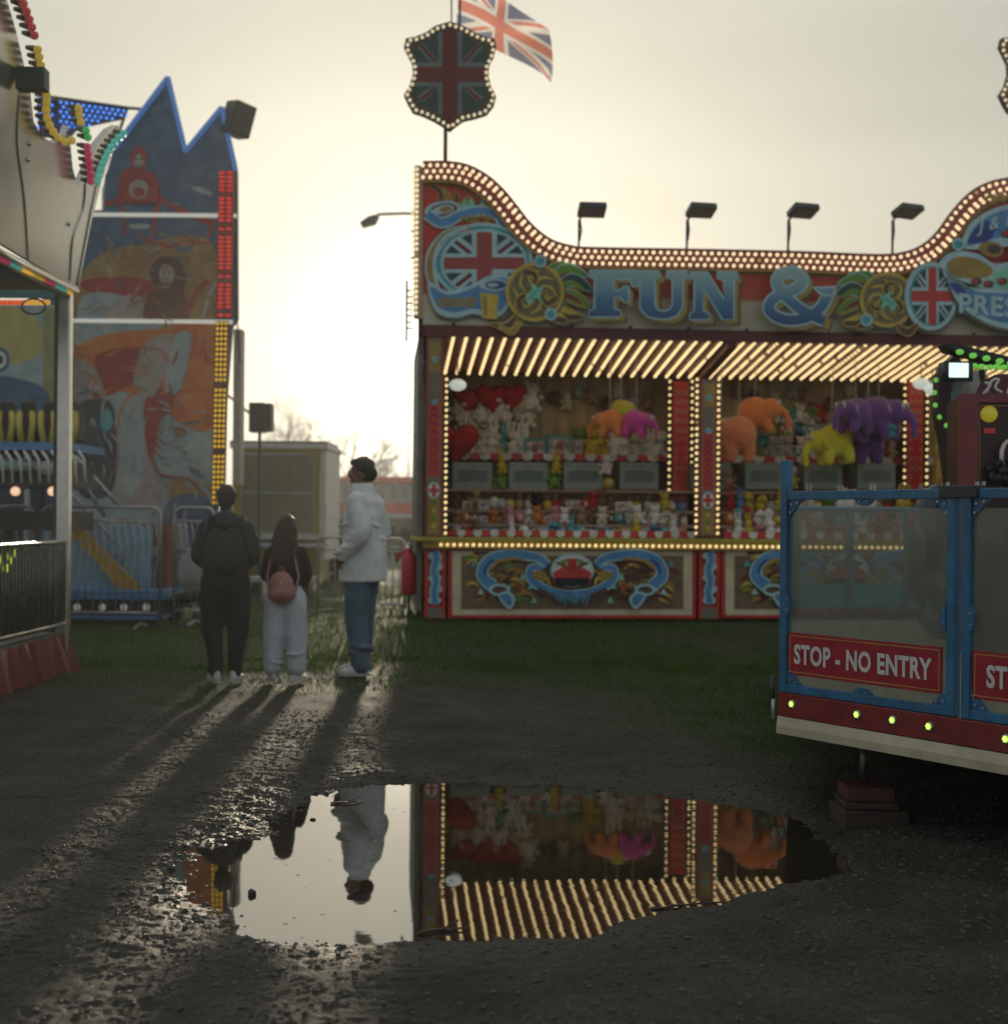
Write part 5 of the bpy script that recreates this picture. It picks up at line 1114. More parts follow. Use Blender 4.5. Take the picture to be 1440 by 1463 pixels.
mb = MB(); mb.bpx(345, 800, 455, 832, HD+.3, 1.2, c('mustard_panel', (.30, .23, .02))); mb.bpx(350, 832, 372, 862, HD+.5, .2, BLACK); mb.bpx(420, 832, 442, 862, HD+.5, .2, BLACK); mb.build('skirt', ks)
# raised dark box on a pole
bx = root('speaker_box', tuple(G(372, 862)), 'dark box speaker on a thin pole above the kiosk roof', 'speaker'); DD = 21
mb = MB(); mb.bpx(355, 575, 378, 617, DD, .30, BLACK); mb.bpx(378.2, 576, 388, 616, DD+.02, .26, DGREY); mb.build('cabinet', bx, bevel=.01)
mb = MB(); a = P(371, 617, DD+.15); mb.tube([a, (a.x, a.y, 0)], .025, DGREY, 8); a1 = P(352, 560, DD+.15); mb.tube([P(322, 562, DD+.15), P(356, 590, DD+.15)], .02, DGREY, 6); mb.build('pole', bx)
# long low building beyond
BD = 62; bl = root('low_building', (P(540, 790, BD).x, BD, 0), 'long low building with red bands and pale windows beyond the tall man', 'building')
WL = c('pale_render', (.36, .33, .28), .8); mb = MB(); mb.bpx(440, 688, 640, 786, BD, 9, WL); mb.build('wall', bl)
mb = MB(); mb.bpx(436, 682, 644, 688, BD-.4, 10, RED); mb.build('roof', bl)
mb = MB(); mb.bpx(466, 720, 640, 733, BD-.06, .05, RED); mb.build('fascia_band', bl)
for i, x in enumerate((470, 488, 538, 556, 572, 590)):
    w_ = MB(); w_.bpx(x, 692, x+13, 716, BD-.08, .07, c('window_frame', (.55, .55, .5), .5)); w_ = w_.build('window', bl); q = MB(); q.bpx(x+1.5, 694, x+11.5, 714, BD-.10, .015, c('window_glass', (.10, .12, .13), .08)); q.build('pane', w_)
for x in (464, 506, 552): q = MB(); q.bpx(x, 742, x+34, 786, BD-.05, .04, c('garage_shutter', (.05, .055, .06), .6)); q.build('garage_door', bl)
bl2 = root('site_office', (P(590, 770, 48).x, 48, 0), 'low dark shed with a flat pale roof edge beside the stall', 'shed'); mb = MB(); mb.bpx(548, 740, 640, 792, 48, 3, c('shed_grey', (.06, .065, .07), .6)); mb.build('wall', bl2); mb = MB(); mb.bpx(545, 735, 642, 740, 47.8, 3.4, WH); mb.build('roof', bl2)
q = MB(); q.bpx(560, 750, 580, 792, 47.96, .03, DGREY); q.build('door', bl2)
fence = root('garden_fence', (P(520, 790, 40).x, 40, 0), 'low pale rail fence running across behind the grass', 'fence')
mb = MB()
for z in (.45, .95): mb.box((-14, 40, z), (0, 40.04, z+.05), GALV)
mb.build('rail', fence); 
pm0 = None
for i in range(9):
    x = -13.8+i*1.7; q = MB(); q.tube([(x, 40.02, 0), (x, 40.02, 1.05)], .035, GALV, 8); q.build('post', fence)
# hedge and bushes along the boundary
def crown_mesh(cx, cy, z0, z1, rx, ry, n, sz, seed, fill=.7):
    r = np.random.default_rng(seed); vs = []; fs = []; nc = max(6, n//160)
    cl = [(r.uniform(-.75, .75), r.uniform(-.75, .75), r.uniform(.1, .9), r.uniform(.2, .42)) for _ in range(nc)]
    for i in range(n):
        a = cl[r.integers(nc)]; d = r.normal(0, 1, 3); d /= np.linalg.norm(d)+1e-9; q = a[3]*r.random()**.4
        p = np.array([cx+(a[0]+d[0]*q)*rx, cy+(a[1]+d[1]*q)*ry, z0+(a[2]+d[2]*q*.6)*(z1-z0)]); t = r.normal(0, 1, 3); t /= np.linalg.norm(t); u = np.cross(t, r.normal(0, 1, 3)); u /= np.linalg.norm(u)
        s_ = sz*r.uniform(.5, 1.3); k = len(vs); vs += [p-t*s_, p+u*s_*.5, p+t*s_, p-u*s_*.5]; fs.append((k, k+1, k+2, k+3))
    return [tuple(v) for v in vs], fs
LEAF = mat('hedge_leaves', (.035, .05, .018), .6, 0, .5, 3)
for i, (px, D_, rx, z1, lab) in enumerate(((490, 26, .9, 1.0, 'low bush behind the girl and the tall man'), (455, 30, 1.1, 1.3, 'rounded bush seen between the two young people'), (600, 34, 1.4, 1.1, 'dark bush at the left foot of the stall'))):
    x = P(px, 800, D_).x; v, f = crown_mesh(x, D_, .05, z1, rx, .7, 1500, .06, 50+i); rt = root('bush', (x, D_, 0), lab, 'bush'); m_ = MB(); m_.add([Vector(q) for q in v], f, LEAF); m_.build('foliage', rt)
    m_ = MB(); [m_.tube([(x, D_, 0), (x+random.uniform(-.3, .3)*rx, D_+random.uniform(-.2, .2), z1*.7)], [.03, .008], c('bark', (.06, .045, .03), .8, bump=.5), 5) for _ in range(6)]; m_.build('stem', rt)
# bare winter trees
BARK = c('bark', (.06, .045, .03), .8, bump=.5)
def tree(px, D_, H, lab, seed):
    rg = random.Random(seed); x = P(px, 780, D_).x; rt = root('bare_tree', (x, D_, 0), lab, 'tree', group=None); tr_ = MB(); cw_ = MB()
    def grow(p, d, L_, r_, lv):
        pts = [p]; q = p; dd = d
        for i in range(3): dd = (dd+Vector((rg.uniform(-.16, .16), rg.uniform(-.16, .16), rg.uniform(-.02, .14)))).normalized(); q = q+dd*L_/3; pts.append(q)
        (tr_ if lv < 1 else cw_).tube(pts, [r_, r_*.85, r_*.7, r_*.55], BARK, 6 if lv < 2 else 4 if lv < 4 else 3, cap=False)
        if lv < 6:
            for k in range(3 if lv < 5 else 4):
                t = rg.uniform(.35, 1); a = rg.uniform(0, 6.28); sp = rg.uniform(.35, .8); s1 = dd.cross(Vector((math.cos(a), math.sin(a), .2))).normalized()
                grow(pts[0].lerp(pts[3], t) if t < .9 else pts[3], (dd*math.cos(sp)+s1*math.sin(sp)).normalized(), L_*rg.uniform(.58, .80), r_*.55, lv+1)
    grow(Vector((x, D_, -.1)), Vector((0, 0, 1)), H*.34, H*.018, 0); tr_.build('trunk', rt, True); cw_.build('crown', rt, True)
tree(425, 75, 9.2, 'bare winter tree over the kiosk roof', 1); tree(480, 80, 9.0, 'bare tree left of the tall man\'s head', 2); tree(545, 84, 7.2, 'lower bare tree right of the tall man\'s head', 5); tree(392, 90, 8.5, 'bare tree farthest left, beside the speaker box', 9); tree(598, 92, 6, 'small bare tree against the stall edge', 12)
# street lamps
def lamp(px, D_, top_, arm, lab):
    g = P(px, 742, D_); t = P(px, top_, D_); rt = root('street_lamp', (g.x, D_, 0), lab, 'street lamp'); mb = MB()
    mb.tube([(g.x, D_, 0), (g.x, D_, t.z*.5), (g.x, D_, t.z)], [.09, .07, .05], GALV, 8); a = P(arm[0], arm[1], D_); mb.tube([(g.x, D_, t.z), ((g.x+a.x)/2, D_, t.z+.03), a], .035, GALV, 6); mb.build('pole', rt, True)
    b = P(arm[2], arm[3], D_); dv = (b-a); n_ = Vector((-dv.z, 0, dv.x)).normalized(); mb = MB()
    mb.prism([a, a.lerp(b, .35)+n_*.10, b+n_*.03, b-n_*.04, a.lerp(b, .5)-n_*.06], Vector((0, .28, 0)), DGREY); mb.build('lamp_head', rt, bevel=.01)
lamp(612, 30, 307, (540, 306, 516, 320), 'street lamp whose arm and head reach out left of the stall fascia')
lamp(583, 95, 615, (583, 612, 585, 622), 'distant thin street lamp right of the tall man\'s head')
# tubular crowd barriers
def barrier(a, b, h, label, n=14, name='crowd_barrier', foot=True, m=None, curve=False, grp=None):
    m = m or GALV; a = Vector(a); b = Vector(b); d = (b-a).normalized(); L_ = (b-a).length; rt = root(name, tuple(a), label, 'barrier', math.atan2(d.y, d.x), grp); Z = lambda t, z: a+d*t+Vector((0, 0, z))
    mb = MB(); rr_ = .10; q = [Z(.03, 0), Z(.03, h-rr_)]+[Z(.03+rr_-rr_*math.cos(t*PI/8), h-rr_+rr_*math.sin(t*PI/8)) for t in range(1, 5)]+[Z(L_-.03-rr_+rr_*math.sin(t*PI/8), h-rr_+rr_*math.cos(t*PI/8)) for t in range(0, 5)]+[Z(L_-.03, 0)]
    mb.tube(q, .019, m, 8); mb.tube([Z(.03, .18), Z(L_-.03, .18)], .015, m, 6); mb.tube([Z(.03, h-.16), Z(L_-.03, h-.16)], .013, m, 6); mb.build('frame', rt, True)
    for i in range(1, n):
        t = L_*i/n; q = MB(); nn = Vector((-d.y, d.x, 0)); q.tube([Z(t, .18), Z(t, h*.45)+(nn*-.0), Z(t+(.05 if curve else 0), h*.65), Z(t, h-.16)], .008, m, 5); q.build('bar', rt, True)
    if foot:
        for t in (.25, L_-.25):
            q = MB(); nn = Vector((-d.y, d.x, 0)); q.tube([Z(t, .02)-nn*.28, Z(t, .06), Z(t, .02)+nn*.28], .014, m, 6); q.build('foot', rt, True)
    return rt
Dq = 17.2
a = G(556, 884); barrier((P(452, 880, 19.5).x, 19.5, 0), (P(580, 880, 18.2).x, 18.2, 0), 1.02, 'galvanised crowd barrier behind the tall man, ending by the stall')
# red extinguisher stood by the stall corner
ex = P(585, 884, 15.9); ex.z = .12; rt = root('fire_extinguisher', (ex.x, ex.y, 0), 'red extinguisher-like cylinder on a stand beside the stall corner', 'extinguisher'); PR = c('signal_red', (.55, .04, .05), .35)
mb = MB(); ex = P(584, 850, 15.9); x, y, zb = ex.x, ex.y, ex.z
mb.loft([((x, y, zb+z), (r_, r_), Zx, Zy) for z, r_ in ((0, .07), (.02, .085), (.40, .085), (.46, .06), (.49, .03), (.52, .03))], PR, 14); mb.build('cylinder', rt, True)
mb = MB(); mb.tube([(x, y, zb+.5), (x-.10, y, zb+.46), (x-.14, y, zb+.36)], .018, PR, 8); mb.ball((x, y, zb+.55), (.03, .03, .03), WHITE, 8); mb.build('hose', rt, True)
mb = MB(); mb.tube([(x, y+.02, .1), (x, y+.02, zb)], .02, DGREY, 6); mb.box((x-.12, y-.1, .09), (x+.12, y+.14, .14), DGREY); mb.build('stand', rt)
# folding table in front of the kiosk
tb = root('folding_table', (P(395, 850, 20.5).x, 20.5, 0), 'small trestle table on the grass behind the two young people', 'table')
mb = MB(); mb.bpx(352, 826, 452, 832, 20.3, .6, c('table_white', (.42, .42, .38), .5)); mb.build('tabletop', tb, bevel=.004)
for x in (358, 385, 420, 446): q = MB(); a = P(x, 832, 20.6); q.tube([a, (a.x, a.y, 0)], .018, DGREY, 6); q.build('leg', tb)
# ------------------------------------------------------------ funhouse facade at the back left
FD = 18.6
fh = root('ghost_ride', (P(215, 885, FD).x, FD, 0), 'tall ride front with twin blue peaks, painted mural and red and yellow lamp columns', 'fairground ride')
fx = lambda x, y, d: P(x, y, FD-d)
def mural_mat(name, stops, scale=1.6, dist=1.5):
    m, nt, b = new_mat(name); cc, n = noise_col(nt, [(p_, mul(q_, .85)) for p_, q_ in stops], scale*1.6, 9); n.inputs['Roughness'].default_value = .72; n.inputs['Distortion'].default_value = dist
    nt.links.new(cc, b.inputs['Base Color']); b.inputs['Roughness'].default_value = .6; return m
SKYB = mural_mat('mural_blue', [(.3, (.03, .09, .17)), (.5, (.055, .14, .24)), (.7, (.12, .21, .28))])
OR_ = mural_mat('mural_orange', [(.3, (.50, .08, .02)), (.5, (.62, .18, .04)), (.7, (.66, .34, .12))])
PALE = mural_mat('mural_pale', [(.3, (.18, .28, .33)), (.5, (.34, .44, .44)), (.7, (.55, .56, .50))])
OCH = mural_mat('mural_ochre', [(.3, (.16, .10, .05)), (.5, (.34, .19, .07)), (.7, (.44, .34, .10))])
FLESH = mural_mat('mural_flesh', [(.3, (.30, .24, .21)), (.6, (.44, .40, .36)), (.8, (.5, .48, .45))]); DR = mural_mat('mural_red', [(.3, (.24, .02, .02)), (.7, (.48, .05, .04))])
OUT = [(60, 300), (148, 300), (150, 262), (163, 212), (240, 110), (265, 216), (317, 153), (337, 243), (338, 455), (330, 466), (310, 720), (300, 868), (60, 868)]
mb = MB(); mb.prism([P(x, y, FD) for x, y in OUT], Vector((0, .18, 0)), SKYB); mb.build('front_wall', fh)
mb = MB()
for a, b in (((163, 212), (240, 110)), ((240, 110), (265, 216)), ((265, 216), (317, 153)), ((317, 153), (337, 243))): mb.tube([P(*a, FD-.03), P(*b, FD-.03)], .035, emis('blue_tube', (.05, .16, .42), .55), 6)
mb.build('peak_trim', fh)
p = Paint(fx)
p.poly([(150, 420), (150, 250), (180, 205), (238, 128), (262, 230), (312, 175), (313, 455), (150, 455)], SKYB)
rng = random.Random(4)
for k in range(40):
    x = rng.uniform(170, 305); y = rng.uniform(230, 440); p.ell(x, y, rng.uniform(5, 22), rng.uniform(2, 7), rng.choice((SKYB, PALE, SKYB, OCH) if y > 320 else (SKYB, SKYB, PALE)), a=rng.uniform(-.6, .6), n=14)
p.poly([(105, 455), (112, 400), (150, 360), (200, 350), (262, 336), (300, 345), (312, 380), (312, 455)], OCH, True)
p.poly([(120, 400), (190, 396), (230, 410), (190, 425), (130, 418)], DR, True)
p.poly([(112, 456), (124, 420), (180, 425), (160, 456)], PALE, True); p.poly([(150, 456), (185, 420), (225, 440), (240, 456)], FLESH, True)
# crimson figure with long arms, leaning over the title band
p.stroke([(150, 292), (178, 282), (200, 272), (222, 280), (262, 302), (306, 318)], 7, DR); p.poly([(172, 250), (184, 240), (208, 242), (224, 254), (226, 286), (198, 290), (172, 284)], DR, True)
p.ell(198, 226, 12, 17, DR); p.ell(198, 230, 7, 10, FLESH); p.ell(194, 227, 1.8, 2.2, BLACK); p.ell(202, 227, 1.8, 2.2, BLACK); p.stroke([(194, 236), (198, 238), (202, 236)], 1.6, BLACK)
p.stroke([(176, 256), (172, 280), (176, 305), (178, 336)], 8, DR, w2=4); p.stroke([(222, 258), (226, 284), (222, 310), (216, 342)], 8, DR, w2=4); p.ell(198, 270, 14, 14, FLESH); p.ell(198, 274, 9, 7, DR)
p.stroke([(262, 300), (290, 316), (302, 318), (298, 340)], 5, DR)
for k in range(7): p.stroke([(130+k*22, 340+rng.uniform(-8, 8)), (150+k*22, 352+rng.uniform(-8, 8)), (170+k*22, 346)], 5, rng.choice((OCH, SKYB, DR)), w2=(1,))
# second figure, auburn hair and pale dress
p.poly([(214, 388), (222, 372), (240, 366), (258, 374), (266, 398), (258, 418), (240, 412), (220, 408)], mural_mat('mural_auburn', [(.3, (.09, .03, .025)), (.7, (.17, .05, .035))]), True); p.ell(238, 392, 11, 15, FLESH); p.ell(234, 389, 1.8, 1.5, BLACK); p.ell(242, 389, 1.8, 1.5, BLACK); p.stroke([(233, 400), (238, 402), (243, 400)], 1.6, DR)
p.poly([(218, 412), (240, 404), (262, 416), (268, 455), (206, 455)], mural_mat('mural_auburn2', [(.3, (.12, .05, .04)), (.7, (.22, .10, .06))]), True); p.poly([(272, 410), (290, 380), (304, 390), (306, 455), (272, 455)], OCH, True); p.stroke([(266, 450), (280, 420), (296, 400)], 7, DR); p.stroke([(290, 455), (300, 420), (312, 400)], 6, FLESH)
# lower mural
p.poly([(100, 462), (311, 462), (306, 700), (300, 862), (100, 862)], PALE)
p.poly([(106, 500), (150, 478), (220, 470), (309, 466), (306, 606), (262, 608), (240, 590), (180, 560), (146, 566), (118, 540)], OR_, True)
p.poly([(140, 505), (200, 496), (230, 500), (200, 540), (150, 566), (140, 540)], DR, True)
p.poly([(100, 520), (118, 512), (140, 534), (150, 576), (120, 580), (100, 560)], FLESH, True)
for k in range(14): p.ell(rng.uniform(104, 140), rng.uniform(540, 580), rng.uniform(2, 6), rng.uniform(2, 5), rng.choice((DR, FLESH, PINK)), n=10)
p.poly([(196, 520), (206, 492), (232, 478), (254, 480), (250, 505), (240, 530), (222, 560), (200, 562), (190, 548)], FLESH, True); p.stroke([(204, 498), (228, 500), (242, 520)], 4, c('mural_rose', (.34, .12, .12), .6)); p.stroke([(192, 560), (214, 568), (232, 556)], 3, DR)
p.poly([(250, 478), (274, 478), (268, 520), (256, 560), (236, 560), (240, 520)], PALE, True)
p.poly([(176, 575), (200, 556), (222, 560), (216, 600), (214, 660), (232, 700), (224, 724), (180, 722), (168, 690), (166, 620)], FLESH, True); p.poly([(172, 590), (196, 566), (204, 600), (200, 690), (180, 700)], PALE, True)
p.stroke([(200, 558), (180, 572), (168, 610), (166, 660)], 5, OR_, w2=2)
p.poly([(208, 570), (226, 566), (246, 560), (244, 586), (228, 600), (222, 640), (214, 660), (206, 610)], DR, True)
for k in range(6): p.stroke([(218, 580+k*12), (228, 592+k*12), (236, 606+k*10)], 3.5, DR, w2=1)
p.stroke([(216, 650), (226, 676), (246, 682), (270, 686), (290, 706), (300, 724)], 5, c('mural_rust', (.24, .08, .04), .6)); p.poly([(236, 690), (262, 688), (286, 704), (280, 716), (244, 712)], OCH, True)
p.poly([(108, 590), (140, 570), (164, 590), (160, 700), (110, 700)], mural_mat('mural_shade', [(.3, (.03, .035, .045)), (.7, (.08, .10, .13))]), True); p.ell(152, 600, 9, 16, TEAL)
p.poly([(240, 716), (296, 712), (298, 780), (240, 784)], SKYB, True); p.ell(266, 742, 20, 10, c('mural_slate', (.06, .08, .16), .6))
for k in range(10): p.ell(rng.uniform(250, 300), rng.uniform(610, 700), rng.uniform(3, 10), rng.uniform(2, 5), rng.choice((PALE, OCH)), n=12)
for k in range(230):
    x = rng.uniform(106, 300); y = rng.uniform(330, 850)
    if 452 < y < 466: continue
    z_ = (OCH, DR, OCH, SKYB, FLESH) if y < 452 else (OR_, OR_, OCH, DR, OR_) if y < 560 else (PALE, PALE, SKYB, FLESH, OCH)
    a = math.sin(x*.03)+math.cos(y*.025)+rng.uniform(-.3, .3); l_ = rng.uniform(5, 14); p.stroke([(x-math.cos(a)*l_, y-math.sin(a)*l_), (x+rng.uniform(-2, 2), y), (min(302, x+math.cos(a)*l_), y+math.sin(a)*l_)], rng.uniform(1.2, 4.2), rng.choice(z_), w2=(.4,), n=3)
p.mb.build('mural', fh)
mb = MB()
for y0, x1 in ((305, 338), (457, 332)): mb.bpx(120 if y0 == 305 else 104, y0, x1, y0+3.6, FD-.09, .03, emis('white_tube', (.75, .75, .66), .45))
mb.build('tube_light', fh)
def lampcol(x0, x1, y0, y1, xb0, n, cols, m, base, nm):
    a = P(x0, y0, FD-.02); b = P(x1, y0, FD-.02); d_ = P(xb0, y1, FD-.02); w_ = b-a
    mb = MB(); mb.prism([a, b, d_+w_, d_], Vector((0, -.08, 0)), base); mb.build(nm+'_board', fh)
    mb = MB()
    for j in range(n):
        if (j % 9) in (5,) and nm.startswith('red'): continue
        if j % 13 == 12: continue
        for i in range(cols):
            q = a.lerp(d_, (j+.5)/n)+w_*((i+.5)/cols)+Vector((0, -.10, 0)); mb.ico(q, (w_.x/cols*(.42 if cols == 2 else .33), .03, (a.z-d_.z)/n*.29), m)
    mb.build(nm+'_lamps', fh, True)
lampcol(314, 336, 246, 455, 311, 34, 2, emis('red_led', (.75, .02, .02), .75), DRED, 'red_column'); lampcol(310, 328, 460, 722, 304, 36, 3, emis('amber_led', (.90, .55, .02), .8), c('column_brown', (.10, .035, .02), .5), 'amber_column')
mb = MB(); mb.bpx(332, 470, 345, 692, FD+.1, .25, c('side_box_cream', (.42, .38, .33), .6)); mb.tube([P(337, 240, FD), P(339, 460, FD), P(343, 520, FD)], .012, BLACK, 5); mb.build('side_box', fh)
sp = root('loudspeaker', tuple(P(340, 170, FD)), 'black loudspeaker box tilted beside the right peak of the ride front', 'speaker')
mb = MB(); Rr = Matrix.Rotation(.25, 3, 'Y') @ Matrix.Rotation(.7, 3, 'Z'); o_ = P(340, 171, FD); mb.box((-.15, -.15, -.21), (.15, .15, .21), BLACK, lambda x, y, z: o_+Rr @ Vector((x, y, z))); sb = mb.build('cabinet', sp, bevel=.015)
mb = MB(); mb.box((-.13, -.155, -.19), (.13, -.151, .19), DGREY, lambda x, y, z: o_+Rr @ Vector((x, y, z))); mb.build('grille', sp); mb = MB(); mb.tube([P(318, 156, FD), o_], .02, DGREY, 6); mb.build('bracket', sp)
# steps and handrails of that ride
st = root('ride_steps', (P(160, 880, 17.2).x, 17.2, 0), 'blue ride entrance steps with white handrails and a yellow stringer', 'steps'); SD_ = 17.2
BLP = c('pale_blue_panel', (.20, .36, .48), .5, var=.25); BLS = c('blue_step', (.08, .24, .48), .45)
mb = MB(); mb.bpx(60, 752, 214, 846, SD_+.4, .5, BLP); mb.bpx(60, 845, 234, 856, SD_-.2, 1.0, BLS); mb.bpx(60, 858, 234, 880, SD_, .6, c('step_dark', (.02, .03, .05), .4)); mb.bpx(60, 880, 232, 884, SD_-.1, .5, BLS); mb.build('platform', st)
mb = MB(); mb.prism([P(x, y, SD_+.2) for x, y in ((96, 756), (118, 756), (206, 846), (176, 848))], Vector((0, .08, 0)), c('amber_stringer', (.48, .25, .02), .45)); mb.build('stringer', st)
mb = MB()
for q in ([(96, 650), (106, 650), (150, 700), (170, 722)], [(94, 700), (112, 716), (140, 748), (166, 776)], [(106, 650), (120, 690), (150, 738)]): mb.tube([P(x, y, SD_+.1) for x, y in q], .026, GALV, 8)
mb.build('handrail', st, True)
for i, x in enumerate((110, 146, 177, 209)): q = MB(); q.ball(P(x, 868, SD_-.02), (.045, .02, .045), emis('step_light', (.5, .5, .45), .35), 10); q.build('step_light', st, True)
mb = MB(); mb.bpx(200, 750, 240, 852, SD_+.6, .3, c('rust_red_panel', (.22, .055, .035), .5)); mb.bpx(206, 780, 228, 796, SD_+.55, .04, c('sage_card', (.25, .30, .26), .5)); mb.build('generator_cover', st)
for k, (x0, x1, D_) in enumerate(((-10, 52, 16.6), (56, 233, 16.4), (246, 310, 16.9))):
    a, b = P(x0, 742, D_), P(x1, 742, D_); barrier((a.x, D_, 0), (b.x, D_, 0), (P(100, 724, D_).z), ['left crowd barrier seen through the silver ride frame', 'long crowd barrier in front of the blue ride steps', 'short crowd barrier left of the black-clad person'][k], n=(6, 16, 7)[k], curve=True)
q = MB(); q.bpx(246, 742, 266, 786, 17.05, .04, c('corrugated_sheet', (.36, .37, .36), .5)); q.build('sheet_panel', loc=tuple(P(256, 786, 17.05)), label='small pale corrugated panel behind the short barrier', category='panel')
q = MB(); a = P(270, 815, 17.3); q.ball(a, (.13, .1, .22), c('white_sack', (.42, .42, .40), .8, bump=.4), 14); q.ball(a+Vector((0, 0, .2)), (.05, .05, .08), c('white_sack', (.42, .42, .40)), 10); q.build('white_bag', smooth=True, loc=tuple(a), label='white sack hanging on the barrier beside the black-clad person', category='bag')
# trailer drawbar by the steps
dbt = root('drawbar', tuple(G(262, 884)), 'dark trailer drawbar low in the grass left of the black-clad person', 'trailer part'); mb = MB(); mb.tube([P(236, 862, 17.6), P(275, 852, 17.4), P(300, 856, 17.2)], .07, BLACK, 8); mb.tube([P(275, 856, 17.4), P(282, 884, 17.4)], .04, GALV, 8); mb.build('frame', dbt, True)
mb = MB(); w0 = P(250, 880, 17.7); w0.z = .16
for yy in (0,): mb.loft([(w0+Vector((x, 0, 0)), (r_, r_), Vector((0, 1, 0)), Vector((0, 0, 1))) for x, r_ in ((-.08, .12), (-.06, .16), (.06, .16), (.08, .12))], c('tyre_rubber', (.015, .015, .015), .8), 20)
mb.build('wheel', dbt, True)
# blue LED lattice sign of a ride farther back
ls = root('led_sign', tuple(P(120, 170, 19.2)), 'blue LED lattice sign strung behind the silver ride crown', 'sign'); D_ = 19.2
mb = MB()
for a, b in (((50, 135), (182, 154)), ((182, 154), (170, 190)), ((112, 182), (178, 168)), ((62, 138), (58, 200)), ((112, 145), (114, 182)), ((80, 140), (66, 176)), ((182, 154), (205, 156))): mb.tube([P(*a, D_), P(*b, D_)], .022, BLACK, 5)
mb.build('frame', ls); mb = MB(); mb.prism([P(x, y, D_+.05) for x, y in ((52, 138), (180, 155), (172, 168), (112, 182), (100, 196), (56, 196))], Vector((0, .03, 0)), c('led_backing', (.02, .04, .12), .4)); mb.build('backing', ls)
mb = MB(); BL = emis('blue_led', (.06, .28, 1.0), 1.5)
for j in range(8):
    for i in range(16):
        x = 54+i*8.2+(j % 2)*4; y = 141+j*6.8+i*1.15
        if y < 186-max(0, (x-100))*.25 and not 78 < x < 86: mb.ico(P(x, y, D_-.03), .020, BL)
mb.build('led_rows', ls, True)
ps = root('pale_pylon', tuple(P(150, 250, 19)), 'white tapering pylon glimpsed between the silver crown and the blue peaks', 'pylon'); mb = MB(); mb.prism([P(x, y, 19) for x, y in ((164, 200), (176, 196), (158, 270), (146, 270))], Vector((0, .2, 0)), WHITE); mb.tube([P(152, 270, 19.1), (P(152, 270, 19.1).x, 19.1, 0)], .06, GALV, 6); mb.build('panel', ps)
# ------------------------------------------------------------ silver ride at the left edge
sr = root('silver_ride', tuple(G(88, 962)), 'open-sided ride at the left edge with polished metal crown and bulb garland', 'fairground ride')
XR = G(88, 962).x; YA = G(88, 962).y; YB = 7.6; sx_ = lambda y, z, d=0: Vector((XR+d, y, z))
zr = lambda px, py: hitplane(px, py, Vector((XR, 0, 0)), Vector((1, 0, 0)))
zt = P(96, 412, YA).z
mb = MB(); mb.box((XR-.05, YA-.02, .12), (XR+.05, YA+.08, zt), STEEL); mb.build('corner_post', sr, bevel=.012)
mb = MB(); mb.box((XR-.09, YA+.03, .1), (XR-.055, YA+.09, zt), c('post_dark_green', (.06, .07, .05), .5)); mb.build('inner_post', sr)  # narrow dark green upright beside the steel post
PZ = .33
CROWN = mat('crown_sheet_metal', (.62, .61, .56), .24, .85, .14, 1.4)
mb = MB(); mb.box((XR-5, YB, PZ-.08), (XR-.02, YA+.02, PZ), c('checker_plate', (.22, .22, .20), .5, .5, bump=.4)); mb.build('deck', sr)
# skirt of coloured panels, hanging loose
n = 60; cols = [DRED, DRED, c('skirt_yellow', (.24, .17, .03), .7), c('skirt_yellow', (.30, .22, .04)), DRED, DRED, c('skirt_red', (.16, .03, .022), .7)]
vs = []; mb = MB()
for i in range(n+1):
    y = YB+(YA+.05-YB)*i/n; w_ = .03*math.sin(i*1.7)+.015*math.sin(i*4.1); vs += [Vector((XR+.02, y, PZ-.01)), Vector((XR+.05+w_, y, PZ-.16)), Vector((XR+.08+w_*1.6, y+.01, .02+.015*math.sin(i*2.3)))]
for i in range(n): mb.add([vs[3*i+k] for k in range(6)], [(0, 3, 4, 1), (1, 4, 5, 2)], cols[(i//8) % 7])
mb.build('skirt', sr, True)
# railing with upright bars
z1r = zr(60, 776).z; 
mb = MB(); mb.tube([sx_(YB, z1r), sx_(YA-.02, z1r)], .022, STEEL, 8); mb.tube([sx_(YB, PZ+.07), sx_(YA-.02, PZ+.07)], .02, STEEL, 8); mb.build('rail', sr, True)
for i in range(44):
    y = YA-.06-i*.075; q = MB(); q.tube([sx_(y, PZ+.07), sx_(y, z1r)], .009, c('bar_steel', (.16, .155, .14), .4, .8), 5); q.build('railing_bar', sr, True)
# sheet behind the bars
mb = MB(); mb.box((XR-.10, YB, PZ+.02), (XR-.09, YA-.05, z1r-.05), c('smoked_panel', (.05, .05, .048), .25)); mb.build('kick_panel', sr)
mb = MB(); GL = emis('lime_led', (.55, .85, .05), .8)
for x, y in ((4, 806), (18, 800), (20, 812), (29, 796), (27, 812), (38, 791), (12, 795), (33, 801)): mb.ico(zr(x, y)+Vector((-.085, 0, 0)), (.01, .02, .035), GL)
mb.build('lime_lamp', sr, True)
# crown: flared polished sheet
A_ = P(105, 412, YA+.03); B_ = P(0, 350, 10.15); C_ = P(166, 184, YA+.12); nn = (B_-A_).cross(C_-A_).normalized()
hc = lambda x, y, d=0: hitplane(x, y, A_, nn)+nn*d
if nn.dot(CAMP-A_) < 0: nn = -nn
CR = [(-140, 262), (-140, -40), (-10, -40), (8, -8), (22, 40), (34, 90), (44, 135), (48, 172), (60, 196), (78, 204), (92, 196), (98, 180), (104, 240), (112, 268), (124, 240), (140, 205), (156, 186), (168, 180), (160, 215), (145, 262), (130, 320), (112, 412), (95, 404)]
crn = MB(); crn.prism([hc(x, y) for x, y in CR], -nn*.05, CROWN); crn = crn.build('crown', sr)
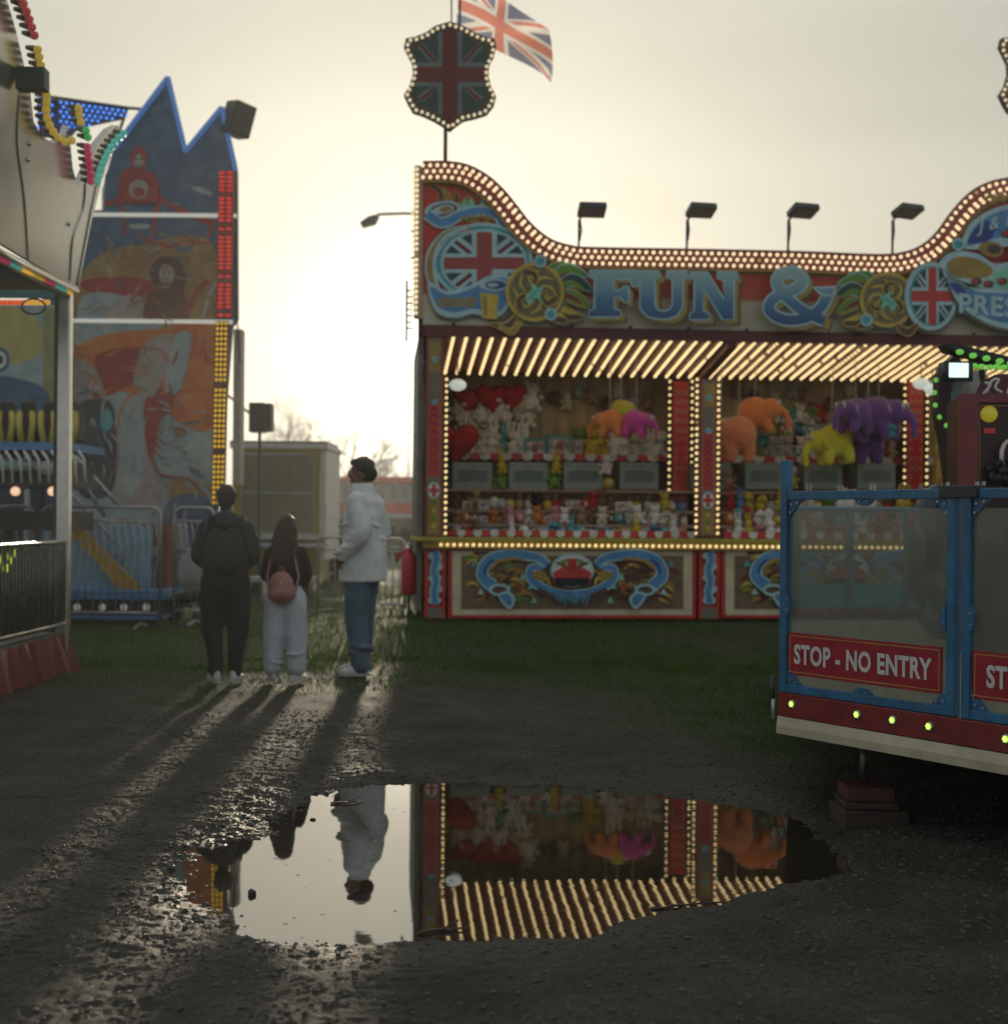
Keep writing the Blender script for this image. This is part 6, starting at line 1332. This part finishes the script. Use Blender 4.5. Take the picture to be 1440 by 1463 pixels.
# rolled seams and pressed ribs of the sheet metal
mb = MB()
for q in ([(168, 180), (150, 220), (132, 290), (110, 408)], [(122, 262), (118, 300), (104, 340), (100, 400)], [(28, 130), (24, 200), (34, 280), (40, 370)]): mb.tube([hc(p_.x, p_.y, .0) for p_ in cr(q, 6)], .011, CROWN, 8)
for x, y in ((42, 205), (98, 320), (40, 228)): mb.ball(hc(x, y, .0), (.02, .02, .02), CROWN, 12)
mb.build('seam', crn, True)
gb = MB(); hs = MB()
def garland(q, m, step=11):
    for i, p_ in enumerate(resample(cr(q, 8), step)):
        a = hc(p_.x, p_.y, .02); b = a+nn*.06; hs.tube([a, b], [.014, .026], c('bulb_holder', (.10, .09, .07), .5), 6); gb.ball(b+nn*.025, .031, m, 10)
gr_ = lambda n_, col, s_=.5: emis(n_, col, s_)
garland([(-8, -30), (6, -12), (20, 22), (30, 52)], gr_('garland_red', (.45, .05, .05), .35), 12); garland([(33, 66), (40, 100), (46, 130), (46, 160), (58, 186), (76, 198), (92, 190)], gr_('garland_gold', (.60, .42, .05), .4)); garland([(93, 150), (95, 165), (99, 178)], gr_('garland_gold', (.6, .42, .05)), 10)
garland([(104, 182), (108, 196)], gr_('garland_green', (.06, .45, .12), .4), 10); garland([(106, 205), (110, 235), (112, 262)], gr_('garland_crimson', (.50, .03, .10), .45), 10); garland([(120, 256), (130, 226), (143, 202), (160, 184)], gr_('garland_teal', (.08, .50, .40), .4), 9)
gb.build('bulb_garland', sr, True); hs.build('bulb_sockets', sr, True)
mb = MB(); a = hc(22, 108, .12); mb.box((-.10, -.06, -.075), (.10, .06, .075), c('lamp_case_green', (.03, .05, .045), .5), lambda x, y, z: a+Vector((x, y, z))); mb.build('lamp_case', sr, bevel=.01)
# gutter trim with small coloured bulbs under the crown
mb = MB(); mb.tube([hc(-60, 330, .02), hc(0, 362, .02), hc(105, 414, .02)], .03, STEEL, 8); mb.tube([hc(-60, 345, .0), hc(0, 377, .0), hc(97, 424, .0)], .02, BLACK, 6); mb.build('gutter', sr, True)
mb = MB(); cs = [gr_('garland_gold', (.6, .42, .05)), gr_('garland_crimson', (.5, .03, .1)), gr_('garland_teal', (.08, .5, .4)), gr_('amber_small', (.8, .4, .05), .7)]
for i in range(30): mb.ico(hc(-20+i*4.1, 362+i*1.95, .02), .016, cs[(i//4) % 4])
mb.build('edge_bulbs', sr, True)
# roof behind the crown and interior
mb = MB(); mb.box((XR-5, YB, zt), (XR-.1, YA+.1, zt+.06), c('roof_teal', (.04, .20, .24), .5)); mb.build('roof', sr)
zi = zr(40, 430).z
mb = MB(); mb.bpx(-60, 385, 94, 424, YA+.35, .05, c('roof_teal', (.04, .2, .24))); mb.build('header_board', sr)
mb = MB(); 
for i in range(12): mb.ico(P(2+i*6, 432, YA+.25), .026, emis('amber_small', (.8, .4, .05), .7) if i > 5 else gr_('ember_red', (.8, .12, .03), .7))
mb.build('header_bulbs', sr, True); mb = MB(); n = 20; mb.tube([P(48+17*math.cos(2*PI*k/n), 438+11*math.sin(2*PI*k/n), YA+.2) for k in range(n+1)], .008, BLACK, 5); mb.build('hoop', sr)
# painted screen of the ride beyond
sc_ = root('painted_screen', (P(30, 600, 18.2).x, 18.2, 0), 'yellow and pale blue painted screen seen through the silver ride', 'screen')
mb = MB(); mb.bpx(-140, 436, 94, 640, 18.2, .06, PALE); mb.build('panel', sc_)
p = Paint(lambda x, y, d: P(x, y, 18.2-d)); p.poly([(-60, 440), (40, 445), (60, 500), (10, 520), (-60, 500)], c('screen_yellow', (.42, .38, .12), .6), True); p.poly([(62, 440), (90, 440), (90, 620), (62, 620)], c('screen_olive', (.26, .26, .10), .6)); p.ell(0, 514, 14, 18, SKYB); p.ell(0, 514, 9, 12, WHITE); p.ell(0, 514, 5, 7, DGREY); p.poly([(-60, 540), (60, 552), (60, 620), (-60, 620)], SKYB, True); p.mb.build('painting', sc_)
mb = MB(); mb.bpx(-200, 641, 60, 872, 18.45, .1, c('gap_blocker_blue', (.025, .04, .07), .6)); mb.build('gap_blocker', sc_)  # dark sheet added to block the bright gap below the screen
mb = MB()
for x in (-120, 40): a = P(x, 640, 18.3); mb.tube([a, (a.x, a.y, 0)], .04, GALV, 6)
mb.build('post', sc_)
# row of seats with harnesses on a ride gondola
gd = root('ride_gondola', (P(40, 700, 15.5).x, 15.5, 0), 'blue ride gondola with dark seats and yellow harnesses behind the silver post', 'ride car'); D_ = 15.5
mb = MB(); mb.bpx(-80, 632, 100, 642, D_-.3, 1.3, BLS); mb.bpx(-80, 660, 100, 686, D_, .9, c('gondola_near_black', (.015, .02, .03), .5)); mb.bpx(-80, 686, 104, 695, D_-.1, 1.0, DGREY); mb.bpx(-80, 731, 104, 757, D_+.1, .8, BLACK); mb.build('chassis', gd)  # the chassis includes a near-black box under the blue seat floor
for i, x in enumerate((-24, 8, 37, 68, 98)):
    s_ = MB(); s_.bpx(x-13, 590, x+13, 632, D_+.2, .35, BLACK); s_.bpx(x-9, 572, x+9, 592, D_+.2, .2, BLACK); s_ = s_.build('seat', gd, bevel=.04)
    q = MB(); q.tube([P(x-9, 590, D_+.12), P(x-10, 606, D_-.02), P(x-6, 632, D_-.05)], .035, YEL, 8); q.tube([P(x+9, 590, D_+.12), P(x+10, 606, D_-.02), P(x+6, 632, D_-.05)], .035, YEL, 8); q.build('harness', s_, True)
for i in range(13):
    q = MB(); x = -40+i*13; q.tube([P(x-4, 644, D_-.32), P(x+4, 656, D_-.34), P(x+6, 690, D_-.32)], .014, WHITE, 6); q.build('guard_rib', gd, True)
mb = MB(); mb.ball(P(75, 668, D_-.1), (.20, .12, .08), WHITE, 14); mb.ball(P(20, 664, D_-.1), (.3, .1, .07), LBLUE, 14); mb.build('fairing', gd, True)
for i, x in enumerate((22, 75)): q = MB(); q.ball(P(x, 702, D_-.15), (.055, .03, .05), emis('warm_spot', (1, .62, .40), 1.0), 10); q.build('marker_lamp', gd, True)
mb = MB(); [mb.tube([P(x, 757, D_+.4), (P(x, 757, D_+.4).x, D_+.4, 0)], .05, DGREY, 6) for x in (-60, 10, 80)]; mb.build('leg_frame', gd)
# ------------------------------------------------------------ platform ride at the right edge
A0 = P(1122, 742, 6.4); R_ = Fr((A0.x, A0.y), math.atan2(-1.53, 1))
q3 = lambda u, v, z: R_.at(u, v, z); rp = lambda x, y, v=0: R_.px(x, y, v)
zD = rp(1122, 993)[1]      # deck level
pf = root('ride_platform', tuple(R_.o), 'cream and red ride platform with green lamps along its edge, raised on timber packing', 'fairground ride', R_.ang)
zR1 = rp(1122, 1022)[1]; zK = rp(1122, 1047)[1]; LU = 3.6
CRM = c('aged_cream_enamel', (.45, .41, .27), .38, var=.16, scale=9, coat=.2); FRD = c('fascia_red', (.20, .018, .016), .38, var=.2, scale=14, coat=.2)
backL = Vector((2.28, 11.38, 0)); backR = Vector((8, 12.1, 0)); fr_ = q3(LU, 0, 0)
foot = [q3(0, 0, 0), backL, backR, Vector((8, 3, 0)), fr_]
mb = MB(); mb.prism([Vector((p_.x, p_.y, zD-.05)) for p_ in foot], Vector((0, 0, .05)), c('deck_boards', (.26, .24, .18), .6, var=.3, scale=5, stretch=(1, 14, 1))); mb.build('deck', pf)
mb = MB(); e_ = q3(0, 0, 0)
mb.box((-.01, -.03, zR1), (LU, .02, zD+.012), FRD, q3); mb.build('fascia', pf, bevel=.004)
mb = MB(); mb.prism([q3(-.01, -.028, zR1-.003), q3(-.0, -.045, zK+.035), q3(-.0, -.045, zK), q3(-.01, .05, zK-.02), q3(-.01, .05, zR1-.003)], R_.U*LU, CRM); mb.build('skirt', pf)
bd = (backL-e_).normalized()
mb = MB(); side = Vector((bd.y, -bd.x, 0)); a = e_-side*.02-R_.U*.0
mb.prism([e_+R_.V*.03, backL, backL+Vector((0, 0, .30)), e_+R_.V*.03+Vector((0, 0, zD-.055-0))], -side*.0+Vector((-.01, 0, 0)), DRED) if False else None
mb.prism([Vector((e_.x+.02, e_.y+.06, zK)), Vector((backL.x, backL.y, zK)), Vector((backL.x, backL.y, zD-.055)), Vector((e_.x+.02, e_.y+.06, zD-.055))], Vector((.03, 0, 0)), FRD); mb.build('end_fascia', pf)
mb = MB()
for x_, y_ in ((.6, .5), (1.6, .5), (2.6, .5)): mb.box((x_, y_, zK-.04), (x_+.1, y_+4, zD-.06), DGREY, q3)
mb.box((.1, .5, zK-.02), (LU, .6, zD-.06), DGREY, q3); mb.build('underframe', pf)
LEDG = emis('green_cap_lamp', (.62, 1.0, .18), 1.25); LDIM = c('green_cap_dome', (.25, .42, .12), .3)
for i, (x, y) in enumerate(((1133, 1006), (1226, 1021), (1277, 1029), (1329, 1038), (1439, 1056), (1520, 1070))):
    u, z = rp(x, y, -.03); lo = MB(); n = 16
    lo.loft([(q3(u, -.031-t, z), (r_, r_), R_.U, Vector((0, 0, 1))) for t, r_ in ((0, .019), (.006, .019), (.010, .014))], c('lamp_bezel', (.30, .36, .2), .3, .3), n); lo = lo.build('lamp', pf, True)
    q = MB(); 
    for k in range(7):
        a_ = 2*PI*k/6; rr2 = 0 if k == 6 else .009; q.ico(q3(u+math.cos(a_)*rr2, -.043, z+math.sin(a_)*rr2), (.0052,)*3, LEDG)
    q.build('led', lo, True)
# bolts, chips, drips
mb = MB()
for i in range(26):
    u = random.uniform(0, 2.4); z = random.uniform(zR1+.005, zD); mb.ico(q3(u, -.031, z), (.004, .002, .003), BLACK)
for u in (1.42, 2.2): mb.tube([q3(u, -.029, (zR1+zD)/2), q3(u, -.036, (zR1+zD)/2)], .012, BLACK, 8)
mb.build('bolt', pf)
# barrier panels
PBLUE = RBLUE
SIGN = c('sign_red', (.32, .012, .022), .4, var=.22, scale=9); SGOLD = c('sign_gold', (.50, .30, .06), .4); SWHT = c('sign_white', (.62, .62, .58), .45, var=.08)
def glass_mat():
    m = bpy.data.materials.new('scuffed_perspex'); m.use_nodes = True; nt = m.node_tree; nt.nodes.clear(); N = nt.nodes.new; L = nt.links.new
    out = N('ShaderNodeOutputMaterial'); tr = N('ShaderNodeBsdfTransparent'); tr.inputs[0].default_value = (.86, .88, .83, 1); gl = N('ShaderNodeBsdfGlossy'); gl.inputs['Roughness'].default_value = .08; df = N('ShaderNodeBsdfDiffuse'); tl = N('ShaderNodeBsdfTranslucent')
    df.inputs[0].default_value = (.30, .31, .27, 1); tl.inputs[0].default_value = (.34, .34, .30, 1)
    a1 = N('ShaderNodeMixShader'); a1.inputs[0].default_value = .5; L(df.outputs[0], a1.inputs[1]); L(tl.outputs[0], a1.inputs[2])
    cc, n = noise_col(nt, [(.3, (.24,)*3), (.55, (.34,)*3), (.8, (.52,)*3)], 4, 8, 'Object', (1, 1, 1.2)); cc2, n2 = noise_col(nt, [(.55, (0,)*3), (.62, (.16,)*3), (.66, (0,)*3)], 14, 3, 'Object', (1, 1, .25)); ad = N('ShaderNodeMath'); ad.operation = 'ADD'; L(cc, ad.inputs[0]); L(cc2, ad.inputs[1])
    m1 = N('ShaderNodeMixShader'); L(ad.outputs[0], m1.inputs[0]); L(tr.outputs[0], m1.inputs[1]); L(a1.outputs[0], m1.inputs[2])
    fz = N('ShaderNodeFresnel'); fz.inputs[0].default_value = 1.35; m2 = N('ShaderNodeMixShader'); L(fz.outputs[0], m2.inputs[0]); L(m1.outputs[0], m2.inputs[1]); L(gl.outputs[0], m2.inputs[2]); L(m2.outputs[0], out.inputs[0]); return m
GLS = glass_mat()
def panel(xL, xR, lab, tall=False, su0=None, txt=True):
    uL, zT = rp(xL, 706); uR = rp(xR, 742)[0]; zT = rp(1128, 701)[1]; zB = zD+.014
    r = root('barrier_panel', tuple(q3(uL, 0, zB)), lab, 'barrier', R_.ang, 'STOP - NO ENTRY barrier panels'); pw = .040
    for a, b, t in ((uL, uL+pw, .135 if tall else 0), (uR-pw, uR, 0)):
        mb = MB(); mb.box((a, -.02, zB), (b, .022, zT+t-.0), PBLUE, q3); mb.build('post', r, bevel=.004)
    mb = MB(); mb.box((uL+pw, -.016, zT-.042), (uR-pw, .018, zT-.004), PBLUE, q3); mb.build('top_rail', r, bevel=.003)
    mb = MB(); mb.box((uL+pw, -.016, zB), (uR-pw, .018, zB+.036), PBLUE, q3); mb.build('bottom_rail', r, bevel=.003)
    for a, sgx in ((uL+pw, 1), (uR-pw, -1)):
        for z_, sz in ((zT-.042, -1), (zB+.036, 1)):
            mb = MB(); pts = [(a, z_), (a+sgx*.085, z_), (a+sgx*.06, z_+sz*.02), (a+sgx*.02, z_+sz*.06), (a, z_+sz*.085)]; mb.prism([q3(u, -.006, z) for u, z in pts], R_.V*.012, PBLUE)
            for d1, d2 in ((.012, .055), (.055, .012), (.02, .02)): mb.tube([q3(a+sgx*d1, -.006, z_+sz*d2), q3(a+sgx*d1, -.011, z_+sz*d2)], .006, GALV, 6)
            mb.build('gusset', r)
    um = (uL+uR)/2
    for u_, z_, ax in ((um, zT-.042, 'd'), (um, zB+.036, 'u'), (uL+pw, (zT+zB)/2-.06, 'r'), (uR-pw, (zT+zB)/2-.06, 'l')):
        mb = MB(); n = 12; pts = []
        for k in range(n+1):
            t = PI*k/n; w_, h_ = .05*math.cos(t), .028*math.sin(t); pts.append({'d': (u_+w_, z_-h_), 'u': (u_+w_, z_+h_), 'r': (u_+h_, z_+w_), 'l': (u_-h_, z_+w_)}[ax])
        mb.prism([q3(u, -.024 if ax in 'rl' else -.008, z) for u, z in pts], R_.V*.012, PBLUE); 
        for s_ in (-.022, .022): c_ = {'d': (u_+s_, z_-.009), 'u': (u_+s_, z_+.009), 'r': (u_+.009, z_+s_), 'l': (u_-.009, z_+s_)}[ax]; v_ = -.024 if ax in 'rl' else -.008; mb.tube([q3(c_[0], v_, c_[1]), q3(c_[0], v_-.005, c_[1])], .005, GALV, 6)
        mb.build('bracket', r)
    mb = MB(); mb.box((uL+pw-.004, .002, zB+.03), (uR-pw+.004, .007, zT-.04-.04), GLS, q3); mb.build('perspex', r)
    # sign
    z1 = rp(1133, 904)[1]; z0 = rp(1133, 964)[1]
    a, b = uL+pw+.004, uR-pw-.03; sg = MB(); sg.box((a, -.006, z0), (b, .0, z1), SIGN, q3); sg = sg.build('sign', r)
    p = Paint(lambda u, z, d: q3(u, -.006-d, z)); m_ = .011; w_ = .0035
    for x0, x1, y0, y1 in ((a+m_, b-m_, z0+m_, z0+m_+w_), (a+m_, b-m_, z1-m_-w_, z1-m_), (a+m_, a+m_+w_, z0+m_+w_, z1-m_-w_), (b-m_-w_, b-m_, z0+m_+w_, z1-m_-w_)): p.mb.box((x0, -.0075, y0), (x1, -.0062, y1), SGOLD, q3)
    p.mb.build('border', sg)
    vs, fs = text_mesh('STOP - NO ENTRY', .036); ta = a+(b-a)*.045; tb = a+(b-a)*.945
    if su0: ta = su0; tb = su0+(uR-uL-2*pw)*.86
    q = MB(); q.add([q3(ta+(tb-ta)*u, -.0085, z0+(z1-z0)*(.26+.48*w)) for u, w in vs], fs, SWHT); q.build('lettering', sg)
    return r
panel(1119, 1369, 'left barrier panel reading STOP - NO ENTRY, with a taller blue corner post', True)
uL2 = rp(1379, 742)[0]; uR2 = uL2+(rp(1369, 742)[0]-rp(1119, 742)[0])
d_ = R_.at(uR2, 0, 0); xR2 = 720+FPX*d_.x/d_.y
panel(1379, xR2, 'right barrier panel cut off by the photograph edge, its sign starting ST', False, rp(1411, 965)[0])
# clamp joining the panels
ua, zz_ = rp(1348, 700); ub = rp(1402, 700)[0]; zT = rp(1128, 701)[1]
mb = MB(); mb.box((ua, -.032, zT-.040), (ub, .03, zT+.008), DGREY, q3); cl_ = mb.build('panel_clamp', loc=tuple(q3(ua, 0, zT)), bevel=.004, label='dark clamp bolted over the top rails where the two barrier panels meet', category='clamp')
mb = MB()
for u in (ua+.02, ub-.02, ub+.01): mb.tube([q3(u, 0, zT+.008), q3(u, 0, zT+.022)], .008, GALV, 6)
FR[cl_.name] = Matrix.Translation(-q3(ua, 0, zT)); mb.build('bolt', cl_)
mb = MB(); mb.tube([q3(-.045, -.03, zD-.03), q3(-.04, -.03, zD+.08)], .012, DGREY, 8); mb.tube([q3(-.03, -.035, zD-.11), q3(-.03, -.035, zD-.02)], .010, GALV, 8); mb.build('hinge_pin', pf, True)
# far railing of the platform, with a teal strip
fp_ = lambda t, z: backL.lerp(backR, t)+Vector((0, 0, z)); zf2 = zD+.004
z728 = P(1235, 728, 11.4).z; z835 = P(1235, 835, 11.4).z; z866 = P(1235, 868, 11.4).z
far = root('back_railing', tuple(fp_(0, zf2)), 'blue railing with a teal kick strip along the far side of the ride platform', 'railing')
GB = c('dull_blue_frame', (.10, .20, .24), .5)
mb = MB(); mb.tube([fp_(0, z728), fp_(1, z728)], .022, GB, 8); mb.build('top_rail', far)
for t in (0.005, .082, .165, .25, .36): q = MB(); q.tube([fp_(t, zf2), fp_(t, z728)], .035, GB, 8); q.build('post', far)
mb = MB(); a, b = fp_(0, 0), fp_(1, 0); mb.prism([fp_(0, z866), fp_(1, z866), fp_(1, z835), fp_(0, z835)], Vector((0, .02, 0)), TEAL); strip_ = mb.build('kick_strip', far)
mb = MB(); mb.prism([fp_(0, zf2), fp_(1, zf2), fp_(1, zf2+.07), fp_(0, zf2+.07)], Vector((0, -.05, 0)), DRED); mb.build('kerb', far)
# red machine cabinet and gear on the platform
CD = 8.6
cb = root('control_cabinet', tuple(P(1420, 742, CD))[:2]+(zD,), 'dark red control cabinet with a round yellow lamp, standing on the ride platform', 'cabinet')
CR_ = c('cabinet_red', (.18, .012, .018), .35, coat=.3); mb = MB(); a = P(1372, 566, CD); b = P(1500, 566, CD)
yaw = Fr((a.x, a.y), -.15); y3 = lambda u, v, z: yaw.at(u, v, z); cw = .62; z9 = a.z
mb.box((0, 0, zD), (cw, .5, z9), c('cabinet_dark', (.035, .008, .008), .35), y3); cb_ = mb.build('body', cb)
mb = MB(); mb.box((-.012, -.03, zD), (.10, .02, z9+.012), CR_, y3); mb.box((.10, -.03, z9-.04), (cw+.02, .02, z9+.012), CR_, y3); mb.box((.11, -.004, z9-.06), (cw-.05, -.002, z9-.055), SGOLD, y3); mb.box((.11, -.004, zD+.4), (.114, -.002, z9-.06), SGOLD, y3); mb.build('frame', cb)
u_, zl = .165, P(1405, 592, CD).z; mb = MB(); mb.loft([(y3(u_, -.001-t, zl), (r_, r_), yaw.U, Vector((0, 0, 1))) for t, r_ in ((0, .050), (.015, .046), (.022, .02))], emis('yellow_cap', (.50, .42, .03), .4), 20); mb.build('round_lamp', cb, True)
mb = MB(); mb.box((.135, -.012, zl-.115), (.20, -.001, zl-.085), emis('red_cap', (.4, .03, .03), .3), y3); mb.build('push_button', cb)
mb = MB(); n = 22
for k in range(70): # black studded cushion heap under the lamp
    x = .16+random.random()*.34; z = zl-.42+random.random()*.20*(1-.5*abs(x-.33)/.17); mb.ico(y3(x, -.05-random.random()*.08, z), .022+random.random()*.012, BLACK)
mb.build('cable_bundle', cb, True)
mb = MB(); pts = [y3(.38+.16*math.cos(t*.25+PI*.55), -.10, zl-.36+.20*math.sin(t*.25+PI*.55-.6)) for t in range(8)]; mb.tube(pts, .013, WHITE, 8); mb.build('white_hose', cb, True)
hz_ = root('machine_header', tuple(y3(.2, .1, z9)), 'white lettered curved header on top of the red cabinet, cut off by the photograph', 'sign'); mb = MB()
mb.prism([y3(u, .12, z9+z) for u, z in ((.10, .015), (.14, .10), (.22, .14), (cw, .16), (cw, .015))], R_.V*.04, c('header_maroon', (.12, .015, .03), .4)); mb.build('board', hz_)
mb = MB()
for k, q in enumerate(([(.17, .03), (.20, .10), (.24, .11), (.22, .06), (.26, .03)], [(.29, .02), (.32, .11), (.36, .11), (.38, .02), (.33, .06)], [(.42, .03), (.42, .12), (.48, .09), (.44, .06), (.50, .02)], [(.15, .02), (.19, .075), (.16, .09)])): mb.tube([y3(p_.x, .115, z9+p_.y) for p_ in cr(q, 4)], .009, WHITE, 6)
mb.build('scroll_lettering', hz_)
# gear behind the perspex: dark ride seat
sg_ = root('ride_car', tuple(P(1345, 742, 9.6))[:2]+(zD,), 'dark blue moulded ride seat behind the scuffed perspex', 'ride car'); mb = MB()
o_ = P(1345, 742, 9.6); o_.z = zD; m_ = c('seat_moulding', (.03, .04, .07), .3, coat=.4)
for c_, s_ in (((0, .1, .62), (.17, .13, .42)), ((0, -.1, .35), (.19, .25, .14)), ((-.16, 0, .5), (.05, .22, .28)), ((.16, 0, .5), (.05, .22, .28)), ((0, 0, .12), (.12, .15, .14))): mb.ball(o_+Vector(c_), s_, m_, 18)
blob('shell', mb, .018, m_, sg_, 6); mb = MB(); mb.tube([o_+Vector((-.1, .02, .85)), o_+Vector((-.12, -.2, .8)), o_+Vector((-.1, -.25, .5)), o_+Vector((.1, -.25, .5)), o_+Vector((.12, -.2, .8)), o_+Vector((.1, .02, .85))], .02, DGREY, 8); mb.build('lap_bar', sg_, True)
q = MB(); q.bpx(1315, 733, 1372, 752, 10.4, .3, RED); q.bpx(1318, 752, 1324, 895, 10.42, .1, DGREY); q.build('red_box', loc=tuple(P(1340, 752, 10.4))[:2]+(zD,), label='low red box on a post behind the perspex, right of the far rail', category='box')
q = MB(); q.bpx(1395, 752, 1600, 860, 9.9, .6, c('dark_machine', (.03, .032, .03), .5)); q.bpx(1395, 860, 1600, 872, 9.85, .6, DRED); q.build('machine_housing', loc=tuple(P(1450, 860, 9.9))[:2]+(zD,), label='dark machine housing behind the right barrier panel', category='machine')
# tall floodlight with green lamp arms
LD = 9.4
lp = root('lamp_stand', tuple(P(1368, 742, LD))[:2]+(zD,), 'lit white floodlight on a blue pole above the barrier', 'floodlight')
a = P(1364, 560, LD); mb = MB(); mb.tube([(a.x, a.y, zD), a], .022, c('pole_blue_grey', (.08, .13, .16), .5), 10); mb.build('pole', lp, True)
mb = MB(); mb.loft([(P(1371, y, LD+.02), (r_, r_*.7), Zx, Zy) for y, r_ in ((578, .018), (572, .03), (545, .062), (543, .07))], c('reflector_cone', (.35, .38, .36), .3, .5), 16); mb.bpx(1350, 516, 1390, 544, LD-.03, .14, DGREY); mb.build('lamp_housing', lp, True)
mb = MB(); mb.bpx(1356, 518.5, 1384, 539, LD-.045, .012, emis('white_floodlight', (.72, .90, .84), 1.25)); mb.build('lens', lp, bevel=.004)
mb = MB(); mb.ball(P(1367, 573, LD-.03), (.018, .012, .012), emis('white_floodlight', (.8, .95, .88), 2.4), 10); mb.build('tip_lamp', lp, True)
dm = root('dark_mast', tuple(P(1340, 742, 10.2))[:2]+(zD,), 'dark red mast and black beam with green cap lamps, right of the stall columns', 'mast'); D_ = 10.2
mb = MB(); mb.prism([P(x, y, D_) for x, y in ((1342, 534), (1350, 520), (1372, 500), (1366, 640), (1372, 742), (1362, 742), (1350, 640), (1340, 590))], Vector((0, .15, 0)), c('mast_maroon', (.035, .010, .014), .5)); 
g_ = P(1367, 742, D_); mb.tube([g_, (g_.x, g_.y, zD)], .05, c('mast_maroon', (.035, .01, .014)), 8); mb.build('mast', dm)
mb = MB(); mb.prism([P(x, y, D_-.3) for x, y in ((1351, 491), (1362, 490), (1480, 519), (1480, 530), (1358, 500))], Vector((0, .2, 0)), BLACK); mb.tube([P(1385, 515, D_-.25), P(1480, 532, D_-.25)], .015, BLACK, 6); mb.tube([P(1404, 545, D_-.2), P(1398, 500, D_-.2)], .02, BLACK, 6); mb.build('beam', dm)
mb = MB(); GC = emis('green_cap', (.22, .70, .10), .55)
for x, y in ((1371, 503), (1390, 508), (1409, 512), (1428, 516), (1444, 519), (1392, 523), (1402, 524), (1414, 525), (1424, 524), (1434, 525)): mb.ball(P(x, y, D_-.4), (.028, .028, .02), GC, 10)
for x, y in ((1337, 543), (1335, 561), (1336, 579), (1342, 596), (1352, 608)): mb.ball(P(x, y, D_-.1), .018, GC, 10)
mb.tube([P(x, y, D_-.07) for x, y in ((1342, 530), (1337, 545), (1335, 562), (1337, 580), (1343, 597), (1353, 610))], .007, DGREY, 5); mb.build('green_lamps', dm, True)
q = MB(); q.prism([P(x, y, 10.6) for x, y in ((1388, 532), (1410, 526), (1404, 566), (1390, 566))], Vector((0, .1, 0)), c('pale_shade', (.35, .36, .33), .5)); g_ = P(1397, 566, 10.65); q.tube([g_, (g_.x, g_.y, zD)], .02, DGREY, 6); q.build('pale_sign', loc=tuple(P(1397, 742, 10.6))[:2]+(zD,), label='small pale board between the lit floodlight and the cabinet header', category='sign')
# screw jack standing on timber packing
jp = G(1243, 1180); jk = root('screw_jack', (jp.x, jp.y+.12, 0), 'steel screw jack holding up the platform, stood on a red plate', 'jack')
jx, jy = jp.x, jp.y+.12; jd = jy; z_ = lambda y: P(1243, y, jd).z
mb = MB(); mb.tube([(jx, jy, z_(1120)), (jx, jy, zK)], .016, c('jack_steel', (.16, .16, .15), .4, .8), 10); mb.tube([(jx, jy, zK-.03), (jx, jy, zK)], .04, DGREY, 10); mb.build('screw', jk, True)
mb = MB(); mb.box((jx-.09, jy-.10, z_(1140)), (jx+.11, jy+.1, z_(1120)), c('jack_red', (.085, .022, .02), .6, var=.3)); mb.build('foot_plate', jk, bevel=.006)
WD = c('timber_packing', (.045, .030, .022), .85, 0, .4, 8, bump=.6, bscale=50, stretch=(1, 6, 6))
for i, (a, b, z0, z1, ry) in enumerate(((-.115, .16, -.02, .062, .03), (-.10, .13, .064, z_(1140)-.002, -.06))):
    q = MB(); Rz = Matrix.Rotation(ry, 3, 'Z'); q.box((a, -.13, z0), (b, .13, z1), WD, lambda x, y, z: Vector((jx, jy, 0))+Rz @ Vector((x, y, z))); q.build('timber_block', loc=(jx, jy, z0), bevel=.008, label=['lowest timber packing block under the jack, sunk in the mud', 'upper timber packing block directly below the red plate'][i], category='timber block')
# ------------------------------------------------------------ thin evening haze
mb = MB(); hm = bpy.data.materials.new('evening_haze'); hm.use_nodes = True; nt = hm.node_tree; nt.nodes.clear()
ho = nt.nodes.new('ShaderNodeOutputMaterial'); pv = nt.nodes.new('ShaderNodeVolumePrincipled'); pv.inputs['Color'].default_value = (.96, .97, .93, 1)
pv.inputs['Density'].default_value = .0020; pv.inputs['Anisotropy'].default_value = .55; nt.links.new(pv.outputs[0], ho.inputs['Volume'])
gxe = (gx[0]-2, gx[-1]+2); gye = (gy[0]-2, gy[-1]+2)
mb.box((gxe[0], gye[0], -1.2), (gxe[1], gye[1], 14), hm); hz = mb.build('haze', kind='stuff'); hz['label'] = 'thin bright evening haze over the whole fairground'; hz['category'] = 'haze'
